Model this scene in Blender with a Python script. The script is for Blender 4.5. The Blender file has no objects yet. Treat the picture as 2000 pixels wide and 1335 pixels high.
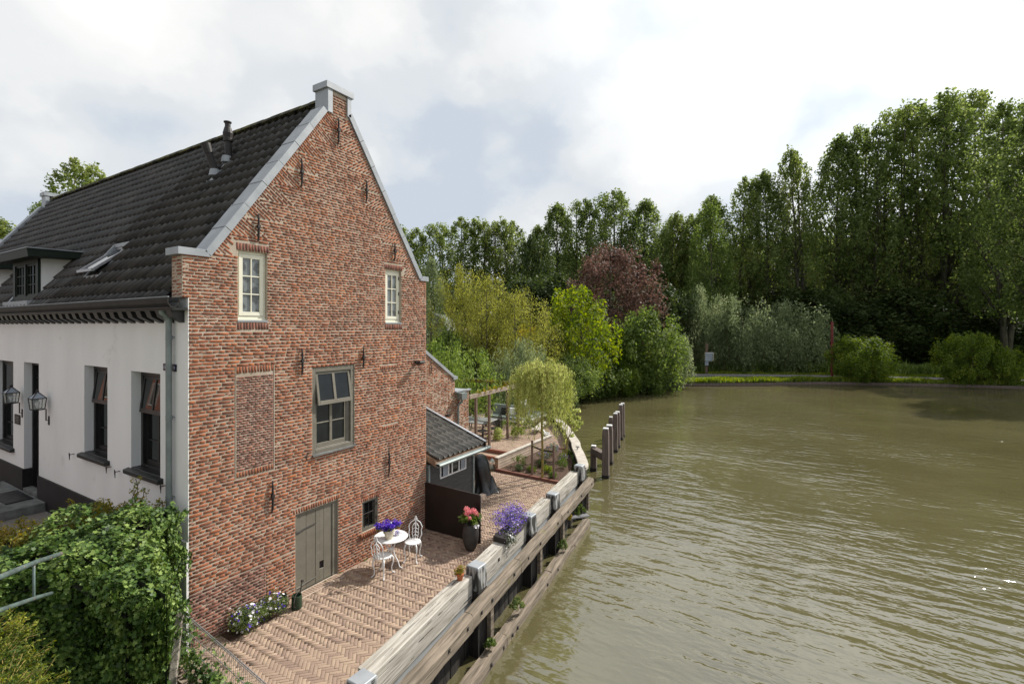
import bpy, bmesh, math, random
import numpy as np
from mathutils import Matrix, Vector
R = math.radians
random.seed(7)
rng = np.random.default_rng(11)
scene = bpy.context.scene
col = scene.collection

# ------------------------------------------------------------------ camera
CAM = Vector((-4.5, -9.477, 5.8)); YAW = 31.3
cd = bpy.data.cameras.new('camera'); cam = bpy.data.objects.new('camera', cd); col.objects.link(cam)
cam.location = CAM; cam.rotation_euler = (R(90), 0, R(YAW - 90))
cd.sensor_width = 36.0; cd.lens = 36.0 * 961.0 / 2000.0
cd.shift_y = -30.5 / 2000.0; cd.clip_start = 0.05; cd.clip_end = 4000
scene.camera = cam
scene.view_settings.view_transform = 'Standard'; scene.view_settings.look = 'None'
scene.view_settings.exposure = 0.24; scene.view_settings.gamma = 1.0
scene.view_settings.use_curve_mapping = False
scene.cycles.max_bounces = 8; scene.cycles.diffuse_bounces = 3; scene.cycles.glossy_bounces = 3
scene.cycles.transmission_bounces = 4; scene.cycles.transparent_max_bounces = 8

# ------------------------------------------------------------------ sun and sky
SUN_EL = R(42); SUN_AZ = math.atan2(-0.40, 0.917)      # direction towards the sun
sdir = Vector((math.cos(SUN_EL)*math.cos(SUN_AZ), math.cos(SUN_EL)*math.sin(SUN_AZ), math.sin(SUN_EL)))
sl = bpy.data.lights.new('sun', 'SUN'); sl.energy = 5.0; sl.angle = R(0.55); sl.color = (1.0, 0.955, 0.88)
so = bpy.data.objects.new('sun', sl); col.objects.link(so)
so.rotation_euler = sdir.to_track_quat('Z', 'Y').to_euler()

world = bpy.data.worlds.new('World'); scene.world = world; world.use_nodes = True
nt = world.node_tree; nt.nodes.clear()
def wn(t, **k):
    n = nt.nodes.new(t)
    for a, b in k.items(): setattr(n, a, b)
    return n
out = wn('ShaderNodeOutputWorld'); bg = wn('ShaderNodeBackground'); bg.inputs[1].default_value = 0.10
nt.links.new(bg.outputs[0], out.inputs[0])
sky = wn('ShaderNodeTexSky'); sky.sky_type = 'NISHITA'; sky.sun_disc = False
sky.sun_elevation = SUN_EL; sky.sun_rotation = math.pi/2 - SUN_AZ
tc = wn('ShaderNodeTexCoord')
SKX, SKY_, SKZ = 1.3, 7.7, 2.2
mp = wn('ShaderNodeMapping'); mp.inputs['Scale'].default_value = (1, 1, 1.35); mp.inputs['Location'].default_value = (SKX, SKY_, SKZ)
nt.links.new(tc.outputs['Generated'], mp.inputs[0])
def noise(scale, detail, rough, dist, src):
    n = wn('ShaderNodeTexNoise'); n.inputs['Scale'].default_value = scale; n.inputs['Detail'].default_value = detail
    n.inputs['Roughness'].default_value = rough; n.inputs['Distortion'].default_value = dist
    nt.links.new(src, n.inputs['Vector']); return n
def ramp(stops, src, ease='EASE'):
    r = wn('ShaderNodeValToRGB'); r.color_ramp.interpolation = ease
    while len(r.color_ramp.elements) < len(stops): r.color_ramp.elements.new(0.5)
    for e, (p, c) in zip(r.color_ramp.elements, stops): e.position = p; e.color = (*c, 1)
    nt.links.new(src, r.inputs[0]); return r
def fmath(op, a, b, c=None):
    n = wn('ShaderNodeMath', operation=op)
    for i, v in enumerate((a, b, c)):
        if v is None: continue
        if isinstance(v, (int, float)): n.inputs[i].default_value = v
        else: nt.links.new(v, n.inputs[i])
    return n.outputs[0]
n1 = noise(1.5, 5, 0.5, 0.0, mp.outputs[0])                      # where the cloud masses are
wob = noise(5.0, 8, 0.6, 0.0, mp.outputs[0])
wv = wn('ShaderNodeVectorMath', operation='SCALE'); nt.links.new(wob.outputs['Color'], wv.inputs[0]); wv.inputs['Scale'].default_value = 0.22
wa = wn('ShaderNodeVectorMath', operation='ADD'); nt.links.new(mp.outputs[0], wa.inputs[0]); nt.links.new(wv.outputs[0], wa.inputs[1])
def puffs(scale):
    v = wn('ShaderNodeTexVoronoi'); v.feature = 'SMOOTH_F1'; v.inputs['Scale'].default_value = scale; v.inputs['Smoothness'].default_value = 0.35
    nt.links.new(wa.outputs[0], v.inputs['Vector']); return v.outputs['Distance']
bil = fmath('MULTIPLY_ADD', puffs(3.2), -0.55, 0.62); bil = fmath('MULTIPLY_ADD', puffs(8.0), -0.22, bil)
dens = fmath('ADD', fmath('MULTIPLY', n1.outputs[0], 0.62), fmath('MULTIPLY', bil, 0.55))
cl = ramp([(0.34, (5.4, 6.0, 6.8)), (0.42, (6.7, 7.05, 7.4)), (0.48, (7.7, 7.85, 7.95)), (0.56, (8.6, 8.6, 8.55)), (0.64, (9.2, 9.2, 9.1))], dens)
# the cloud sheet glows towards the sun
dt = wn('ShaderNodeVectorMath', operation='DOT_PRODUCT'); dt.inputs[1].default_value = sdir
nt.links.new(tc.outputs['Generated'], dt.inputs[0])
gl = wn('ShaderNodeMapRange'); gl.inputs[1].default_value = 0.68; gl.inputs[2].default_value = 1.0
gl.inputs[3].default_value = 0.95; gl.inputs[4].default_value = 1.5
nt.links.new(dt.outputs['Value'], gl.inputs[0])
vm = wn('ShaderNodeVectorMath', operation='SCALE'); nt.links.new(cl.outputs[0], vm.inputs[0]); nt.links.new(gl.outputs[0], vm.inputs['Scale'])
hole = ramp([(0.30, (0.72, 0.72, 0.72)), (0.46, (1, 1, 1))], n1.outputs[0])
mx = wn('ShaderNodeMix', data_type='RGBA'); nt.links.new(hole.outputs[0], mx.inputs[0])
nt.links.new(sky.outputs[0], mx.inputs[6]); nt.links.new(vm.outputs[0], mx.inputs[7])
nt.links.new(mx.outputs[2], bg.inputs[0])

# ------------------------------------------------------------------ helpers
def tag(o, label=None, cat=None, group=None, kind=None):
    if label: o['label'] = label
    if cat: o['category'] = cat
    if group: o['group'] = group
    if kind: o['kind'] = kind
    return o
def empty(name, loc, label=None, cat=None, group=None, rz=0):
    o = bpy.data.objects.new(name, None); col.objects.link(o); o.location = loc; o.rotation_euler = (0, 0, rz)
    o.empty_display_size = 0.2
    return tag(o, label, cat, group)
def gloc(p):
    l = Vector((0, 0, 0))
    while p is not None: l += p.location; p = p.parent
    return l
def np_mesh(name, V, F, mat, midx=None, smooth=False):
    V = np.asarray(V, dtype=np.float32); F = np.asarray(F, dtype=np.int32)
    me = bpy.data.meshes.new(name); k = F.shape[1]
    me.vertices.add(len(V)); me.vertices.foreach_set('co', V.ravel())
    me.loops.add(F.size); me.loops.foreach_set('vertex_index', F.ravel())
    me.polygons.add(len(F)); me.polygons.foreach_set('loop_start', np.arange(0, F.size, k, dtype=np.int32))
    if smooth: me.polygons.foreach_set('use_smooth', np.ones(len(F), dtype=bool))
    for m in (mat if isinstance(mat, (list, tuple)) else [mat]): me.materials.append(m)
    if midx is not None: me.polygons.foreach_set('material_index', np.asarray(midx, dtype=np.int32))
    me.update(calc_edges=True); return me
def link(name, me, parent=None, loc=(0, 0, 0)):
    o = bpy.data.objects.new(name, me); col.objects.link(o)
    if parent: o.parent = parent
    o.location = loc; return o
class MB:
    def __init__(s): s.v = []; s.f = []; s.m = []
    def add(s, V, F, m=0):
        b = len(s.v); s.v += [tuple(p) for p in V]; s.f += [tuple(b+i for i in f) for f in F]; s.m += [m]*len(F); return s
    def box(s, x0, x1, y0, y1, z0, z1, m=0):
        return s.hexa([(x0,y0,z0),(x1,y0,z0),(x1,y1,z0),(x0,y1,z0)], [(x0,y0,z1),(x1,y0,z1),(x1,y1,z1),(x0,y1,z1)], m)
    def hexa(s, a, b, m=0):
        return s.add(list(a)+list(b), [(3,2,1,0),(4,5,6,7),(0,1,5,4),(1,2,6,5),(2,3,7,6),(3,0,4,7)], m)
    def obox(s, c, size, rot=None, m=0, taper=1.0):
        rot = rot or Matrix.Identity(3); c = Vector(c); V = []
        for dz in (-1, 1):
            t = taper if dz > 0 else 1
            for dx, dy in ((-1,-1),(1,-1),(1,1),(-1,1)):
                V.append(c + rot @ Vector((dx*size[0]/2*t, dy*size[1]/2*t, dz*size[2]/2)))
        return s.add(V, [(3,2,1,0),(4,5,6,7),(0,1,5,4),(1,2,6,5),(2,3,7,6),(3,0,4,7)], m)
    def bar(s, a, b, w, h, m=0):
        a = Vector(a); b = Vector(b); d = (b-a); L = d.length; d.normalize()
        up = Vector((0,0,1)) if abs(d.z) < 0.95 else Vector((1,0,0))
        sd = d.cross(up).normalized(); u = sd.cross(d); V = []
        for p in (a, b):
            for i, j in ((-1,-1),(1,-1),(1,1),(-1,1)): V.append(p + sd*i*w/2 + u*j*h/2)
        return s.add(V, [(3,2,1,0),(4,5,6,7),(0,1,5,4),(1,2,6,5),(2,3,7,6),(3,0,4,7)], m)
    def tube(s, pts, r, n=8, m=0, cap=True):
        pts = [Vector(p) for p in pts]; rs = r if isinstance(r, (list, tuple)) else [r]*len(pts); V = []; F = []
        ref = None
        for i, p in enumerate(pts):
            d = (pts[min(i+1, len(pts)-1)] - pts[max(i-1, 0)]).normalized()
            if ref is None: ref = Vector((0,0,1)) if abs(d.z) < 0.9 else Vector((1,0,0))
            a = d.cross(ref).normalized(); b = d.cross(a).normalized(); ref = a.cross(d).normalized()*1.0
            for k in range(n):
                t = 2*math.pi*k/n; V.append(p + a*math.cos(t)*rs[i] + b*math.sin(t)*rs[i])
        for i in range(len(pts)-1):
            for k in range(n): F.append((i*n+k, i*n+(k+1)%n, (i+1)*n+(k+1)%n, (i+1)*n+k))
        if cap: F.append(tuple(range(n))[::-1]); F.append(tuple((len(pts)-1)*n+k for k in range(n)))
        return s.add(V, F, m)
    def lathe(s, prof, c=(0,0,0), n=20, m=0, sx=1, sy=1):
        V = []; F = []
        for r, z in prof:
            for k in range(n):
                t = 2*math.pi*k/n; V.append((c[0]+r*math.cos(t)*sx, c[1]+r*math.sin(t)*sy, c[2]+z))
        for i in range(len(prof)-1):
            for k in range(n): F.append((i*n+k, i*n+(k+1)%n, (i+1)*n+(k+1)%n, (i+1)*n+k))
        F.append(tuple(range(n))[::-1]); F.append(tuple((len(prof)-1)*n+k for k in range(n)))
        return s.add(V, F, m)
    def prism(s, poly, ax, a, b, m=0):       # poly of 2D points in the other two axes
        def p3(q, t): return {'x': (t, q[0], q[1]), 'y': (q[0], t, q[1]), 'z': (q[0], q[1], t)}[ax]
        n = len(poly); V = [p3(q, a) for q in poly] + [p3(q, b) for q in poly]
        F = [tuple(range(n))[::-1], tuple(range(n, 2*n))] + [(i, (i+1)%n, n+(i+1)%n, n+i) for i in range(n)]
        return s.add(V, F, m)
    def mesh(s, name, mats, off=(0,0,0), smooth=False, fix=True, bevel=0):
        me = bpy.data.meshes.new(name)
        me.from_pydata([(x-off[0], y-off[1], z-off[2]) for x, y, z in s.v], [], s.f)
        for m in (mats if isinstance(mats, (list, tuple)) else [mats]): me.materials.append(m)
        me.polygons.foreach_set('material_index', s.m)
        if fix or bevel:
            bm = bmesh.new(); bm.from_mesh(me)
            if bevel: bmesh.ops.bevel(bm, geom=list(bm.edges), offset=bevel, segments=1, affect='EDGES', clamp_overlap=True)
            bmesh.ops.recalc_face_normals(bm, faces=bm.faces); bm.to_mesh(me); bm.free()
        if smooth: me.polygons.foreach_set('use_smooth', [True]*len(me.polygons))
        me.update(); return me
    def part(s, name, mats, parent, smooth=False, bevel=0, label=None):   # world-space geometry -> child
        o = link(name, s.mesh(name, mats, gloc(parent), smooth, bevel=bevel), parent)
        if label: o['label'] = label
        return o
    def thing(s, name, mats, loc, label=None, cat=None, group=None, kind=None, smooth=False, bevel=0):
        o = link(name, s.mesh(name, mats, loc, smooth, bevel=bevel), None, loc); return tag(o, label, cat, group, kind)
def copy_tree(o, parent=None):
    c = o.copy(); col.objects.link(c)
    if parent is not None: c.parent = parent
    for ch in o.children: copy_tree(ch, c)
    return c
def roughen(me, amp, seed=0):
    r = np.random.default_rng(seed); n = len(me.vertices); a = np.empty(n*3, np.float32); me.vertices.foreach_get('co', a)
    a += (r.random(n*3)-0.5)*2*amp; me.vertices.foreach_set('co', a); me.update()
def pieces(name, variants, mats4, mat, parent, limit=290, label=None):
    """alike pieces: the nearest ones as objects with shared meshes, the rest joined into one part"""
    P = gloc(parent); ms = sorted(mats4, key=lambda M: (M.translation - CAM).length)
    meshes = [np_mesh(name, v, f, mat) for v, f in variants]
    T = Matrix.Translation(-P)
    for i, M in enumerate(ms[:limit]):
        o = bpy.data.objects.new(name, meshes[i % len(meshes)]); o.parent = parent; o.matrix_basis = T @ M; col.objects.link(o)
    rest = ms[limit:]
    if rest:
        VV = []; FF = []; b = 0
        for i, M in enumerate(rest):
            v, f = variants[i % len(variants)]; A = np.array(T @ M)
            VV.append(v @ A[:3, :3].T + A[:3, 3]); FF.append(f + b); b += len(v)
        o = link(name, np_mesh(name, np.concatenate(VV), np.concatenate(FF), mat), parent); o['kind'] = 'stuff'

# ------------------------------------------------------------------ materials
def mat(name, c1, c2=None, scale=3.0, rough=0.8, bump=0.0, bscale=40.0, island=0.0, spec=0.4, metal=0.0, detail=6,
        trans=0.0, stretch=None, stain=None, ramp3=None, lo=0.35, hi=0.65):
    m = bpy.data.materials.new(name); m.use_nodes = True; t = m.node_tree; N = t.nodes; L = t.links
    b = N['Principled BSDF']; b.inputs['Roughness'].default_value = rough; b.inputs['Metallic'].default_value = metal
    b.inputs['Specular IOR Level'].default_value = spec
    geo = N.new('ShaderNodeNewGeometry'); pos = geo.outputs['Position']
    if stretch:
        q = N.new('ShaderNodeMapping'); q.vector_type = 'TEXTURE'; q.inputs['Rotation'].default_value = (0, 0, stretch[3] if len(stretch) > 3 else 0)
        q.inputs['Scale'].default_value = [1/v_ for v_ in stretch[:3]]; L.new(pos, q.inputs[0]); pos = q.outputs[0]
    c2 = c2 or tuple(min(1, x*0.8) for x in c1)
    n = N.new('ShaderNodeTexNoise'); n.inputs['Scale'].default_value = scale; n.inputs['Detail'].default_value = detail
    L.new(pos, n.inputs['Vector'])
    fac = n.outputs[0]
    if island > 0:
        oi = N.new('ShaderNodeObjectInfo'); ad = N.new('ShaderNodeMath'); ad.operation = 'ADD'
        L.new(oi.outputs['Random'], ad.inputs[0]); L.new(geo.outputs['Random Per Island'], ad.inputs[1])
        fr = N.new('ShaderNodeMath'); fr.operation = 'FRACT'; L.new(ad.outputs[0], fr.inputs[0])
        mm = N.new('ShaderNodeMix'); mm.data_type = 'FLOAT'; mm.inputs[0].default_value = island
        mr0 = N.new('ShaderNodeMapRange'); mr0.inputs[1].default_value = 0.3; mr0.inputs[2].default_value = 0.7
        L.new(fac, mr0.inputs[0]); L.new(mr0.outputs[0], mm.inputs[2]); L.new(fr.outputs[0], mm.inputs[3]); fac = mm.outputs[0]; lo, hi = 0.1, 0.9
    r = N.new('ShaderNodeValToRGB'); stops = ramp3 or [(lo, c2), (hi, c1)]
    while len(r.color_ramp.elements) < len(stops): r.color_ramp.elements.new(0.5)
    for e, (p, c) in zip(r.color_ramp.elements, stops): e.position = p; e.color = (*c, 1)
    L.new(fac, r.inputs[0]); colr = r.outputs[0]
    if stain:                                  # (color, scale, threshold)
        n3 = N.new('ShaderNodeTexNoise'); n3.inputs['Scale'].default_value = stain[1]; n3.inputs['Detail'].default_value = 8
        n3.inputs['Roughness'].default_value = 0.65; L.new(geo.outputs['Position'], n3.inputs['Vector'])
        mr = N.new('ShaderNodeMapRange'); mr.inputs[1].default_value = stain[2]; mr.inputs[2].default_value = stain[2]+0.12
        L.new(n3.outputs[0], mr.inputs[0]); x = N.new('ShaderNodeMix'); x.data_type = 'RGBA'
        L.new(mr.outputs[0], x.inputs[0]); L.new(colr, x.inputs[6]); x.inputs[7].default_value = (*stain[0], 1); colr = x.outputs[2]
    L.new(colr, b.inputs['Base Color'])
    if bump:
        n2 = N.new('ShaderNodeTexNoise'); n2.inputs['Scale'].default_value = bscale; n2.inputs['Detail'].default_value = 5
        L.new(pos, n2.inputs['Vector']); bp = N.new('ShaderNodeBump'); bp.inputs['Distance'].default_value = 0.02
        bp.inputs['Strength'].default_value = bump; L.new(n2.outputs[0], bp.inputs['Height']); L.new(bp.outputs[0], b.inputs['Normal'])
    if trans > 0:
        tr = N.new('ShaderNodeBsdfTranslucent'); ms = N.new('ShaderNodeMixShader'); ms.inputs[0].default_value = trans
        hs = N.new('ShaderNodeHueSaturation'); hs.inputs['Value'].default_value = 2.1; hs.inputs['Saturation'].default_value = 1.15
        hs.inputs['Hue'].default_value = 0.49
        L.new(colr, hs.inputs['Color']); L.new(hs.outputs[0], tr.inputs[0])
        L.new(b.outputs[0], ms.inputs[1]); L.new(tr.outputs[0], ms.inputs[2]); L.new(ms.outputs[0], N['Material Output'].inputs[0])
    return m
def leafmat(name, dark, mid, light, trans=0.3, scale=0.35, rough=0.62, spec=0.2):
    return mat(name, mid, scale=scale, rough=rough, spec=spec, island=0.55, trans=trans, detail=3,
               ramp3=[(0.1, dark), (0.5, mid), (0.92, light)])
M = {}
M['brick'] = mat('brick', (0.3,0.12,0.07), scale=1.1, island=0.62, rough=0.9, bump=0.6, bscale=70, spec=0.2,
    ramp3=[(0.04,(0.145,0.068,0.047)),(0.24,(0.205,0.084,0.052)),(0.5,(0.27,0.10,0.056)),(0.78,(0.335,0.118,0.056)),(0.97,(0.44,0.15,0.055))], stain=((0.30,0.16,0.105),0.8,0.62))
M['brick_brown'] = mat('brick_brown', (0.3,0.12,0.07), scale=2, island=0.8, rough=0.9, bump=0.5, bscale=70, spec=0.2,
    ramp3=[(0.02,(0.125,0.062,0.05)),(0.5,(0.195,0.088,0.066)),(0.98,(0.28,0.115,0.078))])
M['mortar'] = mat('mortar', (0.50,0.425,0.335), (0.37,0.30,0.23), scale=1.5, rough=0.95, bump=0.5, bscale=90, stain=((0.3,0.24,0.18),0.9,0.58))
M['plaster'] = mat('plaster', (0.82,0.81,0.79), (0.76,0.75,0.73), scale=1.2, rough=0.85, bump=0.5, bscale=5, stretch=(1,1,0.35), stain=((0.64,0.63,0.60),1.1,0.6))
M['plinth'] = mat('plinth', (0.02,0.016,0.018), (0.012,0.01,0.01), rough=0.6)
M['blackpaint'] = mat('black_paint', (0.018,0.017,0.016), (0.01,0.01,0.01), scale=8, rough=0.42, spec=0.5)
M['greenblack'] = mat('greenblack_paint', (0.014,0.022,0.016), (0.009,0.015,0.01), scale=8, rough=0.5, spec=0.2)
M['zinc'] = mat('zinc', (0.36,0.38,0.40), (0.28,0.30,0.32), scale=2.2, rough=0.55, metal=0.2, bump=0.1, bscale=9, stain=((0.42,0.45,0.47),3,0.6))
M['oldzinc'] = mat('old_zinc', (0.27,0.31,0.30), (0.19,0.22,0.22), scale=3, rough=0.55, metal=0.3, bump=0.1, bscale=9)
M['gutterpaint'] = mat('gutter_paint', (0.03,0.027,0.023), (0.02,0.018,0.016), rough=0.6, scale=3, spec=0.25)
M['cream'] = mat('cream_paint', (0.78,0.75,0.62), (0.72,0.69,0.56), rough=0.4, scale=3)
M['taupe'] = mat('taupe_paint', (0.18,0.165,0.13), (0.15,0.137,0.108), rough=0.5, scale=4, bump=0.15, bscale=30, stain=((0.27,0.25,0.21),6,0.62))
M['taupe_dark'] = mat('taupe_dark_paint', (0.15,0.14,0.115), (0.115,0.105,0.085), rough=0.5, scale=4)
M['glass'] = mat('window_glass', (0.012,0.014,0.013), (0.006,0.007,0.006), rough=0.03, spec=0.5)
M['glass'].node_tree.nodes['Principled BSDF'].inputs['IOR'].default_value = 1.5
M['glass_up'] = mat('curtained_glass', (0.15,0.165,0.165), (0.05,0.055,0.05), scale=6, rough=0.03, spec=1.0, lo=.42, hi=.5)  # bright sky reflection painted into the pane colour, along with pale curtains behind
M['iron'] = mat('wrought_iron', (0.02,0.018,0.018), (0.035,0.028,0.025), rough=0.6, scale=20)
M['tile'] = mat('roof_tile', (0.03,0.029,0.028), scale=1.2, island=0.6, rough=0.55, bump=0.25, bscale=60, spec=0.5, stain=((0.055,0.036,0.014),1.6,0.68),
    ramp3=[(0.05,(0.02,0.02,0.02)),(0.5,(0.042,0.04,0.038)),(0.95,(0.075,0.07,0.065))])
M['ridge'] = mat('mossy_ridge', (0.09,0.085,0.05), (0.035,0.035,0.03), scale=5, rough=0.95, bump=0.8, bscale=30, stain=((0.13,0.12,0.045),4,0.5))
M['shedtile'] = mat('grey_pantile', (0.2,0.19,0.175), scale=2, island=0.5, rough=0.6, spec=0.4, bump=0.2, bscale=50,
    ramp3=[(0.05,(0.12,0.112,0.10)),(0.5,(0.18,0.168,0.15)),(0.95,(0.24,0.222,0.2))])
M['paver'] = mat('paver', (0.4,0.3,0.24), scale=0.9, island=0.7, rough=0.9, bump=0.5, bscale=80, spec=0.2,
    ramp3=[(0.02,(0.235,0.165,0.13)),(0.35,(0.30,0.215,0.165)),(0.65,(0.345,0.25,0.185)),(0.98,(0.40,0.30,0.215))], stain=((0.27,0.20,0.15),0.7,0.58))
M['joint'] = mat('paver_joint', (0.36,0.29,0.22), (0.22,0.175,0.13), scale=5, rough=1, bump=0.4, bscale=80)
M['oak'] = mat('weathered_oak', (0.47,0.44,0.39), (0.26,0.235,0.195), scale=9, rough=0.85, bump=0.7, bscale=22, stretch=(0.12,1.8,1.8,0.135), stain=((0.24,0.21,0.15),2.3,0.6), detail=8)
M['oakdark'] = mat('aged_oak', (0.25,0.20,0.15), (0.10,0.08,0.058), scale=9, rough=0.85, bump=0.9, bscale=18, stretch=(0.15,1.8,1.8,0.135), stain=((0.16,0.15,0.05),2.5,0.62), detail=8)
M['pile'] = mat('tarred_pile', (0.028,0.024,0.02), (0.012,0.01,0.009), scale=6, rough=0.8, stretch=(2.5,2.5,0.3), bump=0.8, bscale=14)
M['pilehead'] = mat('flaking_pile_head', (0.36,0.355,0.34), (0.035,0.033,0.03), scale=5, rough=0.8, stretch=(2.2,2.2,0.5), bump=0.7, bscale=20, lo=0.45, hi=0.6)
M['dolphin'] = mat('azobe_post', (0.16,0.12,0.10), (0.08,0.06,0.05), scale=5, rough=0.75, stretch=(3,3,0.25), bump=0.5, bscale=16)
M['whitepaint'] = mat('white_paint', (0.8,0.8,0.79), (0.66,0.66,0.66), scale=14, rough=0.4, spec=0.5)
M['capwood'] = mat('pale_cap', (0.50,0.46,0.40), (0.36,0.32,0.27), scale=4, rough=0.8, bump=0.3, bscale=30)
M['panel'] = mat('dark_brown_panel', (0.022,0.015,0.012), (0.015,0.010,0.009), rough=0.45, scale=2)
M['shedboard'] = mat('dark_board', (0.075,0.072,0.07), (0.05,0.048,0.046), rough=0.7, scale=5, stretch=(1,1,6))
M['plankwood'] = mat('weathered_board', (0.28,0.18,0.12), (0.17,0.11,0.075), scale=6, rough=0.8, bump=0.3, bscale=40)
M['pergola'] = mat('pergola_wood', (0.36,0.29,0.23), (0.24,0.18,0.14), scale=5, rough=0.75, stretch=(2,2,0.4))
M['pergpost'] = mat('pergola_post', (0.20,0.13,0.10), (0.12,0.08,0.06), scale=5, rough=0.75, stretch=(3,3,0.4))
M['cheek'] = mat('pale_render', (0.55,0.43,0.34), (0.42,0.33,0.26), scale=3, rough=0.9, bump=0.2)
M['soil'] = mat('bark_mulch', (0.11,0.065,0.04), (0.05,0.03,0.02), scale=18, rough=1, bump=1.0, bscale=60)
M['gravel'] = mat('gravel', (0.30,0.27,0.24), (0.13,0.115,0.10), scale=45, rough=1, bump=1.0, bscale=60)
M['stone'] = mat('grey_stone', (0.20,0.20,0.19), (0.12,0.12,0.115), scale=6, rough=0.8, bump=0.3)
M['tarp'] = mat('black_cover', (0.016,0.016,0.017), (0.011,0.011,0.012), rough=0.38, spec=0.6, bump=0.4, bscale=12)
M['pot'] = mat('charcoal_pot', (0.05,0.045,0.04), (0.035,0.03,0.027), rough=0.6, scale=5)
M['terracotta'] = mat('terracotta', (0.42,0.13,0.05), (0.30,0.09,0.04), rough=0.85, scale=8)
M['wash_pot'] = mat('whitewashed_pot', (0.62,0.56,0.45), (0.42,0.36,0.27), rough=0.9, scale=12, stain=((0.36,0.26,0.16),9,0.6))
M['can'] = mat('green_enamel', (0.03,0.055,0.03), (0.02,0.04,0.022), rough=0.35, scale=6)
M['galv'] = mat('galvanised', (0.45,0.45,0.47), (0.33,0.33,0.35), rough=0.4, metal=0.6, scale=20)
M['concrete'] = mat('concrete_post', (0.38,0.34,0.29), (0.24,0.21,0.17), rough=0.95, scale=8, bump=0.4)
M['pipe'] = mat('painted_pipe', (0.085,0.125,0.115), (0.05,0.07,0.065), rough=0.55, scale=8, stain=((0.3,0.2,0.17),7,0.58))
M['enamel_blue'] = mat('blue_enamel', (0.008,0.008,0.035), (0.006,0.006,0.026), rough=0.25)
M['letter'] = mat('white_letter', (0.55,0.55,0.62), rough=0.4)
M['bark'] = mat('bark', (0.12,0.10,0.075), (0.05,0.042,0.032), scale=3, rough=0.95, bump=0.8, bscale=8, stretch=(2,2,0.5))
M['barkgrey'] = mat('poplar_bark', (0.11,0.095,0.072), (0.045,0.04,0.03), scale=1.5, rough=0.95, bump=0.8, bscale=5, stretch=(2,2,0.5))
M['stemyellow'] = mat('willow_bark', (0.30,0.23,0.06), (0.16,0.13,0.04), scale=8, rough=0.8)
M['ivy'] = leafmat('ivy_leaf', (0.012,0.028,0.007), (0.06,0.115,0.02), (0.25,0.33,0.09), 0.12, 1.6, 0.5, 0.25)
M['privet'] = leafmat('privet_leaf', (0.07,0.09,0.015), (0.17,0.17,0.03), (0.38,0.26,0.06), 0.35, 2.0)
M['juniper'] = leafmat('juniper_leaf', (0.02,0.045,0.008), (0.07,0.105,0.014), (0.30,0.30,0.04), 0.25, 4)
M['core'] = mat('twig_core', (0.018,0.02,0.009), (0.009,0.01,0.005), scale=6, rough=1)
M['poplar'] = leafmat('poplar_leaf', (0.05,0.075,0.02), (0.105,0.145,0.042), (0.21,0.25,0.10), 0.46, 0.25)
M['poplar2'] = leafmat('poplar_leaf_warm', (0.06,0.085,0.022), (0.125,0.165,0.046), (0.23,0.26,0.10), 0.46, 0.25)
M['silver'] = leafmat('silver_leaf', (0.07,0.095,0.045), (0.145,0.18,0.088), (0.28,0.315,0.18), 0.4, 0.4)
M['olivewillow'] = leafmat('olive_willow_leaf', (0.09,0.10,0.022), (0.18,0.19,0.045), (0.32,0.32,0.09), 0.46, 0.5)
M['maple'] = leafmat('bright_maple_leaf', (0.055,0.095,0.012), (0.12,0.17,0.02), (0.28,0.30,0.045), 0.42, 0.5)
M['beech'] = leafmat('copper_beech_leaf', (0.055,0.034,0.026), (0.11,0.066,0.05), (0.2,0.125,0.095), 0.3, 0.5)
M['darktree'] = leafmat('dark_tree_leaf', (0.018,0.032,0.009), (0.042,0.065,0.018), (0.095,0.12,0.035), 0.28, 0.3)
M['bush'] = leafmat('bush_leaf', (0.035,0.06,0.013), (0.09,0.135,0.03), (0.21,0.26,0.08), 0.38, 0.6)
M['brightbush'] = leafmat('round_bush_leaf', (0.03,0.055,0.008), (0.08,0.125,0.014), (0.19,0.235,0.035), 0.36, 0.6)
M['sumac'] = leafmat('sumac_leaf', (0.07,0.12,0.02), (0.15,0.22,0.045), (0.28,0.34,0.11), 0.3, 0.8)
M['weep'] = leafmat('weeping_willow_leaf', (0.13,0.15,0.035), (0.27,0.31,0.10), (0.46,0.48,0.22), 0.45, 1.2)
M['yellow'] = leafmat('yellow_leaf', (0.3,0.26,0.01), (0.5,0.42,0.015), (0.6,0.5,0.03), 0.3, 1)
M['grass'] = leafmat('grass_blade', (0.06,0.09,0.012), (0.14,0.185,0.024), (0.27,0.30,0.05), 0.4, 0.5)
M['flowerstem'] = leafmat('herb_leaf', (0.05,0.08,0.02), (0.10,0.14,0.04), (0.2,0.24,0.08), 0.3, 3)
M['lawn'] = mat('lawn', (0.11,0.155,0.02), (0.065,0.10,0.014), scale=0.6, rough=1, bump=0.6, bscale=20)
M['purple'] = leafmat('purple_petal', (0.05,0.02,0.22), (0.10,0.04,0.42), (0.22,0.12,0.6), 0.25, 6)
M['lilac'] = leafmat('lilac_petal', (0.22,0.13,0.42), (0.38,0.27,0.6), (0.6,0.5,0.75), 0.25, 6)
M['pink'] = leafmat('pink_petal', (0.50,0.14,0.18), (0.65,0.24,0.25), (0.75,0.42,0.38), 0.25, 6)
M['whitepetal'] = leafmat('white_petal', (0.6,0.58,0.6), (0.75,0.73,0.76), (0.8,0.8,0.8), 0.25, 6)
M['red'] = leafmat('red_petal', (0.35,0.01,0.04), (0.5,0.02,0.07), (0.6,0.05,0.12), 0.25, 6)
M['cushion'] = mat('grey_green_fabric', (0.22,0.25,0.22), (0.17,0.2,0.17), rough=0.95, scale=8)
M['greypaint'] = mat('grey_table_top', (0.25,0.25,0.25), (0.2,0.2,0.2), rough=0.4)
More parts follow.
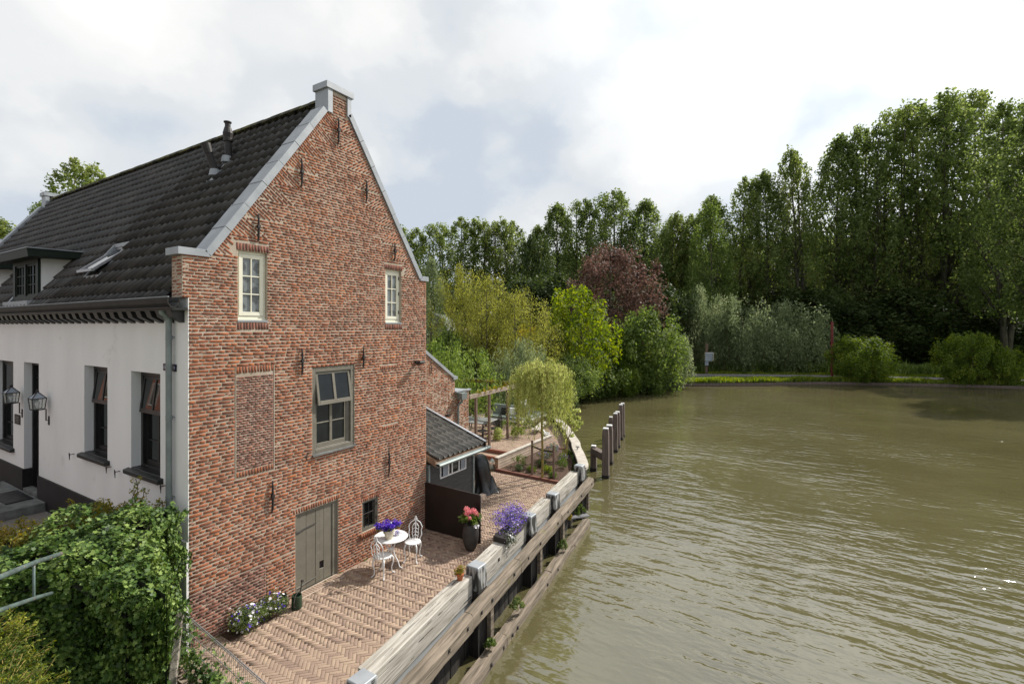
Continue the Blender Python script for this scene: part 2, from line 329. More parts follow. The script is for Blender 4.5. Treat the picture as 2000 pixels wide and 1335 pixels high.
M['asphalt'] = mat('asphalt', (0.19,0.18,0.175), (0.14,0.135,0.13), scale=8, rough=0.95)
M['rust'] = mat('red_pole_paint', (0.20,0.03,0.03), (0.12,0.02,0.02), rough=0.6)
M['mirror'] = mat('sign_grey', (0.30,0.33,0.38), (0.22,0.25,0.28), rough=0.5, scale=4)
M['thatch'] = mat('grey_mansard_roof', (0.17,0.19,0.17), (0.12,0.135,0.12), rough=0.95, scale=4)
M['greywall'] = mat('grey_wall', (0.22,0.21,0.18), rough=0.9)

# ------------------------------------------------------------------ leaves and trees
def unit(v): return v/np.maximum(np.linalg.norm(v, axis=1, keepdims=True), 1e-6)
LEAF4 = np.array([(0,-.5),(.5,0.05),(0,.5),(-.5,0.05)])
IVY = np.array([(0,-.42),(.42,-.32),(.30,-.02),(.5,.18),(.18,.2),(0,.56),(-.18,.2),(-.5,.18),(-.30,-.02),(-.42,-.32)])
def leaves(P, Nrm, size, shape=LEAF4, aspect=1.0, spread=0.9, fold=0.12, r=rng):
    """leaf polygons at P facing roughly Nrm; returns V,F"""
    n = len(P); k = len(shape)
    nn = unit(Nrm + r.normal(size=(n, 3))*spread); t = unit(np.cross(nn, unit(r.normal(size=(n, 3))))); b = np.cross(nn, t)
    s = (size*(0.65+0.7*r.random(n)))[:, None, None]
    V = P[:, None, :] + s*(shape[None, :, 0:1]*aspect*t[:, None, :] + shape[None, :, 1:2]*b[:, None, :] + (np.abs(shape[None, :, 0:1])*fold)*nn[:, None, :])
    F = np.arange(n*k).reshape(n, k); return V.reshape(-1, 3), F
def clump_points(C, rad, per, r, squash=(1, 1, 1)):
    n = len(C)*per; d = unit(r.normal(size=(n, 3))); q = r.random(n)**0.45
    rr = np.repeat(rad, per); P = np.repeat(C, per, axis=0) + d*(q*rr)[:, None]*np.array(squash)
    return P, d
def limb_mesh(mb, a, b, r0, r1, r, n=5, seg=3, sag=0.0):
    a = np.array(a, float); b = np.array(b, float); pts = []; rs = []
    L = np.linalg.norm(b-a)
    for i in range(seg+1):
        t = i/seg; p = a+(b-a)*t + (r.normal(size=3)*L*0.035 if 0 < i < seg else 0); p[2] -= sag*math.sin(t*math.pi)*L*-1
        pts.append(p); rs.append(r0+(r1-r0)*t)
    mb.tube(pts, rs, n)
    return pts
TREES = {}
def tree_mesh(key, H, W, base, nclump, crad, per, leaf, lm, bark, seed, shape='poplar', trunk=None, squash=(.9,.9,1.45), forks=1, aspect=0.8):
    """local-space meshes (trunk, crown) of a tree of height H and crown width W, standing at the origin"""
    r = np.random.default_rng(seed); mb = MB(); tr = trunk or H*0.014
    tops = []
    lean = r.normal(size=2)*0.02*H
    for k in range(forks):
        a = 2*math.pi*k/max(forks, 1)+r.random()
        off = np.array([math.cos(a), math.sin(a)])*(W*0.16 if forks > 1 else 0)
        pts = []
        for i in range(7):
            t = i/6; w = min(1, t*2.2)
            pts.append(np.array([lean[0]*t*t+off[0]*w + r.normal()*0.004*H, lean[1]*t*t+off[1]*w + r.normal()*0.004*H, H*0.93*t]))
        pts[0][:2] = 0
        mb.tube(pts, [tr*(1.25 if i == 0 else 1-0.9*i/6.3) for i in range(7)], 7); tops.append(pts)
    C = []; rad = []
    z0 = base*H
    for i in range(nclump):
        t = (i+0.5)/nclump; t = t**0.9 if shape == 'poplar' else t
        if shape == 'poplar': prof = (math.sin(math.pi*min(1, (t*0.93+0.07))**0.85)**0.62)
        elif shape == 'cone': prof = (1-t)**0.7*min(1, 0.35+t*4)
        else: prof = math.sqrt(max(0, 1-(2*t-1)**2))*0.95+0.05
        z = z0+(H*0.985-z0)*t; a = i*2.399963+r.normal()*0.4
        rr = W/2*prof*(0.35+0.65*r.random()**0.5)*(0.86+0.3*r.random())
        ax = tops[i % forks]; s = min(0.999, z/(H*0.93))*6; j = int(s); cpt = ax[min(j, 6)]*(1-(s-j)) + ax[min(j+1, 6)]*(s-j)
        c = np.array([cpt[0]+math.cos(a)*rr, cpt[1]+math.sin(a)*rr, z]); C.append(c); rad.append(crad*(0.6+0.7*r.random())*(0.7+0.5*prof))
        if i % 2 == 0 or shape != 'poplar':
            drop = rr*(1.1 if shape == 'poplar' else 0.7)+0.04*H; zb = max(z-drop, z0*0.75); s = min(0.999, zb/(H*0.93))*6; j = int(s)
            bpt = ax[min(j, 6)]*(1-(s-j)) + ax[min(j+1, 6)]*(s-j)
            limb_mesh(mb, bpt, c, tr*0.34*(1.1-t), tr*0.07, r, 4, 3)
    C = np.array(C); rad = np.array(rad)
    P, d = clump_points(C, rad, per, r, squash)
    out_ = P - np.array([0, 0, z0+(H-z0)*0.4]); out_ = unit(out_)
    V, F = leaves(P, d*0.6+out_*0.6+np.array([0, 0, 0.35]), np.full(len(P), leaf), aspect=aspect, r=r)
    tm = mb.mesh('trunk', bark, fix=False, smooth=True); cm = np_mesh('crown', V, F, lm)
    TREES[key] = (tm, cm); return tm, cm
def put_tree(name, key, loc, label, cat='tree', group=None, rz=0.0, s=(1, 1, 1), crown=None):
    tm, cm = TREES[key]; e = empty(name, loc, label, cat, group, rz); e.scale = s
    link('trunk', tm, e); c = link('crown', crown or cm, e); return e

def ray_at(px, depth):          # a ground-plan point seen at photo column px at the given depth from the camera
    r = (px-1000)/961.0*depth; c, s = math.cos(R(YAW)), math.sin(R(YAW))
    return CAM.x+depth*c+r*s, CAM.y+depth*s-r*c
def top_z(py, depth): return CAM.z-(py-637)/961.0*depth

# ------------------------------------------------------------------ water and land
WZ = -1.4
def water_mat():
    m = bpy.data.materials.new('murky_water'); m.use_nodes = True; t = m.node_tree; N = t.nodes; L = t.links
    b = N['Principled BSDF']; b.inputs['Roughness'].default_value = 0.04; b.inputs['IOR'].default_value = 1.88
    b.inputs['Specular IOR Level'].default_value = 0.75
    geo = N.new('ShaderNodeNewGeometry')
    n0 = N.new('ShaderNodeTexNoise'); n0.inputs['Scale'].default_value = 0.12; n0.inputs['Detail'].default_value = 4; L.new(geo.outputs['Position'], n0.inputs['Vector'])
    r = N.new('ShaderNodeValToRGB'); r.color_ramp.elements[0].position = 0.35; r.color_ramp.elements[1].position = 0.65
    r.color_ramp.elements[0].color = (0.088, 0.077, 0.034, 1); r.color_ramp.elements[1].color = (0.112, 0.10, 0.048, 1)
    L.new(n0.outputs[0], r.inputs[0]); L.new(r.outputs[0], b.inputs['Base Color'])
    def wave(rot, sc, scale, detail, dist):
        q = N.new('ShaderNodeMapping'); q.vector_type = 'POINT'; q.inputs['Rotation'].default_value = (0, 0, rot); q.inputs['Scale'].default_value = sc
        L.new(geo.outputs['Position'], q.inputs[0]); n = N.new('ShaderNodeTexNoise'); n.inputs['Scale'].default_value = scale
        n.inputs['Detail'].default_value = detail; n.inputs['Roughness'].default_value = 0.5; n.inputs['Distortion'].default_value = dist
        L.new(q.outputs[0], n.inputs['Vector']); return n.outputs[0]
    a = wave(R(-28), (1.0, 0.34, 1), 2.1, 2.5, 0.25); c = wave(R(-50), (1.0, 0.5, 1), 5.5, 2, 0.3); d = wave(R(10), (1, 0.8, 1), 0.5, 1, 0)
    # calm and rippled patches
    mr = N.new('ShaderNodeMapRange'); mr.inputs[1].default_value = 0.38; mr.inputs[2].default_value = 0.62; mr.inputs[3].default_value = 0.35; mr.inputs[4].default_value = 1.15
    n5 = N.new('ShaderNodeTexNoise'); n5.inputs['Scale'].default_value = 0.16; n5.inputs['Detail'].default_value = 2; L.new(geo.outputs['Position'], n5.inputs['Vector']); L.new(n5.outputs[0], mr.inputs[0])
    s1 = N.new('ShaderNodeMath'); s1.operation = 'MULTIPLY_ADD'; s1.inputs[1].default_value = 0.30; L.new(c, s1.inputs[0]); L.new(a, s1.inputs[2])
    s2 = N.new('ShaderNodeMath'); s2.operation = 'MULTIPLY'; L.new(s1.outputs[0], s2.inputs[0]); L.new(mr.outputs[0], s2.inputs[1])
    s3 = N.new('ShaderNodeMath'); s3.operation = 'MULTIPLY_ADD'; s3.inputs[1].default_value = 0.6; L.new(d, s3.inputs[0]); L.new(s2.outputs[0], s3.inputs[2])
    bp = N.new('ShaderNodeBump'); bp.inputs['Distance'].default_value = 0.085; bp.inputs['Strength'].default_value = 1.0
    L.new(s3.outputs[0], bp.inputs['Height']); L.new(bp.outputs[0], b.inputs['Normal']); return m
M['water'] = water_mat()
wb = MB(); wb.add([(-900,-900,WZ),(900,-900,WZ),(900,900,WZ),(-900,900,WZ)], [(0,1,2,3)])
wb.thing('water', M['water'], (0, 0, WZ), kind='structure')

# shoreline, seen from a point in the pond; land fans outwards from it
def beam_y(x): return -3.74+0.136*x            # outer face of the quay's top beam
shore = [(-60,-3.6),(-20,-3.6),(-2.5,-3.6),(0.6,beam_y(.6)+.3),(4.4,beam_y(4.4)+.3),(9.5,beam_y(9.5)+.3),(12.6,-1.95),(14.7,-1.05),(16.57,-.05),(18.88,1.42),(21.59,3.35),
         (23.75,4.95),(27,7.2),(31,9.8),(36,11.6),(41,12.2),(45.5,11.3),(51,10.0),(56.9,3.4),(61.5,-3.5),(67.0,-10.3),(70.8,-19),(74,-30.3),(76,-46),(75,-70),(60,-95),(20,-115),(-40,-110),(-80,-70),(-75,-25)]
def land_h(x, y):
    d = math.hypot(x-10, y)
    t = min(1, max(0, (d-26)/16)); base = 0.05*(1-t) + (-0.72)*t
    return base
lv = []; lf = []; mi = []
cx0, cy0 = 26.0, -32.0; offs = [0, 0.02, 0.6, 2.0, 4.0, 8, 16, 40, 120, 900]
for (x, y) in shore:
    dx, dy = x-cx0, y-cy0; L_ = math.hypot(dx, dy); dx /= L_; dy /= L_
    for k, o in enumerate(offs):
        X, Y = x+dx*o, y+dy*o; Z = land_h(X, Y)
        if k == 0: Z = WZ-0.8
        elif k == 1: Z = min(Z, -1.15) if math.hypot(x-10, y) > 34 else -0.1
        elif k == 2 and math.hypot(x-10, y) > 34: Z -= 0.12
        if x < 12.7 and y > -6 and k > 0: Z = -0.12
        if X < 24.0 and -6 < Y < 13 and k > 0: Z = -0.14
        lv.append((X, Y, Z))
K = len(offs); n_s = len(shore)
for i in range(n_s):
    for k in range(K-1):
        j = (i+1) % n_s; lf.append((i*K+k, j*K+k, j*K+k+1, i*K+k+1))
lb = MB(); lb.add(lv, lf); g = lb.thing('ground', M['lawn'], (0, 0, 0), kind='structure')

# far footpath along the opposite bank, with the kerb board at the water's edge
path_pts = [(47.5,30),(52,24),(58.5,13.5),(64.4,3.2),(68.9,-5.6),(72.6,-15),(75.7,-25),(78.5,-36),(80.5,-52),(80,-75)]
pb = MB(); V = []
for i, (x, y) in enumerate(path_pts):
    a = path_pts[max(0, i-1)]; b = path_pts[min(len(path_pts)-1, i+1)]; dx, dy = b[0]-a[0], b[1]-a[1]; L_ = math.hypot(dx, dy); nx, ny = -dy/L_, dx/L_
    V += [(x-nx*1.3, y-ny*1.3, -0.66), (x+nx*1.3, y+ny*1.3, -0.64)]
pb.add(V, [(2*i, 2*i+1, 2*i+3, 2*i+2) for i in range(len(path_pts)-1)])
pb.thing('path', M['asphalt'], (66, 0, -0.66), kind='structure')
kb = MB(); bs = shore[17:25]
for a, b in zip(bs[:-1], bs[1:]): kb.bar((a[0], a[1], -1.2), (b[0], b[1], -1.2), 0.12, 0.34)
kb.thing('bank_edge', M['dolphin'], (60, -2, -1.4), kind='structure')

# street level behind the hedge, terrace base, upper terrace
sb = MB(); sb.box(-60, -0.02, 0.6, 60, -0.3, 1.18)
sb.thing('street_ground', M['gravel'], (-10, 10, 0), kind='structure')
def quay_in(x):
    pts = [(-1.5,-3.6),(0.5,-3.34),(4.4,-2.82),(9.5,-2.12),(12.6,-1.68),(14.7,-.8),(16.57,.2),(18.88,1.62),(21.59,3.5),(23.9,5.2),(24.6,6)]
    for a, b in zip(pts[:-1], pts[1:]):
        if a[0] <= x <= b[0]: return a[1]+(b[1]-a[1])*(x-a[0])/(b[0]-a[0])
    return pts[0][1] if x < pts[0][0] else 99
tb = MB(); xs = [-0.45, .5, 2, 4.4, 6.33, 9.5, 11.9]
for a, b in zip(xs[:-1], xs[1:]):
    ty = 0.0 if a < 6.3 else 2.6
    tb.hexa([(a,quay_in(a)-.1,-1.6),(b,quay_in(b)-.1,-1.6),(b,ty,-1.6),(a,ty,-1.6)], [(a,quay_in(a)-.1,-.002),(b,quay_in(b)-.1,-.002),(b,ty,-.002),(a,ty,-.002)])
xs = [16.4, 17.5, 18.88, 20.2, 21.6, 22.8, 23.6]
for a, b in zip(xs[:-1], xs[1:]):
    tb.hexa([(a,quay_in(a)-.1,-1.6),(b,quay_in(b)-.1,-1.6),(b,max(5.2, quay_in(b)),-1.6),(a,5.2,-1.6)], [(a,quay_in(a)-.1,-.002),(b,quay_in(b)-.1,-.002),(b,max(5.2, quay_in(b)),-.002),(a,5.2,-.002)])
terrace = tb.thing('terrace', M['joint'], (5, -1.5, 0), kind='structure')
ub = MB(); ub.prism([(13.35,1.42),(16.9,1.42),(18.4,3.2),(21.8,5.3),(21.8,12),(13.35,12)], 'z', -0.3, 0.448); ub.box(12.85,13.35,1.42,5,-.3,.288); ub.box(12.35,12.85,1.42,5,-.3,.138)
upper = ub.thing('upper_terrace', M['joint'], (17, 5, 0), kind='structure')
def unit_paver(seed):
    r = np.random.default_rng(seed); a = .49; b = .465
    v = [(-.5,-.5,-1),(.5,-.5,-1),(.5,.5,-1),(-.5,.5,-1),(-.5,-.5,-.18),(.5,-.5,-.18),(.5,.5,-.18),(-.5,.5,-.18),(-a,-b,0),(a,-b,0),(a,b,0),(-a,b,0)]
    v = np.array(v); v[8:, 2] += (r.random(4)-.5)*.14; v[4:, :2] += (r.random((8, 2))-.5)*.03
    f = [(4,5,9,8),(5,6,10,9),(6,7,11,10),(7,4,8,11),(8,9,10,11),(0,1,5,4),(1,2,6,5),(2,3,7,6),(3,0,4,7)]
    return v.astype(float), np.array(f)
PAV = [unit_paver(i) for i in range(6)]
def herringbone(inside, x0, x1, y0, y1, z, ang=45, W=0.068):
    L = 3*W; out = []; c, s = math.cos(R(ang)), math.sin(R(ang)); n = 3
    rad = math.hypot(x1-x0, y1-y0)/2+.5; mx, my = (x0+x1)/2, (y0+y1)/2; N = int(rad/W*1.1)
    r = random.Random(4)
    for i in range(-N, N):
        for j in range(-N//n-1, N//n+1):
            for kind in (0, 1):
                bx, by = i+j*n, i-j*n
                if kind == 0: u, v, l, w = bx+n/2, by+.5, L, W
                else: u, v, l, w = bx+n+.5, by+1-n/2, W, L
                X = mx+(u*c-v*s)*W; Y = my+(u*s+v*c)*W
                if x0 <= X <= x1 and y0 <= Y <= y1 and inside(X, Y):
                    rot = ang+(90 if kind else 0)
                    out.append(Matrix.Translation((X, Y, z+r.uniform(-.003,.003))) @ Matrix.Rotation(R(rot+r.uniform(-.8,.8)), 4, 'Z') @ Matrix.Rotation(R(r.uniform(-.9,.9)), 4, 'X') @ Matrix.Diagonal((L-.007, W-.007, .018, 1)))
    return out
pv = herringbone(lambda x, y: y > quay_in(x)+.03 and (y < -.11 if x < 6.5 else y < 2.55), -0.4, 11.85, -3.6, 2.6, 0.006)
pv += herringbone(lambda x, y: y > quay_in(x)+.03, 16.5, 23.4, -.5, 5.0, 0.006)
pieces('paver', PAV, pv, M['paver'], terrace)
pieces('paver', PAV, herringbone(lambda x, y: y > 1.5 and (x < 16.9 or y > 1.6+(x-16.9)*1.2), 13.45, 19.5, 1.5, 8, 0.456), M['paver'], upper)
# soldier row of pavers against the gable
ed = [Matrix.Translation((x, -.055, .008)) @ Matrix.Diagonal((.2,.085,.018,1)) for x in np.arange(.1, 6.3, .21) if not 2.05 < x < 3.3]
ed += [Matrix.Translation((x, -.1, .02)) @ Matrix.Rotation(R(90), 4, 'Z') @ Matrix.Diagonal((.19,.064,.03,1)) for x in np.arange(2.12, 3.28, .069)]
for m_ in ed: pass
pieces('edge_brick', PAV, ed, M['paver'], terrace)
# tread bricks and kerb of the steps
for xs_, zt in ((12.35,.138),(12.85,.288),(13.35,.438)):
    mb = MB(); mb.box(xs_-.03, xs_+.07, 1.43, 5, zt-.12, zt+.012); mb.part('step_edge', M['brick_brown'], upper)
    mb = MB(); mb.box(xs_+.075, xs_+.5, 1.43, 5, zt-.02, zt+.008)
    if zt < .43: mb.part('tread', M['paver'], upper)

# ================================================================== THE HOUSE
house = empty('brick_house', (0, 0, 0), 'tall red brick gabled house with white side wall and black tiled roof', 'house')
GX = 6.32; SL = 1.418; SR = 1.465
def slope_l(x): return 7.09+SL*(x-.36)
def top_at(x):
    if x < .36: return 7.06
    if x <= 2.92: return slope_l(x)
    if x < 3.06: return 10.74
    if x <= 3.49: return 11.25
    if x <= 6.04: return 7.1+SR*(6.04-x)
    return 7.08
OPEN = {'w1': (.88,1.48,5.9,7.28), 'w2': (4.74,5.32,5.88,7.29), 'mw': (2.54,3.72,2.92,4.9), 'door': (2.12,3.24,-.02,1.75), 'sw': (3.96,4.48,.70,1.45)}
def wall_cells(xs, topf, opens, lo=-0.3):
    """split a wall with openings into solid pieces: (x0, x1, zlo0, zlo1, zhi0, zhi1)"""
    o = []
    for a, b in zip(xs[:-1], xs[1:]):
        if b-a < 1e-4: continue
        m_ = (a+b)/2; z = lo
        for (p, q, c, d) in sorted([v for v in opens if v[0] <= m_ <= v[1]], key=lambda v: v[2]):
            if c > z: o.append((a, b, z, z, c, c))
            z = d
        o.append((a, b, z, z, topf(a+1e-5), topf(b-1e-5)))
    return o
xs = sorted({0.0,.36,2.92,3.06,3.49,6.04,GX} | {v for o in OPEN.values() for v in o[:2]})
mb = MB()
for a, b, l0, l1, h0, h1 in wall_cells(xs, top_at, OPEN.values()):
    mb.hexa([(a,.0005,l0),(b,.0005,l1),(b,.36,l1),(a,.36,l0)], [(a,.0005,h0),(b,.0005,h1),(b,.36,h1),(a,.36,h0)])
mb.box(-.11, -.001, -.003, .36, 6.32, 7.06)
gable = mb.part('gable_wall', M['mortar'], house)
def unit_brick(seed, bev=(.035, .14), jit=.05):
    r = np.random.default_rng(seed); bx, bz = bev; X, Z = .5-bx, .5-bz
    v = [(-.5,.5,-.5),(.5,.5,-.5),(.5,.5,.5),(-.5,.5,.5),(-.5,-.1,-.5),(.5,-.1,-.5),(.5,-.1,.5),(-.5,-.1,.5),(-X,-.5,-Z),(X,-.5,-Z),(X,-.5,Z),(-X,-.5,Z)]
    v = np.array(v, float); v[8:, 1] += (r.random(4)-.3)*.3; v[4:, 0] += (r.random(8)-.5)*jit; v[4:, 2] += (r.random(8)-.5)*jit*1.3
    f = [(4,5,9,8),(5,6,10,9),(6,7,11,10),(7,4,8,11),(8,9,10,11),(0,1,5,4),(1,2,6,5),(2,3,7,6),(3,0,4,7)]
    return v, np.array(f)
OLDB = [unit_brick(i, jit=.06) for i in range(10)]; NEWB = [unit_brick(100+i, (.02,.08), .015) for i in range(6)]
br = []; brn = []
rr = random.Random(5)
def put_brick(lst, x, z, l, h, ang=0, y=0.0, proud=0.004, dy=.05, plane='y'):
    Mx = Matrix.Translation((x, y+rr.uniform(-proud, proud)*.5+dy/2-.0095, z)) @ Matrix.Rotation(R(ang+rr.uniform(-.4,.4)), 4, 'Y') @ Matrix.Diagonal((max(.015, l-.0115), dy, h-.0118, 1))
    lst.append(Mx)
def subtract(iv, a, b):
    o = []
    for p, q in iv:
        if b <= p or a >= q: o.append((p, q)); continue
        if a > p: o.append((p, a))
        if b < q: o.append((b, q))
    return o
# tumbled brick wedges along both verges
DZ = .405; wl = []; wr_ = []
for k in range(9):
    z0 = 7.16+k*DZ; z1 = z0+DZ
    if z1 > 10.75: z1 = 10.75
    if z1-z0 < .1: break
    wl.append((z0, z1)); wr_.append((z0, z1))
def xl(z): return .36+(z-7.09)/SL
def xr(z): return 6.04-(z-7.1)/SR
def lay(z0, z1, pitch, length, extra, lst, xa, xb, wob=0.0, y=0):
    z = z0; row = 0
    while z+pitch <= z1+1e-3:
        zc = z+pitch/2; iv = [(xa(zc), xb(zc))]
        for a, b, c, d in extra:
            if c-.004 < zc < d+.004: iv = subtract(iv, a, b)
        if zc > 7.16 and zc < 10.75:
            for (p, q) in wl:
                if p <= zc < q:
                    x1 = xl(q); iv = subtract(iv, -1, x1+(q-zc)*SL)
                    x1r = xr(q); iv = subtract(iv, x1r-(q-zc)*SR, 9)
        for p, q in iv:
            if q-p < .03: continue
            st = (row % 2 == 0); L_ = length if st else length*.5
            x = p-(rr.uniform(.3,.7)*L_ if p == iv[0][0] and not st else L_*(.5 if (row//2) % 2 else 0)); 
            x = p - (0 if st and (row//2)%2 == 0 else L_*.5)
            while x < q-.02:
                l = L_*(1+rr.uniform(-.06,.06)*(1 if wob else .3))
                if wob and rr.random() < .06: l = length if not st else length*.5
                a = max(x, p); b = min(x+l, q)
                if q-b < .04: b = q
                if b-a > .03: put_brick(lst, (a+b)/2, zc+math.sin(a*2.1+row)*wob, b-a, pitch*(1+rr.uniform(-.09,.05)*(1 if wob else .2)), y=y)
                x = x+l if b < q else q
        z += pitch; row += 1
cut = [OPEN['w1'],OPEN['w2'],OPEN['mw'],OPEN['door'],OPEN['sw'],
       (.84,1.52,7.28,7.43),(4.70,5.36,7.29,7.43),(.86,1.52,5.72,5.9),(4.72,5.36,5.70,5.88),(.82,1.64,2.86,5.02),
       (2.06,3.30,1.75,1.87),(3.92,4.52,1.45,1.56),(3.9,4.55,.58,.70),(4.56,5.16,4.66,4.78),(4.62,5.2,3.1,3.21)]
lay(-.02, 1.0, .0595, .225, cut+[(1.45,9,-1,1.1)], brn, lambda z: 0.0, lambda z: GX, 0)
lay(-.02, .99, .0665, .222, cut+[(-1,1.45,-1,1.1)], br, lambda z: 0.0, lambda z: GX, .003)
lay(1.0, 5.76, .068, .232, cut, br, lambda z: 0.0, lambda z: GX, .003)
lay(5.76, 7.10, .0605, .205, cut, br, lambda z: -.11 if z > 6.33 else 0.0, lambda z: GX, .0015)
lay(7.10, 10.75, .0605, .205, cut, br, lambda z: xl(z), lambda z: xr(z), .0012)
lay(10.75, 11.22, .0605, .19, [], br, lambda z: 3.07, lambda z: 3.48, 0)
lay(2.99, 4.87, .0495, .165, [], brn, lambda z: .845, lambda z: 1.615, 0)       # bricked-up opening
def soldiers(x0, x1, z0, z1, lst, w=.062, y=-.002, arch=0):
    n = max(1, round((x1-x0)/w)); w = (x1-x0)/n
    for i in range(n):
        t = (i+.5)/n-.5; put_brick(lst, x0+(i+.5)*w, (z0+z1)/2+arch*(1-4*t*t), z1-z0, w+.002, 90+t*(-16 if arch else 0), y=y)
for a in ((.84,1.52,7.28,7.43),(4.70,5.36,7.29,7.43),(.86,1.52,5.73,5.88),(4.72,5.36,5.71,5.86)): soldiers(*a, brn)
for a in ((.84,1.62,4.88,5.02),(.84,1.62,2.86,2.98),(2.06,3.30,1.755,1.87),(3.92,4.52,1.455,1.56),(4.56,5.16,4.665,4.78),(4.62,5.2,3.105,3.21)): soldiers(*a, br)
soldiers(3.88, 4.56, .59, .70, br, y=-.05)
aL = math.degrees(math.atan(SL)); aR = math.degrees(math.atan(SR))
for side in (0, 1):
    a = aL if side == 0 else aR; ux, uz = math.cos(R(a)), math.sin(R(a)); sg = 1 if side == 0 else -1
    for (z0, z1) in wl:
        x0 = xl(z0) if side == 0 else xr(z0); S = (z1-z0)/uz; s = .03; k = 0
        while s < S-.02:
            Ln = s*uz/ux                     # inward length, ends on the level bed at z0
            px_, pz_ = x0+sg*ux*s, z0+uz*s; nx, nz = sg*uz, -ux
            t = -.0; k += 1; tt = 0 if k % 2 else -.1
            while tt < Ln-.02:
                p = max(0, tt); q = min(tt+.2, Ln)
                mxx, mzz = px_+nx*(p+q)/2, pz_+nz*(p+q)/2
                bad = any(a_-.0 < mxx+dx_ and mxx+dx_ < b_ and mzz+dz_ < d_ for (a_, b_, c_, d_) in ((.80,1.54,7.0,7.47),(4.68,5.38,7.0,7.47)) for dx_, dz_ in ((0,0),(nx*(q-p)*.4,nz*(q-p)*.4),(-nx*(q-p)*.4,-nz*(q-p)*.4)))
                if q-p > .03 and not bad: put_brick(br, px_+nx*(p+q)/2, pz_+nz*(p+q)/2, q-p, .0605, (90-a) if side == 0 else -(90-a))
                tt += .2
            s += .0605
z = 6.34; row = 0
while z < 7.04:                         # side of the parapet above the gutter
    y = .01
    while y < .35:
        l = .1 if (row % 2) else .17; b_ = min(y+l, .355)
        br.append(Matrix.Translation((-.108+.0185, (y+b_)/2, z+.03)) @ Matrix.Rotation(R(-90), 4, 'Z') @ Matrix.Diagonal((b_-y-.012, .05, .047, 1))); y += l
    z += .0605; row += 1
pieces('brick', OLDB, br, M['brick'], gable, 230)
pieces('brick', NEWB, brn, M['brick_brown'], gable, 60)
print('bricks', len(br), len(brn))
mb = MB(); mb.box(.83, .842, -.0095, .02, 2.86, 5.02); mb.box(1.622, 1.634, -.0095, .02, 2.86, 5.02); mb.part('joint_line', M['mortar'], gable)

# zinc coping of the near gable, segment by segment (and the far one)
def coping(y0, y1, parent, seams=True):
    def seg(x0, z0, x1, z1, w=.14, gap=.004):
        d = Vector((x1-x0, 0, z1-z0)); L_ = d.length; d /= L_; nrm = Vector((-d.z, 0, d.x))
        if nrm.z < 0: nrm = -nrm
        n = max(1, round(L_/.62)) if L_ > 1 else 1; mb = MB()
        for i in range(n):
            a = Vector((x0, 0, z0))+d*(L_*i/n+gap); b = Vector((x0, 0, z0))+d*(L_*(i+1)/n-gap)
            o = .006*(i % 2)
            q = [a, b, b+nrm*(w+o), a+nrm*(w+o)]
            mb.add([(p.x, y0-o*.5, p.z) for p in q]+[(p.x, y1+o*.5, p.z) for p in q], [(0,1,2,3),(7,6,5,4),(0,4,5,1),(1,5,6,2),(2,6,7,3),(3,7,4,0)])
        if L_ > 1:
            for i in range(1, n):
                a = Vector((x0, 0, z0))+d*(L_*i/n)+nrm*(w+.004); mb.obox((a.x, (y0+y1)/2, a.z), (.02, y1-y0-.01, .02), Matrix.Rotation(-math.atan2(d.z, d.x), 3, 'Y'))
        mb.part('coping', M['zinc'], parent, bevel=.003)
    seg(.37, 7.09, 2.93, 10.72); seg(3.49+.02, 10.84, 6.03, 7.12)
    mb = MB()
    mb.hexa([(-.19,y0,7.07),(.36,y0,7.07),(.36,y1,7.07),(-.19,y1,7.07)], [(-.19,y0,7.2),(.28,y0,7.2),(.28,y1,7.2),(-.19,y1,7.2)])
    mb.part('coping_shoulder', M['zinc'], parent, bevel=.004); mb = MB()
    mb.hexa([(6.04,y0,7.09),(6.40,y0,7.09),(6.40,y1,7.09),(6.04,y1,7.09)], [(6.12,y0,7.22),(6.40,y0,7.22),(6.40,y1,7.22),(6.12,y1,7.22)])
    mb.part('coping_shoulder', M['zinc'], parent, bevel=.004)
    mb = MB(); mb.box(2.93,3.065,y0,y1,10.72,11.262); mb.box(3.485,3.6,y0,y1,10.80,11.262); mb.box(2.88,3.66,y0-.025,y1+.03,11.262,11.41)
    mb.box(3.066,3.484,y1-.03,y1-.003,10.72,11.26)
    mb.part('coping_block', M['zinc'], parent, bevel=.004)
coping(-.035, .42, house)
# far gable
mb = MB(); YF = 17.9
for a, b in ((0,.36),(.36,2.92),(2.92,3.49),(3.49,6.04),(6.04,GX)):
    mb.hexa([(a,YF,0),(b,YF,0),(b,YF+.35,0),(a,YF+.35,0)], [(a,YF,top_at(a+.001)),(b,YF,top_at(b-.001)),(b,YF+.35,top_at(b-.001)),(a,YF+.35,top_at(a+.001))])
mb.part('far_gable', M['mortar'], house); coping(YF-.06, YF+.39, house)

# street wall (x = 0), with deep openings
SW = {'w4': (1.05,2.27,2.93,4.9), 'w3': (3.39,4.62,2.93,4.92), 'dr': (7.53,8.66,1.46,4.84), 'w1': (9.54,11.25,2.40,4.82), 'w0': (13.2,14.9,2.4,4.82)}
ys = sorted({.362, YF-.002} | {v for o in SW.values() for v in o[:2]}); mb = MB()
for a, b, l0, l1, h0, h1 in wall_cells(ys, lambda t: 6.33, SW.values(), 1.96):
    mb.hexa([(0,a,l0),(.4,a,l0),(.4,b,l1),(0,b,l1)], [(0,a,h0),(.4,a,h0),(.4,b,h1),(0,b,h1)])
mb.box(-.038, -.0005, 0.0, .55, -.1, 1.957); mb.box(-.012, -.0005, 0.0, .3625, 1.957, 6.315)
mb.part('street_wall', M['plaster'], house)
mb = MB()
mb.box(-.035, -.003, .56, 7.53, -.2, 1.957); mb.box(-.0005, .38, .03, 7.53, -.2, 1.957); mb.box(-.035, .38, 8.66, YF, -.2, 1.957)
mb.part('plinth', M['plinth'], house)
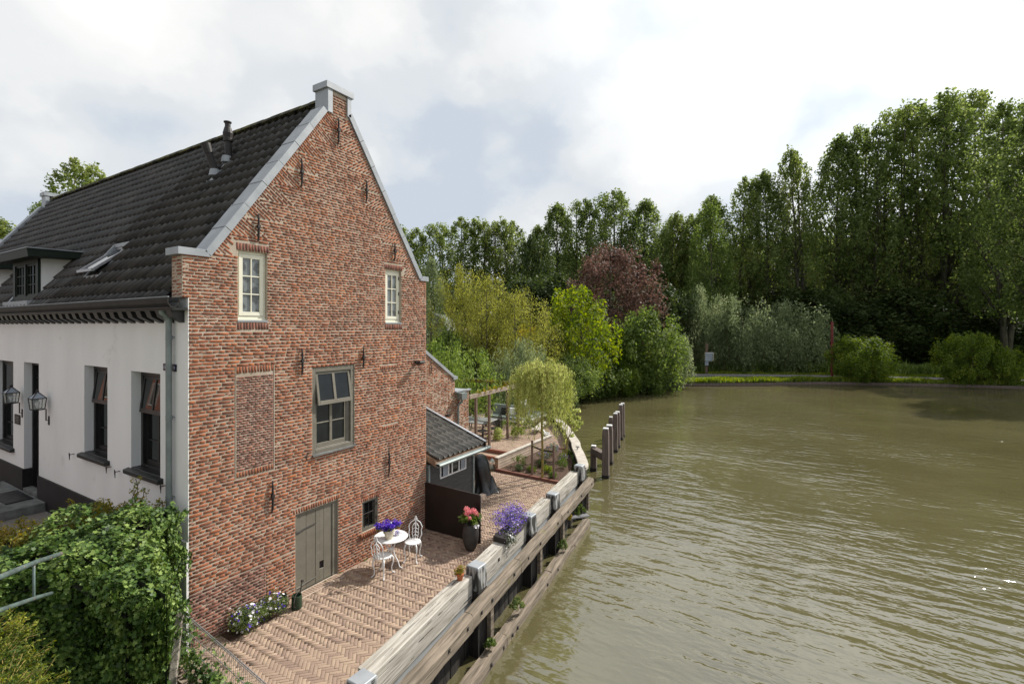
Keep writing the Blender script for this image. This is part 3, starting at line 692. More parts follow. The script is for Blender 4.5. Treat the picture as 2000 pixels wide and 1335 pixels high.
mb = MB(); mb.box(.42, GX-.02, YF-.01, YF-.004, 0, 6); mb.box(GX-.35, GX, .362, YF, 0, 6.95); mb.part('garden_wall', M['mortar'], house)
mb = MB(); mb.box(.4, GX-.35, .362, YF, 2.2, 2.3); mb.box(.4, GX-.35, .362, YF, 5.3, 5.4); mb.part('floor', M['plinth'], house)

# roof: battened deck with individual concrete tiles on the street slope
roofn = Vector((-SL, 0, 1)).normalized(); roofd = Vector((1, 0, SL)).normalized()
X0 = -.28; XR = 3.165
def rz(x): return slope_l(x)
mb = MB()
mb.prism([(X0+.05, rz(X0+.05)-.12), (XR, rz(XR)-.12), (XR, rz(XR)-.3), (X0+.2, rz(X0)-.2)], 'y', .37, YF-.01)
roof = mb.part('roof', M['tile'], house)
mb = MB(); mb.prism([(XR, rz(XR)-.05), (6.4, rz(XR)-.05-(6.4-XR)*1.28), (6.4, rz(XR)-.2-(6.4-XR)*1.28), (XR, rz(XR)-.25)], 'y', .37, YF-.01)
mb.part('back_slope', M['tile'], roof)
def tile_var(seed):
    r = np.random.default_rng(seed)
    u = np.array([-.52,-.45,-.36,-.24,-.16,-.10,.0,.12,.26,.36,.42,.50]); h = np.array([.03,.075,.09,.085,.055,.008,-.004,-.008,-.004,.006,.03,.05])*1.05
    n = len(u); v = []
    for (t, dz) in ((-.03, .05), (1.08, 0.0)):
        for a, b in zip(u, h): v.append((a, t, b+dz+(r.random()-.5)*.002))
    for a, b in zip(u, h): v.append((a, -.03, b-.004))          # front edge thickness
    v = np.array(v); f = []
    for i in range(n-1): f.append((i, i+1, n+i+1, n+i)); f.append((2*n+i, 2*n+i+1, i+1, i))
    return v, np.array(f)
TV = [tile_var(i) for i in range(5)]
rows = 17; slen = (XR-X0)*math.sqrt(1+SL*SL); ex = slen/rows; cw = .272
DORM = [(7.56, 9.50), (12.0, 13.94)]; SKY = (4.52, 5.36)
tl = []; ncol = int((YF-.05-.42)/cw); cw = (YF-.06-.44)/ncol
rot = Matrix((( 0, roofd.x, roofn.x), (-1, roofd.y, roofn.y), (0, roofd.z, roofn.z))).to_4x4()
for rI in range(rows):
    s = rI*ex; x = X0+roofd.x*s; z = rz(X0)+roofd.z*s
    for c_ in range(ncol):
        y = .44+(c_+.5)*cw
        mx_ = x+roofd.x*ex/2
        if any(a-.10 < y < b+.10 for a, b in DORM) and -.05 < mx_ < .80: continue
        if SKY[0]-.02 < y < SKY[1]+.02 and .26 < mx_ < .86: continue
        tl.append(Matrix.Translation((x, y, z)+Vector(roofn)*-.055*0 if False else Vector((x, y, z))-roofn*.062+roofn*rr.uniform(-.003,.003)) @ rot @ Matrix.Rotation(R(rr.uniform(-.5,.5)), 4, 'Z') @ Matrix.Diagonal((cw*1.0, ex, 1, 1)))
pieces('roof_tile', TV, tl, M['tile'], roof, 290)
print('tiles', len(tl))
def ridge_v(seed):
    mb = MB(); V = []; F = []; n = 7
    for (t, k) in ((0, 1.06), (.42, .98)):
        for i in range(n): a = math.pi*i/(n-1); V.append((math.cos(a)*.135*k, t, math.sin(a)*.125*k-.03))
    for i in range(n-1): F.append((i, i+1, n+i+1, n+i))
    V += [(p[0]*.8, p[1], p[2]-.04) for p in V[:n]]
    for i in range(n-1): F.append((2*n+i, 2*n+i+1, i+1, i))
    return np.array(V), np.array(F)
rg = [Matrix.Translation((XR, .42+i*.385, rz(XR)+.035+rr.uniform(-.006,.006))) @ Matrix.Rotation(R(1.5), 4, 'X') for i in range(45)]
pieces('ridge_tile', [ridge_v(0)], rg, M['ridge'], roof, 100)
# flues through the roof
def flue(base, top, r0, capped):
    e = MB(); b = Vector(base); t = Vector(top); d = t-b
    if capped: e.tube([b-d*.1, b+d*.52, b+d*.53, b+d*.60, b+d*.61, b+d*.72, b+d*.86, b+d*.87, b+d*.97, b+d*.975, t], [r0,r0,r0*1.35,r0*1.35,r0*1.2,r0*1.45,r0*.95,r0*.8,r0*.8,r0*1.1,r0*1.1], 14)
    else: e.tube([b-d*.1, b+d*.70, b+d*.71, b+d*.74, b+d*.98, t], [r0,r0,r0*1.12,r0*1.12,r0*1.32,r0*1.38], 14)
    e.part('flue', M['iron'], roof, smooth=False)
flue((2.08,3.02,rz(2.08)-.05), (1.86,3.13,rz(2.08)+.72), .085, False)
flue((2.36,3.02,rz(2.36)-.05), (2.34,3.03,rz(2.36)+1.0), .082, True)
mb = MB()
for bx_, by_ in ((2.04,3.02),(2.33,3.02)):
    c_ = Vector((bx_, by_, rz(bx_)))+roofn*.02; mb.obox(c_, (.34,.36,.03), rot.to_3x3())
    mb.tube([c_, c_+Vector((0,0,.16))], [.13,.1], 12)
mb.part('flashing', M['zinc'], roof)
# gutter, outriggers, downpipe
mb = MB(); prof = [(-.33,6.30),(-.35,6.315),(-.36,6.29),(-.345,6.20),(-.30,6.13),(-.22,6.13),(-.16,6.2),(-.15,6.31),(-.165,6.31),(-.175,6.22),(-.22,6.15),(-.29,6.15),(-.33,6.21)]
mb.prism(prof, 'y', -.02, YF); mb.part('gutter', M['gutterpaint'], house)
mb = MB(); mb.box(-.352,-.328,-.03,YF,6.305,6.322); mb.part('gutter_bead', M['zinc'], house)
mb = MB(); mb.box(-.27, -.02, -.01, YF, 6.085, 6.128); mb.box(-.36,-.27,-.025,YF,6.12,6.13); mb.part('soffit_board', M['blackpaint'], house)
for i in range(46):
    y = .12+i*.39; mb = MB()
    mb.hexa([(-.20,y,5.97),(-.005,y,5.86),(-.005,y+.19,5.86),(-.20,y+.19,5.97)], [(-.24,y,6.084),(-.005,y,6.084),(-.005,y+.19,6.084),(-.24,y+.19,6.084)])
    mb.part('rafter_end', M['blackpaint'], house)
mb = MB(); PY = .52; mb.tube([(-.2,PY,6.16),(-.2,PY,6.05),(-.09,PY,5.92),(-.085,PY,1.0)], .052, 12)
for z in (5.56,4.1,2.64): mb.tube([(-.085,PY,z),(-.085,PY,z+.022)], .06, 12); mb.tube([(-.085,PY,z+.05),(-.085,PY,z+.07)], .06, 12); mb.bar((-.085,PY,z+.04),(0.02,PY-.02,z+.04),.012,.02)
mb.part('downpipe', M['oldzinc'], house, smooth=False)

# ---------------------------------------------------------------- joinery helpers
def frame_rect(mb, ax, p, a0, a1, z0, z1, w, d, m=0, wt=None, wb_=None):
    """rectangular frame in the plane y=p or x=p (front face at p, going d inwards)"""
    wt = wt or w; wb_ = wb_ or w
    def bx(a, b, c, e):
        if ax == 'y': mb.box(a, b, p, p+d, c, e, m)
        else: mb.box(p, p+d, a, b, c, e, m)
    bx(a0, a0+w, z0, z1); bx(a1-w, a1, z0, z1); bx(a0+w, a1-w, z1-wt, z1); bx(a0+w, a1-w, z0, z0+wb_)
def pane(ax, p, a0, a1, z0, z1, parent, m='glass'):
    mb = MB()
    if ax == 'y': mb.box(a0, a1, p, p+.006, z0, z1)
    else: mb.box(p, p+.006, a0, a1, z0, z1)
    mb.part('pane', M[m], parent)
def bars(mb, ax, p, d, a0, a1, z0, z1, na, nz, w=.022):
    for i in range(1, na):
        c_ = a0+(a1-a0)*i/na
        mb.box(*((c_-w/2, c_+w/2, p, p+d) if ax == 'y' else (p, p+d, c_-w/2, c_+w/2)), z0, z1)
    for j in range(1, nz):
        c_ = z0+(z1-z0)*j/nz
        mb.box(*((a0, a1, p+.001, p+d-.001) if ax == 'y' else (p+.001, p+d-.001, a0, a1)), c_-w/2, c_+w/2)
# two cream casements
for (a, b, c, d), hinge in ((OPEN['w1'], 0), (OPEN['w2'], 1)):
    mb = MB(); frame_rect(mb, 'y', .07, a, b, c+.05, d, .055, .1); mb.box(a, b, .04, .18, c+.02, c+.05)
    win = mb.part('window', M['cream'], house, bevel=.003)
    mb = MB(); frame_rect(mb, 'y', .055, a+.05, b-.05, c+.11, d-.06, .075, .05); bars(mb, 'y', .058, .04, a+.125, b-.125, c+.185, d-.135, 2, 3)
    mb.part('casement', M['cream'], win, bevel=.003)
    for i in range(2):
        for j in range(3):
            w = (b-a-.25)/2; h = (d-c-.32)/3; pane('y', .085, a+.125+i*w, a+.125+(i+1)*w, c+.185+j*h, c+.185+(j+1)*h, win, 'glass_up')
    mb = MB(); mb.box(a-.01, b+.01, -.015, .08, c-.012, c+.02); mb.part('sill', M['zinc'], win)
    if hinge:
        mb = MB()
        for z in (c+.25, c+.75, d-.25): mb.box(b-.065, b-.04, .045, .056, z, z+.09)
        mb.part('hinge', M['iron'], win)
# main sash window with tilted upper light
a, b, c, d = OPEN['mw']; mb = MB(); frame_rect(mb, 'y', .015, a, b, c+.02, d, .10, .14, wt=.13, wb_=.09)
mb.box(a+.10, b-.10, .04, .14, c+.11, c+.13)
win = mb.part('window', M['taupe'], house, bevel=.004, label='wide taupe window with its upper light tilted open')
x0, x1, z0, z1 = a+.12, b-.2, c+.13, c+1.22
mb = MB(); frame_rect(mb, 'y', .07, x0, x1, z0, z1, .045, .045, wb_=.10); xm = (x0+x1)/2; mb.box(xm-.035, xm+.035, .068, .11, z0+.1, z1-.045)
mb.box(x0+.045, x1-.045, .075, .10, (z0+z1)/2+.0, (z0+z1)/2+.025); mb.part('lower_sash', M['taupe'], win, bevel=.003)
for i in range(2):
    for j in range(2): pane('y', .095, (x0+.045, xm+.035)[i], (xm-.035, x1-.045)[i], (z0+.1, (z0+z1)/2+.025)[j], ((z0+z1)/2, z1-.045)[j], win)
mb = MB(); mb.box(b-.2, b-.10, .06, .14, c+.13, d-.13); mb.part('box_frame', M['taupe_dark'], win)
# tilted top light: hinged at the top, bottom pushed out
sash = MB(); zt = d-.14; H_ = .74; w0, w1 = a+.11, b-.115; L0 = []
def tilt(y, z): t = R(9); dz = z-zt; return (-math.sin(t)*(-dz)+y*math.cos(t)+.045, zt+dz*math.cos(t)+y*math.sin(t)*-1*0)
def tbox(mb, xa, xb, ya, yb, za, zb):
    q = [tilt(ya, za), tilt(yb, za), tilt(yb, zb), tilt(ya, zb)]
    mb.add([(xa, *q[0]), (xa, *q[1]), (xa, *q[2]), (xa, *q[3]), (xb, *q[0]), (xb, *q[1]), (xb, *q[2]), (xb, *q[3])], [(0,1,2,3),(7,6,5,4),(0,4,5,1),(1,5,6,2),(2,6,7,3),(3,7,4,0)])
xm = (w0+w1)/2
for q in ((w0,w0+.06,zt-H_,zt),(w1-.06,w1,zt-H_,zt),(w0+.06,w1-.06,zt-.05,zt),(w0+.06,w1-.06,zt-H_,zt-H_+.09),(xm-.035,xm+.035,zt-H_+.09,zt-.05)): tbox(sash, q[0], q[1], 0, .045, q[2], q[3])
sash.part('top_light', M['taupe'], win, bevel=.003)
for q in ((w0+.06, xm-.035), (xm+.035, w1-.06)):
    mb = MB(); tbox(mb, q[0], q[1], .02, .026, zt-H_+.09, zt-.05); mb.part('pane', M['glass'], win)
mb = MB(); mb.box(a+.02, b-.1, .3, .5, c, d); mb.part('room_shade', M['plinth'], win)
mb = MB(); mb.box(a-.01, b+.02, -.05, .02, c-.02, c+.02); mb.part('sill', M['stone'], win)
# plank door with strap hinges and cat hole
a, b, c, d = OPEN['door']; mb = MB(); frame_rect(mb, 'y', .03, a, b, .0, d, .06, .1, wb_=.01); mb.box(b-.13, b-.06, .035, .12, 0, d-.06)
fr = mb.part('door', M['taupe'], house, label='low taupe plank door with a small cat hole')
xs = [a+.065, a+.3, a+.54, a+.76, b-.135]
for i in range(4):
    mb = MB(); x0, x1 = xs[i]+.004, xs[i+1]-.004; y = .05+.003*(i % 2)
    if i == 2:
        hx0, hx1, hz0, hz1 = x0+.10, x1+0.0, .30, .47
        mb.box(x0, hx0, y, y+.03, .03, 1.68); mb.box(hx0, hx1, y, y+.03, .03, hz0); mb.box(hx0, hx1, y, y+.03, hz1, 1.68)
    else: mb.box(x0, x1, y, y+.03, .03, 1.68)
    mb.part('door_board', M['taupe'], fr, bevel=.002)
mb = MB(); mb.box(a+.05, b-.07, .085, .1, .01, 1.70); mb.part('door_back', M['plinth'], fr)
for z in (1.33, .13):
    mb = MB(); mb.tube([(a+.03,.035,z),(a+.12,.038,z+.002),(a+.3,.04,z+.03),(a+.55,.04,z+.05)], [.02,.018,.012,.008], 6); mb.tube([(a+.03,.03,z-.05),(a+.03,.03,z+.05)], .014, 6)
    mb.lathe([(.0,-.012),(.028,0),(0,.012)], (a+.13,.036,z+.002), 8); mb.part('strap_hinge', M['iron'] if z > 1 else M['taupe_dark'], fr)
mb = MB(); mb.box(a-.02, b+.02, -.22, .03, -.03, .012); mb.part('threshold', M['cheek'], fr)
# small barred cellar window
a, b, c, d = OPEN['sw']; mb = MB(); frame_rect(mb, 'y', .03, a, b, c, d, .065, .12, wt=.05, wb_=.07); win = mb.part('window', M['taupe_dark'], house, label='small barred cellar window')
pane('y', .12, a+.06, b-.06, c+.06, d-.05, win)
for k in range(3):
    x = a+.13+.13*k; mb = MB(); mb.tube([(x,.06,c+.05),(x,.06,d-.04)], .009, 6); mb.part('iron_bar', M['iron'], win)
mb = MB(); mb.tube([(a+.05,.055,c+.42),(b-.05,.055,c+.42)], .008, 6); mb.part('cross_bar', M['iron'], win)
mb = MB()
for z in (c+.2, d-.2): mb.box(b-.05, b-.02, .015, .03, z, z+.07)
mb.part('hinge', M['iron'], win)
# wall anchors
for x, z0, z1 in ((2.25,8.82,9.44),(1.27,7.49,8.05),(3.22,10.04,10.68),(4.07,8.88,9.43),(5.04,7.53,8.02),(2.26,4.74,5.32),(3.97,4.75,5.29),(4.83,1.89,2.57),(1.57,1.98,2.63)):
    mb = MB(); zm = (z0+z1)/2; t = .55
    mb.tube([(x,-.02,z0),(x,-.045,z0+.1),(x,-.05,zm),(x,-.045,z1-.1),(x+.01,-.02,z1)], [.012,.022,.024,.02,.012], 6)
    mb.obox((x,-.05,zm+.02), (.06,.06,.06)); mb.part('wall_anchor', M['iron'], house)
for x, z in ((2.32,2.95),(4.02,2.87)):
    mb = MB(); mb.tube([(x,.0,z),(x,-.09,z),(x+.0,-.11,z+.03)], .009, 6); mb.tube([(x+.03,-.1,z+.09),(x,-.1,z),(x-.02,-.1,z-.10)], [.006,.013,.006], 6); mb.part('shutter_hook', M['iron'], house)
for y, z in ((.83,2.83),(2.78,2.80),(3.2,2.83),(5.2,2.83)):
    mb = MB(); mb.tube([(0,y,z),(-.09,y,z)], .009, 6); mb.tube([(-.09,y+.02,z+.05),(-.09,y,z),(-.09,y-.01,z-.12)], [.006,.013,.006], 6); mb.tube([(-.09,y,z),(-.1,y-.09,z+.03)], .007, 5); mb.part('shutter_hook', M['iron'], house)
# roof-side windows in the white wall: black sashes, deep sills
def street_window(key, tilted):
    y0, y1, z0, z1 = SW[key]; P_ = .17; mb = MB()
    frame_rect(mb, 'x', P_, y0, y1, z0, z1, .085, .12, wt=.10, wb_=.07); win = mb.part('window', M['blackpaint'], house, bevel=.003)
    zm = z0+(z1-z0)*.60; mb = MB(); frame_rect(mb, 'x', P_+.06, y0+.09, y1-.09, z0+.07, zm, .05, .05, wb_=.09); ym = (y0+y1)/2
    mb.box(P_+.058, P_+.10, ym-.03, ym+.03, z0+.16, zm-.05); mb.box(P_+.065, P_+.095, y0+.14, y1-.14, z0+.55, z0+.575); mb.part('lower_sash', M['blackpaint'], win)
    for i in range(2):
        for j in range(2): pane('x', P_+.085, (y0+.14, ym+.03)[i], (ym-.03, y1-.14)[i], (z0+.16, z0+.575)[j], (z0+.55, zm-.05)[j], win)
    t = R(7 if tilted else 0); zt = z1-.11; H2 = zt-zm+.05; mb = MB()
    def tb(ya, yb, xa, xb, za, zb, mbb):
        def q(x, z): dz = z-zt; return (P_+.02+x*math.cos(t)+math.sin(t)*dz, zt+dz*math.cos(t))
        c4 = [q(xa, za), q(xb, za), q(xb, zb), q(xa, zb)]
        mbb.add([(p[0], ya, p[1]) for p in c4]+[(p[0], yb, p[1]) for p in c4], [(0,1,2,3),(7,6,5,4),(0,4,5,1),(1,5,6,2),(2,6,7,3),(3,7,4,0)])
    u0, u1 = y0+.09, y1-.09
    for q in ((u0,u0+.055,zt-H2,zt),(u1-.055,u1,zt-H2,zt),(u0+.055,u1-.055,zt-.05,zt),(u0+.055,u1-.055,zt-H2,zt-H2+.08),(ym-.03,ym+.03,zt-H2+.08,zt-.05)): tb(q[0], q[1], 0, .04, q[2], q[3], mb)
    mb.part('top_light', M['blackpaint'], win)
    for q in ((u0+.055, ym-.03), (ym+.03, u1-.055)):
        m2 = MB(); tb(q[0], q[1], .015, .021, zt-H2+.08, zt-.05, m2); m2.part('pane', M['glass'], win)
    mb = MB(); mb.hexa([(-.10,y0-.12,z0-.09),(.17,y0-.12,z0-.09),(.17,y1+.12,z0-.09),(-.10,y1+.12,z0-.09)], [(-.10,y0-.12,z0-.01),(-.002,y0-.12,z0+.012),(-.002,y1+.12,z0+.012),(-.10,y1+.12,z0-.01)])
    mb.box(0.0, .17, y0, y1, z0-.02, z0+.03)
    mb.part('sill', M['blackpaint'], win, bevel=.004)
street_window('w4', True); street_window('w3', True); street_window('w1', False); street_window('w0', False)
# front door leaf standing ajar, fanlight, stone step
y0, y1, z0, z1 = SW['dr']; mb = MB(); frame_rect(mb, 'x', .16, y0, y1, z0, z1, .08, .14, wb_=.03); fd = mb.part('door', M['blackpaint'], house, label='tall black front door with glazed fanlight')
mb = MB(); mb.box(.24, .28, y0+.08, y1-.08, z0+.03, z0+2.15); mb.box(.2, .24, y0+.08, y1-.08, z0+2.15, z0+2.25); mb.part('door_leaf', M['blackpaint'], fd)
mb = MB(); mb.box(.225, .24, y1-.42, y1-.38, z0+.05, z0+2.1); mb.part('white_edge', M['galv'], fd)
mb = MB(); bars(mb, 'x', .22, .03, y0+.08, y1-.08, z0+2.25, z1-.08, 3, 3, .03); mb.part('glazing_bars', M['blackpaint'], fd)
pane('x', .245, y0+.08, y1-.08, z0+2.25, z1-.08, fd)
mb = MB(); mb.box(-.02, .16, y0+.002, y1-.002, 1.2, z0+.0); mb.part('door_sill', M['stone'], fd)

# dormers
def dormer(y0, y1):
    xf = .0; zb = rz(xf)-.12; zt = 7.62; mb = MB()
    dm = link('dormer', None, house)
    for ya, yb in ((y0, y0+.10), (y1-.10, y1)):
        mb = MB(); mb.add([(xf+.02,ya,zb),(xf+.02,ya,zt),(.86,ya,zt),(xf+.02,yb,zb),(xf+.02,yb,zt),(.86,yb,zt)], [(0,1,2),(5,4,3),(0,3,4,1),(1,4,5,2),(2,5,3,0)])
        mb.part('cheek', M['plaster'], dm)
    mb = MB(); frame_rect(mb, 'x', xf-.015, y0-.005, y1+.005, zb+.05, zt, .17, .06, wb_=.10); mb.box(xf-.02, xf+.03, (y0+y1)/2-.06, (y0+y1)/2+.06, zb+.15, zt-.17); mb.part('front', M['greenblack'], dm)
    W2 = (y1-y0-.34-.12)/2
    for i in range(2):
        ya = y0+.17+i*(W2+.12); mb = MB(); frame_rect(mb, 'x', xf+.01, ya, ya+W2, zb+.15, zt-.17, .05, .04); bars(mb, 'x', xf+.013, .03, ya+.05, ya+W2-.05, zb+.2, zt-.22, 3, 3, .02)
        mb.part('casement', M['greenblack'], dm); pane('x', xf+.035, ya+.04, ya+W2-.04, zb+.19, zt-.21, dm)
    mb = MB(); mb.prism([(-.30,7.54),(1.02,7.60),(1.02,7.77),(-.33,7.75)], 'y', y0-.42, y1+.42); mb.part('dormer_roof', M['greenblack'], dm, bevel=.01)
    mb = MB(); mb.prism([(-.34,7.752),(1.04,7.775),(1.04,7.795),(-.34,7.772)], 'y', y0-.44, y1+.44); mb.part('roof_trim', M['zinc'], dm)
    mb = MB()
    for ya in (y0-.14, y1): mb.prism([(xf-.25,rz(xf-.25)-.02),(xf-.25,rz(xf-.25)+.03),(.86,rz(.86)+.03),(.86,rz(.86)-.02)], 'y', ya, ya+.14)
    mb.box(xf-.22, xf, y0, y1, rz(xf-.1)-.10, rz(xf-.1)+.02); mb.part('flashing', M['zinc'], dm)
for q in DORM: dormer(*q)
# pivot skylight, half open
def rp(x, y, o): p = Vector((x, y, rz(x)))+roofn*o; return p
y0, y1 = SKY; mb = MB()
for a_, b_ in ((rp(.26,y0,.0),rp(.86,y0,.0)),(rp(.26,y1,.0),rp(.86,y1,.0)),(rp(.26,y0,.0),rp(.26,y1,.0)),(rp(.86,y0,.0),rp(.86,y1,.0))): mb.bar(a_, b_, .06, .09)
sk = mb.part('skylight', M['zinc'], house)
mb = MB(); mb.add([rp(.26,y0,-.06),rp(.26,y1,-.06),rp(.86,y1,-.06),rp(.86,y0,-.06)], [(0,1,2,3)]); mb.part('shaft', M['plinth'], sk)
cx_ = rp(.56, 0, .07); dd = (roofd*math.cos(R(15))+roofn*-math.sin(R(15)))
A = cx_-dd*.50; B = cx_+dd*.50
mb = MB()
for ya in (y0+.03, y1-.03): mb.bar((A.x,ya,A.z),(B.x,ya,B.z),.05,.05)
mb.bar((A.x,y0,A.z),(A.x,y1,A.z),.06,.06); mb.bar((B.x,y0,B.z),(B.x,y1,B.z),.07,.07); mb.part('skylight_sash', M['galv'], sk)
mb = MB(); mb.add([(A.x,y0+.05,A.z),(A.x,y1-.05,A.z),(B.x,y1-.05,B.z),(B.x,y0+.05,B.z)], [(0,1,2,3)]); mb.part('pane', M['glass'], sk)

# ---------------------------------------------------------------- things fixed to the house
def lantern(y, label):
    x, z = -.22, 3.76; e = empty('wall_lantern', (0, y, z-.1), label, 'lantern', 'lanterns beside the front door')
    mb = MB(); mb.tube([(0,y,z-.30),(-.06,y,z-.30),(-.06,y,z-.02),(x,y,z-.02)], .014, 6); mb.box(-.015, .0, y-.04, y+.04, z-.42, z-.2); mb.part('bracket', M['iron'], e)
    s = .135; mb = MB()
    for i, j in ((-1,-1),(1,-1),(1,1),(-1,1)):
        mb.bar((x+i*s*.8,y+j*s*.8,z),(x+i*s,y+j*s,z+.27),.016,.016); mb.bar((x+i*s,y+j*s,z+.27),(x,y,z+.44),.016,.016)
    for k in range(4):
        c4 = [(-1,-1),(1,-1),(1,1),(-1,1)]; p, q = c4[k], c4[(k+1)%4]
        mb.bar((x+p[0]*s,y+p[1]*s,z+.27),(x+q[0]*s,y+q[1]*s,z+.27),.02,.02); mb.bar((x+p[0]*s*.8,y+p[1]*s*.8,z),(x+q[0]*s*.8,y+q[1]*s*.8,z),.02,.02)
    mb.lathe([(.03,.0),(.035,.04),(.012,.07)], (x,y,z+.42), 8); mb.part('lantern_frame', M['iron'], e)
    mb = MB(); c4 = [(-1,-1),(1,-1),(1,1),(-1,1)]
    for k in range(4):
        p, q = c4[k], c4[(k+1)%4]
        mb.add([(x+p[0]*s*.78,y+p[1]*s*.78,z),(x+q[0]*s*.78,y+q[1]*s*.78,z),(x+q[0]*s*.97,y+q[1]*s*.97,z+.26),(x+p[0]*s*.97,y+p[1]*s*.97,z+.26)], [(0,1,2,3)])
    mb.add([(x+p[0]*s,y+p[1]*s,z+.275) for p in c4]+[(x,y,z+.43)], [(0,1,4),(1,2,4),(2,3,4),(3,0,4)], 1)
    mb.part('lantern_glass', [M['lglass'], M['mirror']], e)
    mb = MB(); mb.lathe([(.02,.02),(.03,.08),(.05,.12),(.045,.17),(.02,.2)], (x,y,z), 10); mb.part('bulb', M['whitepaint'], e, smooth=True)
g_ = bpy.data.materials.new('lantern_glass'); g_.use_nodes = True; gb = g_.node_tree.nodes['Principled BSDF']; gb.inputs['Base Color'].default_value = (.5,.55,.52,1)
gb.inputs['Roughness'].default_value = .05; gb.inputs['Alpha'].default_value = .35; M['lglass'] = g_
lantern(6.8, 'glazed black wall lantern just right of the front door'); lantern(8.78, 'glazed black wall lantern beside the slate plaque, left of the front door')
mb = MB(); mb.box(-.02, -.002, 8.93, 9.36, 3.12, 3.38)
mb.thing('wall_plaque', M['plinth'], (0,9.15,3.1), 'dark square plaque on the white wall left of the front door', 'plaque')
pl = bpy.data.objects['wall_plaque']
for k in range(4): m2 = MB(); m2.box(-.024, -.02, 9.0, 9.29-.04*(k % 2), 3.18+.045*k, 3.195+.045*k); m2.part('engraved_line', M['taupe'], pl)
# enamel street sign partly hidden by the downpipe
e = empty('street_sign', (0, .68, 4.9), 'blue enamel street name sign with white letters behind the downpipe', 'sign')
mb = MB(); mb.box(-.02, -.002, .42, .90, 4.975, 5.105); mb.part('plate', M['enamel_blue'], e, bevel=.003)
fc = bpy.data.curves.new('lettering', 'FONT'); fc.body = 'GEINOORD'; fc.size = .085; fc.extrude = .002; fc.align_x = 'LEFT'; fc.align_y = 'CENTER'; fc.space_character = 1.0
fo = bpy.data.objects.new('tmp_text', fc); col.objects.link(fo)
dg = bpy.context.evaluated_depsgraph_get(); tm_ = bpy.data.meshes.new_from_object(fo.evaluated_get(dg)); bpy.data.objects.remove(fo)
tm_.materials.clear(); tm_.materials.append(M['letter']); tm_.name = 'lettering'
lo_ = link('lettering', tm_, e, (-.024, .19, .14)); lo_.rotation_euler = (R(90), 0, R(-90)); lo_.scale = (.95, .95, 1)
# gable lamp
e = empty('gable_floodlight', (5.89, 0, 4.75), 'small black floodlight high on the brick gable near its right edge', 'lamp')
mb = MB(); mb.box(5.84, 5.95, -.06, .0, 4.76, 4.84); mb.bar((5.9,-.03,4.8),(5.88,-.16,4.80),.03,.03); mb.part('bracket', M['iron'], e)
mb = MB(); mb.obox((5.87,-.2,4.79), (.22,.16,.07), Matrix.Rotation(R(-25), 3, 'X')); mb.part('lamp_head', M['iron'], e, bevel=.01)
# step and mat
mb = MB(); mb.box(-1.5, -.036, 6.9, 10.2, 1.18, 1.40); st = mb.thing('stone_doorstep', M['stone'], (-.7, 8.5, 1.18), 'wide grey stone step below the black front door', 'step', bevel=.01)
mb = MB(); mb.box(-.62, -.12, 7.5, 8.7, 1.401, 1.425); mb.thing('doormat', M['tarp'], (-.4, 8.1, 1.4), 'black doormat lying on the stone front step', 'doormat')

# ---------------------------------------------------------------- brick annexe behind the gable
annex = empty('brick_annexe', (9, 2.6, 0), 'lower brick annexe with sloping zinc coping behind the tall gable', 'annexe')
mb = MB(); mb.prism([(6.6,0),(11.91,0),(11.91,3.16),(11.0,3.16),(11.0,3.72),(10.89,3.76),(6.6,6.48)], 'y', 2.599, 9.0); aw = mb.part('annexe_wall', M['mortar'], annex)
ab = []; lst_ = ab; z = 1.2; row = 0
def put_ab(x, z, l, h): ab.append(Matrix.Translation((x, 2.618+rr.uniform(-.003,.003), z)) @ Matrix.Diagonal((l-.012, .05, h-.012, 1)))
while z < 4.9:
    zc = z+.03; xe = 11.91 if zc < 3.14 else min(11.0, 10.89-(zc-3.76)/.634); xa_ = 8.4; x = xa_-(.1 if row % 2 else 0); L_ = .205 if row % 2 else .1025
    while x < xe:
        b_ = min(x+L_, xe)
        if b_-x > .03 and not (9.8 < x < 10.0 and 2.25 < zc < 2.5): put_ab((x+b_)/2, zc, b_-x, .0605)
        x += L_
    z += .0605; row += 1
pieces('brick', NEWB, ab, M['brick'], aw, 60)
mb = MB()
d_ = Vector((1,0,-.634)).normalized(); n_ = Vector((.634,0,1)).normalized(); a_ = Vector((6.5,0,6.54)); b_ = Vector((10.89,0,3.76)); q = [a_, b_, b_+n_*.11, a_+n_*.11]
mb.add([(p.x,2.55,p.z) for p in q]+[(p.x,2.95,p.z) for p in q], [(0,1,2,3),(7,6,5,4),(0,4,5,1),(1,5,6,2),(2,6,7,3),(3,7,4,0)]); mb.box(10.86, 11.12, 2.548, 2.95, 3.70, 3.82)
mb.part('coping', M['zinc'], annex)
mb = MB(); mb.prism([(6.6,6.5),(10.95,3.74),(10.95,3.6),(6.6,6.3)], 'y', 2.96, 9.0); mb.part('roof', M['tile'], annex)
mb = MB(); mb.box(10.98,11.95,2.5,2.62,3.18,3.24); mb.box(10.98,12.0,2.62,9,3.14,3.2); mb.part('flat_roof_edge', M['zinc'], annex)
mb = MB(); mb.obox((11.28,2.46,3.02), (.30,.24,.26), taper=1.25); mb.tube([(11.28,2.46,2.9),(11.28,2.46,2.8),(11.16,2.53,2.68),(11.14,2.54,2.5),(11.14,2.54,.5)], .045, 10); mb.part('downpipe', M['oldzinc'], annex)
mb = MB(); mb.tube([(9.55,2.585,4.02),(9.55,2.56,4.2),(9.55,2.56,4.3),(9.55,2.585,4.5)], [.007,.015,.015,.007], 6); mb.part('wall_anchor', M['iron'], annex)
mb = MB(); mb.box(9.8,10.0,2.56,2.62,2.25,2.5); mb.obox((10.45,2.5,2.36),(.16,.14,.08)); mb.part('vent', M['iron'], annex)

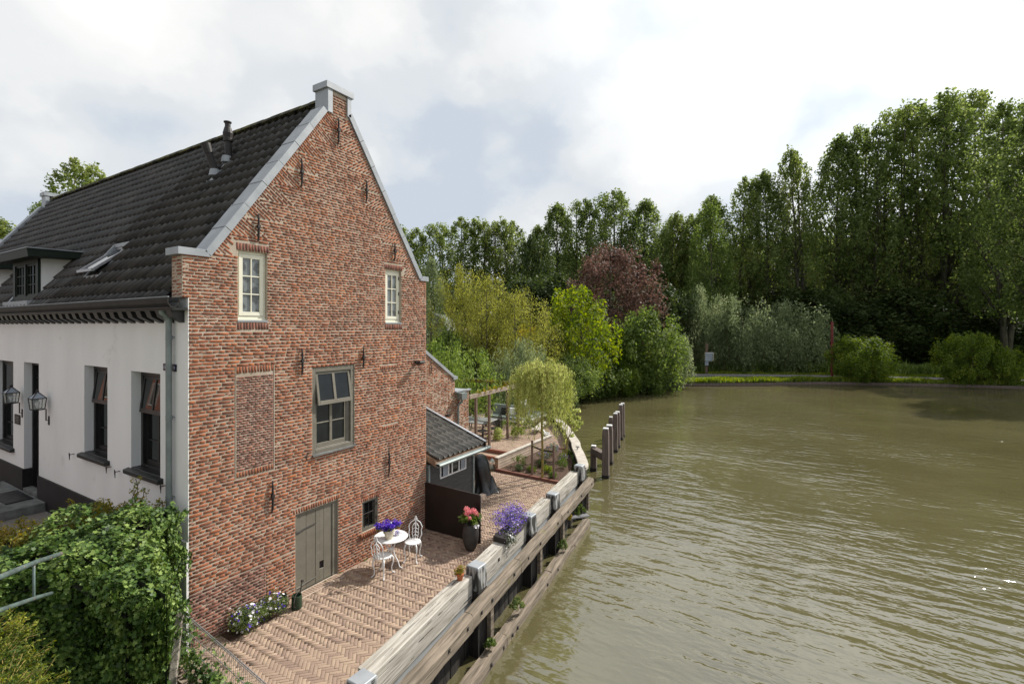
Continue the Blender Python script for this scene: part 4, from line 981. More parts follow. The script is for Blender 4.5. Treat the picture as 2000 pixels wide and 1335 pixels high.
# ---------------------------------------------------------------- lean-to shed
shed = empty('lean_to_shed', (7.7, 1.2, 0), 'dark boarded lean-to shed with grey pantile roof beside the gable', 'shed')
SX0, SX1 = 6.50, 8.96
mb = MB(); mb.box(SX0+.1, SX1-.25, .15, 2.55, 0, 1.72); sw = mb.part('shed_body', M['shedboard'], shed)
for i in range(9):
    z = .02+i*.19
    if z > 1.62: break
    x1 = SX1-.2; mb = MB()
    segs = [(SX0+.06, x1)] if z < 1.2 else [(SX0+.06, 7.05), (8.35, x1)]
    for p, q in segs: mb.hexa([(p,.085,z),(q,.085,z),(q,.15,z),(p,.15,z)], [(p,.115,z+.186),(q,.115,z+.186),(q,.15,z+.186),(p,.15,z+.186)])
    mb.part('board', M['shedboard'], shed)
mb = MB(); mb.box(SX1-.24,SX1-.16,.06,.16,0,1.7); mb.box(SX0-.02,SX0+.05,.04,.16,0,1.75); mb.part('corner_post', M['oldzinc'], shed)
mb = MB(); frame_rect(mb, 'y', .07, 7.05, 8.35, 1.2, 1.62, .04, .05)
for x in (7.42,7.6,7.95): mb.box(x, x+.05, .068, .12, 1.22, 1.6)
ws = mb.part('window', M['whitepaint'], shed); pane('y', .1, 7.09, 8.31, 1.24, 1.58, ws)
m2 = MB(); m2.box(7.16,7.40,.062,.066,1.24,1.58); m2.box(8.05,8.28,.062,.066,1.24,1.58); m2.part('white_blind', M['mirror'], ws)
def sz(y): return 1.95+.345*(y+.19)
mb = MB(); mb.prism([(-.22,sz(-.22)-.02),(2.6,sz(2.6)-.02),(2.6,sz(2.6)-.16),(-.15,sz(-.15)-.12)], 'x', SX0, SX1); srf = mb.part('roof', M['plankwood'], shed)
def pant(seed):
    u = np.array([-.5,-.42,-.36,-.27,-.12,.02,.18,.32,.42,.5]); h = np.array([.05,.085,.082,.05,.008,-.004,-.004,.006,.04,.055]); n = len(u)
    v = [(a, t, b+dz) for t, dz in ((-.04,.03),(1.1,0)) for a, b in zip(u, h)]+[(a, -.04, b+.008) for a, b in zip(u, h)]
    f = []
    for i in range(n-1): f += [(i,i+1,n+i+1,n+i),(2*n+i,2*n+i+1,i+1,i)]
    return np.array(v), np.array(f)
sd_ = Vector((0,1,.345)).normalized(); sn_ = Vector((0,-.345,1)).normalized(); sl_ = 2.95; nr = 8; nc = 10; pm = []
rot2 = Matrix(((1,sd_.x,sn_.x),(0,sd_.y,sn_.y),(0,sd_.z,sn_.z))).to_4x4()
for i in range(nr):
    for j in range(nc):
        y = -.24+sd_.y*sl_*i/nr; x = SX0+.02+(j+.5)*(SX1-SX0-.12)/nc
        pm.append(Matrix.Translation((x, y, sz(y)-.012+rr.uniform(-.003,.003))) @ rot2 @ Matrix.Rotation(R(rr.uniform(-.8,.8)),4,'Z') @ Matrix.Diagonal(((SX1-SX0-.12)/nc, sl_/nr, 1, 1)))
pieces('roof_tile', [pant(0)], pm, M['shedtile'], srf, 100)
mb = MB(); mb.prism([(-.30,sz(-.3)-.1),(2.6,sz(2.6)-.1),(2.6,sz(2.6)+.09),(-.30,sz(-.3)+.09)], 'x', SX1-.06, SX1+.0); mb.part('verge_board', M['panel'], shed)
mb = MB(); mb.prism([(-.30,sz(-.3)+.092),(2.6,sz(2.6)+.092),(2.6,sz(2.6)+.11),(-.30,sz(-.3)+.11)], 'x', SX1-.08, SX1+.03); mb.part('verge_trim', M['galv'], shed)
mb = MB(); mb.prism([(-.24,sz(-.24)-.18),(2.6,sz(2.6)-.18),(2.6,sz(2.6)-.0),(-.24,sz(-.24)-.0)], 'x', SX0-.04, SX0-.0); mb.part('verge_board', M['plankwood'], shed)
mb = MB(); mb.prism([(-.24,1.84),(-.37,1.84),(-.40,1.80),(-.37,1.74),(-.28,1.735),(-.24,1.77),(-.255,1.79),(-.29,1.76),(-.35,1.765),(-.375,1.80),(-.36,1.815),(-.24,1.815)][:6]+[(-.255,1.78),(-.29,1.755),(-.355,1.762),(-.37,1.80),(-.365,1.83)], 'x', SX0-.03, SX1+.14); mb.part('gutter', M['oldzinc'], shed)
mb = MB(); mb.box(SX0, SX1+.02, -.24, -.20, 1.74, 1.88); mb.part('fascia', M['plankwood'], shed)

# dark steel screen at the gable corner
mb = MB(); mb.prism([(-.005,-.01),(-1.93,-.01),(-1.93,1.30),(-.005,1.33)], 'x', 6.27, 6.315)
mb.thing('privacy_screen', M['panel'], (6.29, -1, 0), 'dark brown metal screen standing out from the gable corner', 'screen', bevel=.004)

# ================================================================== QUAY TIMBERWORK
def bolt(mb, p, n=(0,-1,0)): mb.obox(p, (.05,.03,.07)); mb.obox((p[0], p[1]-.012, p[2]), (.022,.03,.022))
def beam(name, xa, xb, off_in, off_out, z0, z1, m, label, group, chamfer=.03, seg=.35, bolts=(), wear=.006, seed=0):
    """long squared timber following the quay line; outer face = beam_y(x)+off_out"""
    r = random.Random(seed); mb = MB(); n = max(2, int((xb-xa)/seg)); c = chamfer
    prof = [(off_out, z0), (off_out, z1-c), (off_out+c, z1), (off_in-c*.5, z1), (off_in, z1-c*.5), (off_in, z0)]; k = len(prof); V = []; F = []
    for i in range(n+1):
        x = xa+(xb-xa)*i/n; by = beam_y(x)
        for (o, z) in prof: V.append((x, by+o+r.uniform(-wear, wear), z+r.uniform(-wear, wear)))
    for i in range(n):
        for j in range(k): F.append((i*k+j, i*k+(j+1) % k, (i+1)*k+(j+1) % k, (i+1)*k+j))
    F += [tuple(range(k))[::-1], tuple(n*k+j for j in range(k))]; mb.add(V, F)
    o = mb.thing(name, m, ((xa+xb)/2, beam_y((xa+xb)/2)+(off_in+off_out)/2, z0), label, 'beam', group)
    for bx_ in bolts:
        b = MB(); bolt(b, (bx_, beam_y(bx_)+off_out-.004, (z0+z1)/2+.02)); b.part('bolt', M['iron'], o)
    return o
PX = [0.72, 4.42, 7.55, 9.62, 12.72]
gq = 'pale top beams of the quay'
beam('quay_beam', .93, 4.21, .32, 0, -.12, .36, M['oak'], 'nearest pale top beam of the quay, small potted plant at its far end', gq, seed=1, chamfer=.02)
beam('quay_beam', 4.63, 7.34, .32, 0, -.12, .36, M['oak'], 'pale top beam carrying the overflowing purple flower trough', gq, seed=2, bolts=(5.55,), chamfer=.02)
beam('quay_beam', 7.76, 9.42, .32, 0, -.10, .36, M['oak'], 'mossy top beam just beyond the purple flower trough', gq, seed=3, chamfer=.02)
beam('quay_beam', 9.82, 12.52, .32, 0, -.08, .36, M['oak'], 'farthest pale top beam, along the edge of the planting bed', gq, seed=4, chamfer=.02)
go = 'outer fender beams above the water'
beam('fender_beam', -.6, 3.55, -.17, -.42, -.31, 0, M['oakdark'], 'nearest length of the long outer fender beam', go, seed=5, bolts=(1.2, 2.6, 3.3), wear=.01, chamfer=.06)
beam('fender_beam', 3.56, 6.05, -.17, -.42, -.31, 0, M['oakdark'], 'outer fender beam passing the second tall pile', go, seed=6, bolts=(3.9, 4.4, 5.6), wear=.01, chamfer=.06)
beam('fender_beam', 6.06, 9.3, -.17, -.42, -.31, 0, M['oakdark'], 'outer fender beam below the purple flowers', go, seed=7, bolts=(6.5, 7.4, 8.9), wear=.01, chamfer=.06)
beam('fender_beam', 9.31, 13.25, -.17, -.42, -.31, 0, M['oakdark'], 'last outer fender beam ending beside the mooring posts', go, seed=8, bolts=(9.9, 11.5, 12.9), wear=.01, chamfer=.06)
gl_ = 'low beams at the waterline'
beam('waterline_beam', -.3, 4.9, -.30, -.56, -1.5, -1.14, M['oakdark'], 'nearest waterline beam with a weed tuft growing on it', gl_, seed=9, bolts=(3.3, 4.1, 4.7), wear=.015, chamfer=.04)
beam('waterline_beam', 4.92, 8.0, -.30, -.56, -1.5, -1.16, M['oakdark'], 'middle waterline beam with a larger weed on its joint', gl_, seed=10, bolts=(5.2, 5.5, 7.6), wear=.015, chamfer=.04)
beam('waterline_beam', 8.02, 12.2, -.30, -.56, -1.5, -1.16, M['oakdark'], 'far waterline beam reaching the end of the quay', gl_, seed=11, bolts=(8.5, 10.2), wear=.015, chamfer=.04)
plab = ['nearest quay pile with a flat grey zinc head, at the bottom edge', 'tall quay pile with flaking white head beside the small potted plant', 'quay pile with zinc head behind the purple flower trough', 'quay pile with white painted collar beside the bed corner', 'farthest quay pile with white cap where the curved edge begins']
ptop = [.45, .52, .52, .47, .56]
for i, x in enumerate(PX):
    by = beam_y(x); w = .37; e = empty('quay_pile', (x, by+.05, WZ), plab[i], 'pile', 'black piles of the quay')
    zt = ptop[i]; mb = MB(); r = random.Random(i)
    mb.hexa([(x-w/2-.02,by-.17,-2.2),(x+w/2,by-.17,-2.2),(x+w/2,by+.21,-2.2),(x-w/2-.02,by+.21,-2.2)], [(x-w/2,by-.17,.02),(x+w/2,by-.17,.02),(x+w/2,by+.2,.02),(x-w/2,by+.2,.02)]); mb.part('shaft', M['pile'], e, bevel=.015)
    mb = MB(); mb.hexa([(x-w/2-.002,by-.172,.021),(x+w/2+.002,by-.172,.021),(x+w/2+.002,by+.202,.021),(x-w/2-.002,by+.202,.021)], [(x-w/2+.02,by-.15,zt),(x+w/2-.02,by-.15,zt),(x+w/2-.02,by+.18,zt),(x-w/2+.02,by+.18,zt)]); mb.part('head', M['pilehead'], e, bevel=.02)
    mb = MB(); mb.hexa([(x-w/2+.015,by-.155,zt-.05),(x+w/2-.015,by-.155,zt-.05),(x+w/2-.015,by+.185,zt-.05),(x-w/2+.015,by+.185,zt-.05)], [(x-w/2+.03,by-.14,zt+.015),(x+w/2-.03,by-.14,zt+.015),(x+w/2-.03,by+.17,zt+.015),(x-w/2+.03,by+.17,zt+.015)]); mb.part('zinc_cap', M['zinc'], e, bevel=.01)
    mb = MB(); mb.box(x+w/2-.06, x+w/2+.07, by-.29, by-.178, -1.14, -.315); mb.part('rubbing_strip', M['oakdark'], e, bevel=.01)
for bo in [o for o in col.objects if o.name.split('.')[0] == 'quay_beam']:
    r = random.Random(hash(bo.name) % 97 if False else len(bo.name)+int(bo.location.x*10)); x0 = bo.location.x; L_ = bo.dimensions.x or 3
    L_ = max(v.co.x for v in bo.data.vertices)*2; mb = MB()
    for k in range(int(L_*7)):
        xa = x0+(r.random()-.5)*(L_-.5); o_ = .03+.26*r.random(); ln = .08+.45*r.random()**2; w = .002+.004*r.random()
        a = (xa, beam_y(xa)+o_, .3615); b = (xa+ln, beam_y(xa+ln)+o_+r.uniform(-.01,.01), .3615); mb.bar(a, b, w, .003)
        if k % 2: zf = -.08+.4*r.random(); mb.bar((xa, beam_y(xa)-.0045, zf), (xa+ln, beam_y(xa+ln)-.0045, zf+r.uniform(-.01,.01)), .004, w)
    c_ = mb.part('drying_crack', M['pile'], bo); c_['kind'] = 'stuff'
# timber sheeting of the quay wall below the beams
mb = MB(); kw = []
for i in range(48):
    x = -1.2+i*.29; kw.append(Matrix.Translation((x+.14, beam_y(x+.14)+.12+(.012 if i % 2 else 0), -.95)) @ Matrix.Rotation(math.atan(.136), 4, 'Z') @ Matrix.Diagonal((.28,.06,1.64,1)))
qw = empty('quay_sheeting', (5, -2.9, -1.6), 'dark timber sheet wall below the pale quay beams', 'wall')
cubev = np.array([(-.5,-.5,-.5),(.5,-.5,-.5),(.5,.5,-.5),(-.5,.5,-.5),(-.5,-.5,.5),(.5,-.5,.5),(.5,.5,.5),(-.5,.5,.5)], float); cubef = np.array([(3,2,1,0),(4,5,6,7),(0,1,5,4),(1,2,6,5),(2,3,7,6),(3,0,4,7)])
pieces('plank', [(cubev, cubef)], kw, M['pile'], qw)
mb = MB(); mb.prism([(-.2,0),(0,0)], 'x', 0, 0) if False else None
mb = MB(); xs = np.linspace(-1, 12.9, 8)
for a, b in zip(xs[:-1], xs[1:]): mb.hexa([(a,beam_y(a)+.04,-.36),(b,beam_y(b)+.04,-.36),(b,beam_y(b)+.1,-.36),(a,beam_y(a)+.1,-.36)], [(a,beam_y(a)+.04,-.10),(b,beam_y(b)+.04,-.10),(b,beam_y(b)+.1,-.10),(a,beam_y(a)+.1,-.10)])
mb.part('grey_rail', M['zinc'], qw)
# curved capping beyond the last pile
cap = [(12.9,-1.98),(13.34,-1.88),(14.7,-1.14),(15.7,-.55),(16.57,-.12),(17.7,.62),(18.88,1.34),(20.2,2.3),(21.59,3.3),(22.7,4.15),(23.75,5.0),(24.6,5.9)]
def ribbon(mb, pts, w, z0, z1):
    V = []; n = len(pts)
    for i, (x, y) in enumerate(pts):
        a = pts[max(0,i-1)]; b = pts[min(n-1,i+1)]; dx, dy = b[0]-a[0], b[1]-a[1]; L_ = math.hypot(dx, dy); nx, ny = -dy/L_*w/2, dx/L_*w/2
        V += [(x-nx,y-ny,z0),(x+nx,y+ny,z0),(x+nx,y+ny,z1),(x-nx,y-ny,z1)]
    F = []
    for i in range(n-1):
        for j in range(4): F.append((i*4+j, i*4+(j+1)%4, (i+1)*4+(j+1)%4, (i+1)*4+j))
    F += [(3,2,1,0), tuple((n-1)*4+j for j in range(4))]; mb.add(V, F)
def smooth_pts(p, k=3):
    o = []
    for i in range(len(p)-1):
        for t in range(k):
            s = t/k; p0 = p[max(0,i-1)]; p1 = p[i]; p2 = p[i+1]; p3 = p[min(len(p)-1,i+2)]
            o.append(tuple(.5*((2*p1[d])+(-p0[d]+p2[d])*s+(2*p0[d]-5*p1[d]+4*p2[d]-p3[d])*s*s+(-p0[d]+3*p1[d]-3*p2[d]+p3[d])*s**3) for d in (0,1)))
    return o+[p[-1]]
cps = smooth_pts(cap)
ce = empty('curved_quay_edge', (17, 0, -1.4), 'curving pale capping wall that follows the water to the lawn', 'quay wall')
mb = MB(); ribbon(mb, [(x+.03,y-.0) for x,y in cps], .24, -1.8, .34); mb.part('wall', M['pile'], ce)
for i in range(0, len(cps)-1, 6):
    mb = MB(); ribbon(mb, cps[i:i+7], .40, .345, .45); mb.part('cap_plank', M['capwood'], ce)
mb = MB(); mb.tube([(15.3,-.78,.45),(15.3,-.78,.58)], .035, 8); mb.tube([(15.3,-.86,.56),(15.3,-.70,.56)], .03, 8); mb.part('mooring_cleat', M['galv'], ce)
# plank bridging the end of the quay
mb = MB(); mb.bar((11.75,-2.05,-1.1),(12.35,-2.5,-1.1),.22,.04); mb.thing('end_board', M['galv'], (12,-2.5,-1.1), 'pale board across the water at the quay end', 'board')

# mooring dolphins
def dolphin(x, y, zt, w, label, cross=None):
    e = empty('mooring_post', (x, y, WZ), label, 'post', 'brown mooring posts standing in the water'); mb = MB()
    rot = Matrix.Rotation(R(12), 3, 'Z'); c = Vector((x, y, 0))
    def q(s, z): return [tuple(c+rot @ Vector((i*s/2, j*s/2, 0))+Vector((0,0,z))) for i, j in ((-1,-1),(1,-1),(1,1),(-1,1))]
    mb.hexa(q(w*1.12, -2.4), q(w, zt-.22)); mb.hexa(q(w-.002, zt-.221), q(w*.8, zt)); mb.part('post', M['dolphin'], e)
    mb = MB(); mb.hexa(q(w*.83, zt), q(w*.78, zt+.05)); mb.part('white_cap', M['whitepaint'], e)
    mb = MB(); mb.hexa(q(w*1.16, WZ-.1), q(w*1.14, WZ+.14)); mb.part('waterline_band', M['pile'], e)
    if cross: m2 = MB(); m2.bar(*cross, .34, .3); m2.part('cross_beam', M['dolphin'], e); m3 = MB(); a, b = Vector(cross[0])+Vector((0,0,.156)), Vector(cross[1])+Vector((0,0,.156)); m3.bar(a, b, .3, .012); m3.part('white_top', M['capwood'], e)
DOL = [(1183, 932, 835, 14, 'nearest tall mooring post, joined by a cross beam'), (1159.5, 918, 869, 12.5, 'short mooring post at the inner end of the cross beam'), (1190, 905, 829, 15, 'tall mooring post directly behind the nearest one'),
       (1202, 882, 806, 10, 'middle tall mooring post of the row'), (1193, 872, 813, 9, 'shorter mooring post left of the middle pair'), (1206, 873, 803, 11, 'tall post just behind the middle mooring post'),
       (1212.5, 858, 789, 9, 'far mooring post of the row'), (1216, 852, 786.5, 9, 'farthest mooring post, its top highest in the row')]
dpos = []
for px, pyb, pyt, wpx, lab in DOL:
    dpt = (CAM.z-WZ)*961/(pyb-637); x, y = ray_at(px, dpt); zt = top_z(pyt, dpt)-.05; dpos.append((x, y, zt))
    dolphin(x, y, zt, wpx/961*dpt*.86, lab)
a, b = dpos[0], dpos[1]; mb = MB(); mb.bar((a[0], a[1], -.42), (b[0], b[1], -.42), .34, .34); mb.thing('cross_beam', M['dolphin'], ((a[0]+b[0])/2, (a[1]+b[1])/2, -.6), 'brown cross beam between the short and the nearest mooring post', 'beam')

# ================================================================== TERRACE THINGS
def iron_chair(name, loc, rz, label):
    e = empty(name, loc, label, 'chair', 'white cast iron chairs at the round table', rz); P = loc
    def prt(mb, n, sm=True): o = link(n, mb.mesh(n, M['whitepaint'], fix=True, smooth=sm), e); return o
    # local: seat centre at origin, facing +x
    mb = MB(); mb.lathe([(.01,.435),(.17,.432),(.19,.44),(.2,.452),(.195,.462),(.15,.452),(.01,.447)], n=24); prt(mb, 'seat')
    for (sx, sy) in ((1,1),(1,-1),(-1,1),(-1,-1)):
        mb = MB(); mb.tube([(sx*.13,sy*.12,.44),(sx*.17,sy*.15,.38),(sx*.175,sy*.155,.28),(sx*.145,sy*.13,.15),(sx*.15,sy*.135,.06),(sx*.19,sy*.165,.015),(sx*.215,sy*.18,.012)], [.022,.021,.016,.013,.013,.016,.012], 8); prt(mb, 'leg')
    mb = MB()
    for s in (1,-1):
        mb.tube([(-.17,s*.12,.44),(-.20,s*.17,.56),(-.215,s*.155,.66),(-.23,s*.175,.74),(-.245,s*.12,.84),(-.25,s*.05,.885),(-.25,0,.9)], [.014,.012,.011,.012,.012,.013,.018], 8)
        mb.tube([(-.2,s*.05,.46),(-.215,s*.085,.58),(-.225,s*.07,.66),(-.235,s*.085,.73),(-.245,s*.03,.82)], .009, 6)
        for k in range(4): z = .52+k*.085; mb.tube([(-.21-k*.008,s*.085,z-.02),(-.21-k*.008,s*.03,z),(-.21-k*.008,0,z+.035)], .007, 5)
    mb.tube([(-.205,0,.45),(-.25,0,.88)], .011, 6)
    for k in range(4): mb.lathe([(.0,-.022),(.026,0),(.0,.022)], (-.212-k*.01,0,.55+k*.085), 8, sx=.5)
    mb.lathe([(.0,0),(.04,.02),(.045,.05),(.02,.08),(.025,.1),(.0,.12)], (-.25,0,.88), 10, sx=.45); prt(mb, 'backrest')
    mb = MB()
    for a in range(12):
        t = 2*math.pi*a/12; mb.tube([(.19*math.cos(t),.19*math.sin(t),.44),(.185*math.cos(t+.15),.185*math.sin(t+.15),.40),(.19*math.cos(t+.3),.19*math.sin(t+.3),.44)], .006, 4)
    prt(mb, 'apron'); return e
iron_chair('garden_chair', (3.74,-.95,.008), R(8), 'white cast iron chair nearest the plank door')
iron_chair('garden_chair', (4.66,-1.02,.008), R(205), 'white cast iron chair on the side of the dark screen')
te = empty('garden_table', (4.14,-.80,.008), 'round white cast iron bistro table against the gable', 'table')
mb = MB(); mb.lathe([(.01,.70),(.37,.70),(.395,.705),(.405,.718),(.395,.73),(.36,.724),(.01,.724)], (4.14,-.80,.008), 40); mb.part('table_top', M['whitepaint'], te, smooth=False)
mb = MB()
for k in range(3): mb.tube([(4.14+(.1+k*.09)*math.cos(2*math.pi*t/24), -.8+(.1+k*.09)*math.sin(2*math.pi*t/24), .735) for t in range(25)], .004, 5)
mb.part('rim_pattern', M['whitepaint'], te)
for k in range(3):
    t = R(40+120*k); c, s = math.cos(t), math.sin(t); mb = MB(); o = Vector((4.14,-.8,0))
    mb.tube([o+Vector((c*.2,s*.2,.70)),o+Vector((c*.12,s*.12,.58)),o+Vector((c*.06,s*.06,.44)),o+Vector((c*.10,s*.10,.30)),o+Vector((c*.20,s*.20,.17)),o+Vector((c*.24,s*.24,.05)),o+Vector((c*.32,s*.32,.02))], [.016,.015,.017,.017,.015,.013,.016], 8); mb.part('leg', M['whitepaint'], te, smooth=True)
mb = MB(); mb.lathe([(.05,.40),(.07,.43),(.05,.47)], (4.14,-.8,0), 12); mb.part('hub', M['whitepaint'], te)

def blossom(C, rad, n, leaf, m, seed, squash=(1,1,1), shape=LEAF4, aspect=1.0, up=.4, cmat=None):
    r = np.random.default_rng(seed); C = np.atleast_2d(np.array(C, float)); P, d = clump_points(C, np.full(len(C), rad), n, r, squash)
    V, F = leaves(P, d+np.array([0,0,up]), np.full(len(P), leaf), shape=shape, aspect=aspect, r=r); return V, F
def stuff_leaves(name, V, F, m, parent):
    P = gloc(parent); return link(name, np_mesh(name, V-np.array(P), F, m), parent)
PET = np.array([(0,-.5),(.35,-.35),(.5,0),(.35,.35),(0,.5),(-.35,.35),(-.5,0),(-.35,-.35)])
# lobelia in a whitewashed pot on the table
pe = empty('lobelia_pot', (4.02,-.86,.735), 'whitewashed clay pot of violet lobelia on the round table', 'potted plant')
o = (4.02,-.86,.735); mb = MB(); mb.lathe([(.075,0),(.11,.17),(.125,.17),(.128,.215),(.108,.215),(.10,.18),(.01,.18)], o, 20, sx=1.15); mb.part('pot', M['wash_pot'], pe)
mb = MB(); mb.box(4.06,4.10,-.87,-.868,.93,1.12); mb.part('plant_label', M['whitepaint'], pe)
cs = [(o[0]+.02+rr.uniform(-.20,.24), o[1]+.05+rr.uniform(-.16,.16), o[2]+.27+rr.uniform(-.03,.07)) for _ in range(12)]
stuff_leaves('blossoms', *blossom(cs, .10, 110, .026, 0, 3, (1,1,.8), PET), M['purple'], pe)
stuff_leaves('foliage', *blossom([(a,b,c-.06) for a,b,c in cs], .08, 50, .03, 0, 4, (1,1,.8)), M['flowerstem'], pe)
# a small glass bowl of purple flowers at its side
pe = empty('glass_candle_bowl', (4.24,-.87,.735), 'small clear glass bowl standing beside the lobelia pot', 'bowl')
mb = MB(); mb.lathe([(.03,0),(.06,.03),(.055,.08),(.045,.10)], (4.27,-.90,.735), 14); mb.part('bowl', M['lglass'], pe, smooth=True)
stuff_leaves('blossoms', *blossom([(4.27,-.88,.80)], .07, 60, .024, 0, 5, (1,1,.8), PET), M['lilac'], pe)
# tall dark pot with hydrangea
hx, hy = 5.86, -1.92
pe = empty('hydrangea_pot', (hx, hy, .01), 'tall charcoal egg-shaped pot holding a pink hydrangea', 'potted plant')
mb = MB(); mb.lathe([(.10,0),(.14,.04),(.195,.22),(.215,.38),(.205,.52),(.175,.66),(.165,.68),(.15,.66),(.02,.62)], (hx,hy,.01), 28); mb.part('pot', M['pot'], pe, smooth=True)
for k, (dx, dy, dz, rd) in enumerate([(-.12,.04,.98,.085),(.02,-.12,1.0,.08),(.14,.02,.97,.085),(.0,.12,1.04,.09),(-.03,-.02,1.0,.08),(.12,-.14,.90,.07),(.2,.12,.93,.07),(-.18,-.08,.90,.06),(.1,.2,.98,.08)]):
    stuff_leaves('flower_head', *blossom([(hx+dx,hy+dy,dz)], rd, 130, .024, 0, 20+k, (1,1,.85), PET), M['pink'], pe)
cs = [(hx+.2*math.cos(a*1.05), hy+.2*math.sin(a*1.05), .80+.06*(a % 2)) for a in range(7)]+[(hx,hy,.84)]
LV = np.array([(0,-.5),(.28,-.3),(.36,0),(.22,.3),(0,.55),(-.22,.3),(-.36,0),(-.28,-.3)])
stuff_leaves('foliage', *blossom(cs, .11, 26, .10, 0, 31, (1,1,.8), LV), M['bush'], pe)
stuff_leaves('blossoms', *blossom([(hx-.1,hy-.22,.70),(hx+.02,hy-.22,.66)], .04, 16, .04, 0, 32, (1,1,1.3), PET), M['whitepetal'], pe)
# purple flower trough over the beam
tx0, tx1 = 5.9, 7.25; te_ = empty('flower_trough', (6.6, beam_y(6.6)+.2, .2), 'black trough of purple and lilac flowers spilling over the quay beam', 'planter')
mb = MB(); mb.hexa([(tx0,beam_y(tx0)-.05,.362),(tx1,beam_y(tx1)-.05,.362),(tx1,beam_y(tx1)+.34,.362),(tx0,beam_y(tx0)+.34,.362)], [(tx0,beam_y(tx0)-.05,.50),(tx1,beam_y(tx1)-.05,.50),(tx1,beam_y(tx1)+.34,.50),(tx0,beam_y(tx0)+.34,.50)]); mb.part('trough', M['iron'], te_)
cs = [(6.05+1.25*rr.random(), 0, .66+rr.uniform(-.1,.16)) for _ in range(26)]; cs = [(x, beam_y(x)+.15+rr.uniform(-.2,.34), z) for x, _, z in cs]
stuff_leaves('foliage', *blossom(cs, .17, 110, .03, 0, 41, (1,1,.9), LEAF4, .5), M['flowerstem'], te_)
stuff_leaves('lilac_blossoms', *blossom(cs, .21, 42, .032, 0, 42, (1,1,1), PET), M['lilac'], te_)
stuff_leaves('violet_blossoms', *blossom(cs, .23, 38, .028, 0, 43, (1,1,1.05), PET), M['purple'], te_)
cs2 = [(5.95+.5*rr.random(), 0, .42+rr.uniform(-.12,.12)) for _ in range(9)]; cs2 = [(x, beam_y(x)-.0+rr.uniform(-.12,.12), z) for x, _, z in cs2]
stuff_leaves('pale_blossoms', *blossom(cs2, .11, 12, .05, 0, 44, (1,1,1), PET), M['whitepetal'], te_)
stuff_leaves('dark_foliage', *blossom(cs2, .13, 70, .03, 0, 45), M['darktree'], te_)
# small terracotta pot on the beam
px_ = 3.95; py_ = beam_y(px_)+.17; pe = empty('small_potted_plant', (px_, py_, .36), 'small terracotta pot with a yellow-green plant on the quay beam', 'potted plant')
mb = MB(); mb.lathe([(.055,0),(.078,.11),(.085,.11),(.085,.135),(.07,.135),(.01,.12)], (px_,py_,.362), 16); mb.part('pot', M['terracotta'], pe)
stuff_leaves('foliage', *blossom([(px_-.05,py_,.56),(px_+.05,py_+.03,.58),(px_,py_-.05,.60),(px_-.02,py_+.06,.53)], .09, 110, .026, 0, 50), M['privet'], pe)
stuff_leaves('blossoms', *blossom([(px_,py_,.62)], .12, 30, .02, 0, 51), M['pink'], pe)
# pansies along the gable foot and the two cans
pe = empty('pansy_clump', (1.1,-.3,0), 'bushy clump of white and violet pansies at the gable foot', 'flowers')
cs = [(.62+.95*rr.random(), -.12-.34*rr.random(), .20+rr.uniform(-.08,.10)) for _ in range(24)]
stuff_leaves('foliage', *blossom([(a,b,c+.03) for a,b,c in cs], .16, 260, .034, 0, 60, (1,1,.95), LEAF4, .5), M['flowerstem'], pe)
stuff_leaves('white_blossoms', *blossom([(a,b,c+.05) for a,b,c in cs], .17, 9, .045, 0, 61, (1,1,1), PET, up=.8), M['whitepetal'], pe)
stuff_leaves('violet_blossoms', *blossom([(a,b,c+.05) for a,b,c in cs], .17, 5, .042, 0, 62, (1,1,1), PET, up=.8), M['purple'], pe)
mb = MB(); mb.box(.55,1.5,-.36,-.04,.008,.022); mb.part('soil_strip', M['soil'], pe)
def watering_can(x, y, rz, label, sc=1):
    e = empty('watering_can', (x, y, .012), label, 'watering can', 'green watering cans', rz)
    mb = MB(); mb.lathe([(.10,0),(.105,.02),(.10,.24),(.095,.26),(.088,.26),(.088,.2),(.01,.2)], n=20); link('body', mb.mesh('body', M['can']), e)
    mb = MB(); mb.tube([(.09,0,.06),(.20,0,.14),(.33,0,.34)], [.022,.016,.012], 8); mb.tube([(.33,0,.34),(.37,0,.36)], [.012,.034], 10); link('spout', mb.mesh('spout', M['iron']), e)
    mb = MB(); mb.tube([(-.09,0,.05),(-.17,0,.10),(-.19,0,.20),(-.12,0,.27),(-.05,0,.29),(.06,0,.27)], .01, 6); link('handle', mb.mesh('handle', M['iron']), e)
watering_can(1.86,-.42, R(38), 'green watering can standing free in front of the pansies'); watering_can(1.70,-.16, R(100), 'green watering can tucked behind the pansies at the wall')

# planting bed with cheek wall, stakes and strap
be = empty('planting_bed', (14, 0, 0), 'triangular mulched bed behind a low brick kerb', 'flower bed')
mb = MB(); bp_ = [(12.0,1.3),(11.92,-1.62),(12.7,-1.62),(14.7,-.82),(16.4,.2),(16.4,1.3)]; mb.prism(bp_, 'z', -.2, .06); mb.part('soil', M['soil'], be)
mb = MB(); mb.bar((12.05,1.32,.04),(11.86,-1.66,.04),.12,.13); mb.part('kerb', M['brick_brown'], be); mb = MB(); mb.bar((16.4,1.3,.04),(16.42,.2,.04),.1,.13); mb.part('kerb', M['brick_brown'], be)
cw_ = empty('cheek_wall', (14.5, 1.34, 0), 'low pale orange retaining wall with white coping by the steps', 'wall')
mb = MB(); mb.box(12.12,16.95,1.28,1.40,0,.49); mb.part('wall', M['cheek'], cw_); mb = MB(); mb.box(12.08,16.98,1.25,1.43,.49,.53); mb.part('coping', M['capwood'], cw_)
mb = MB(); mb.box(12.085,12.12,1.27,1.41,0,.488); mb.part('end_post', M['plankwood'], cw_)
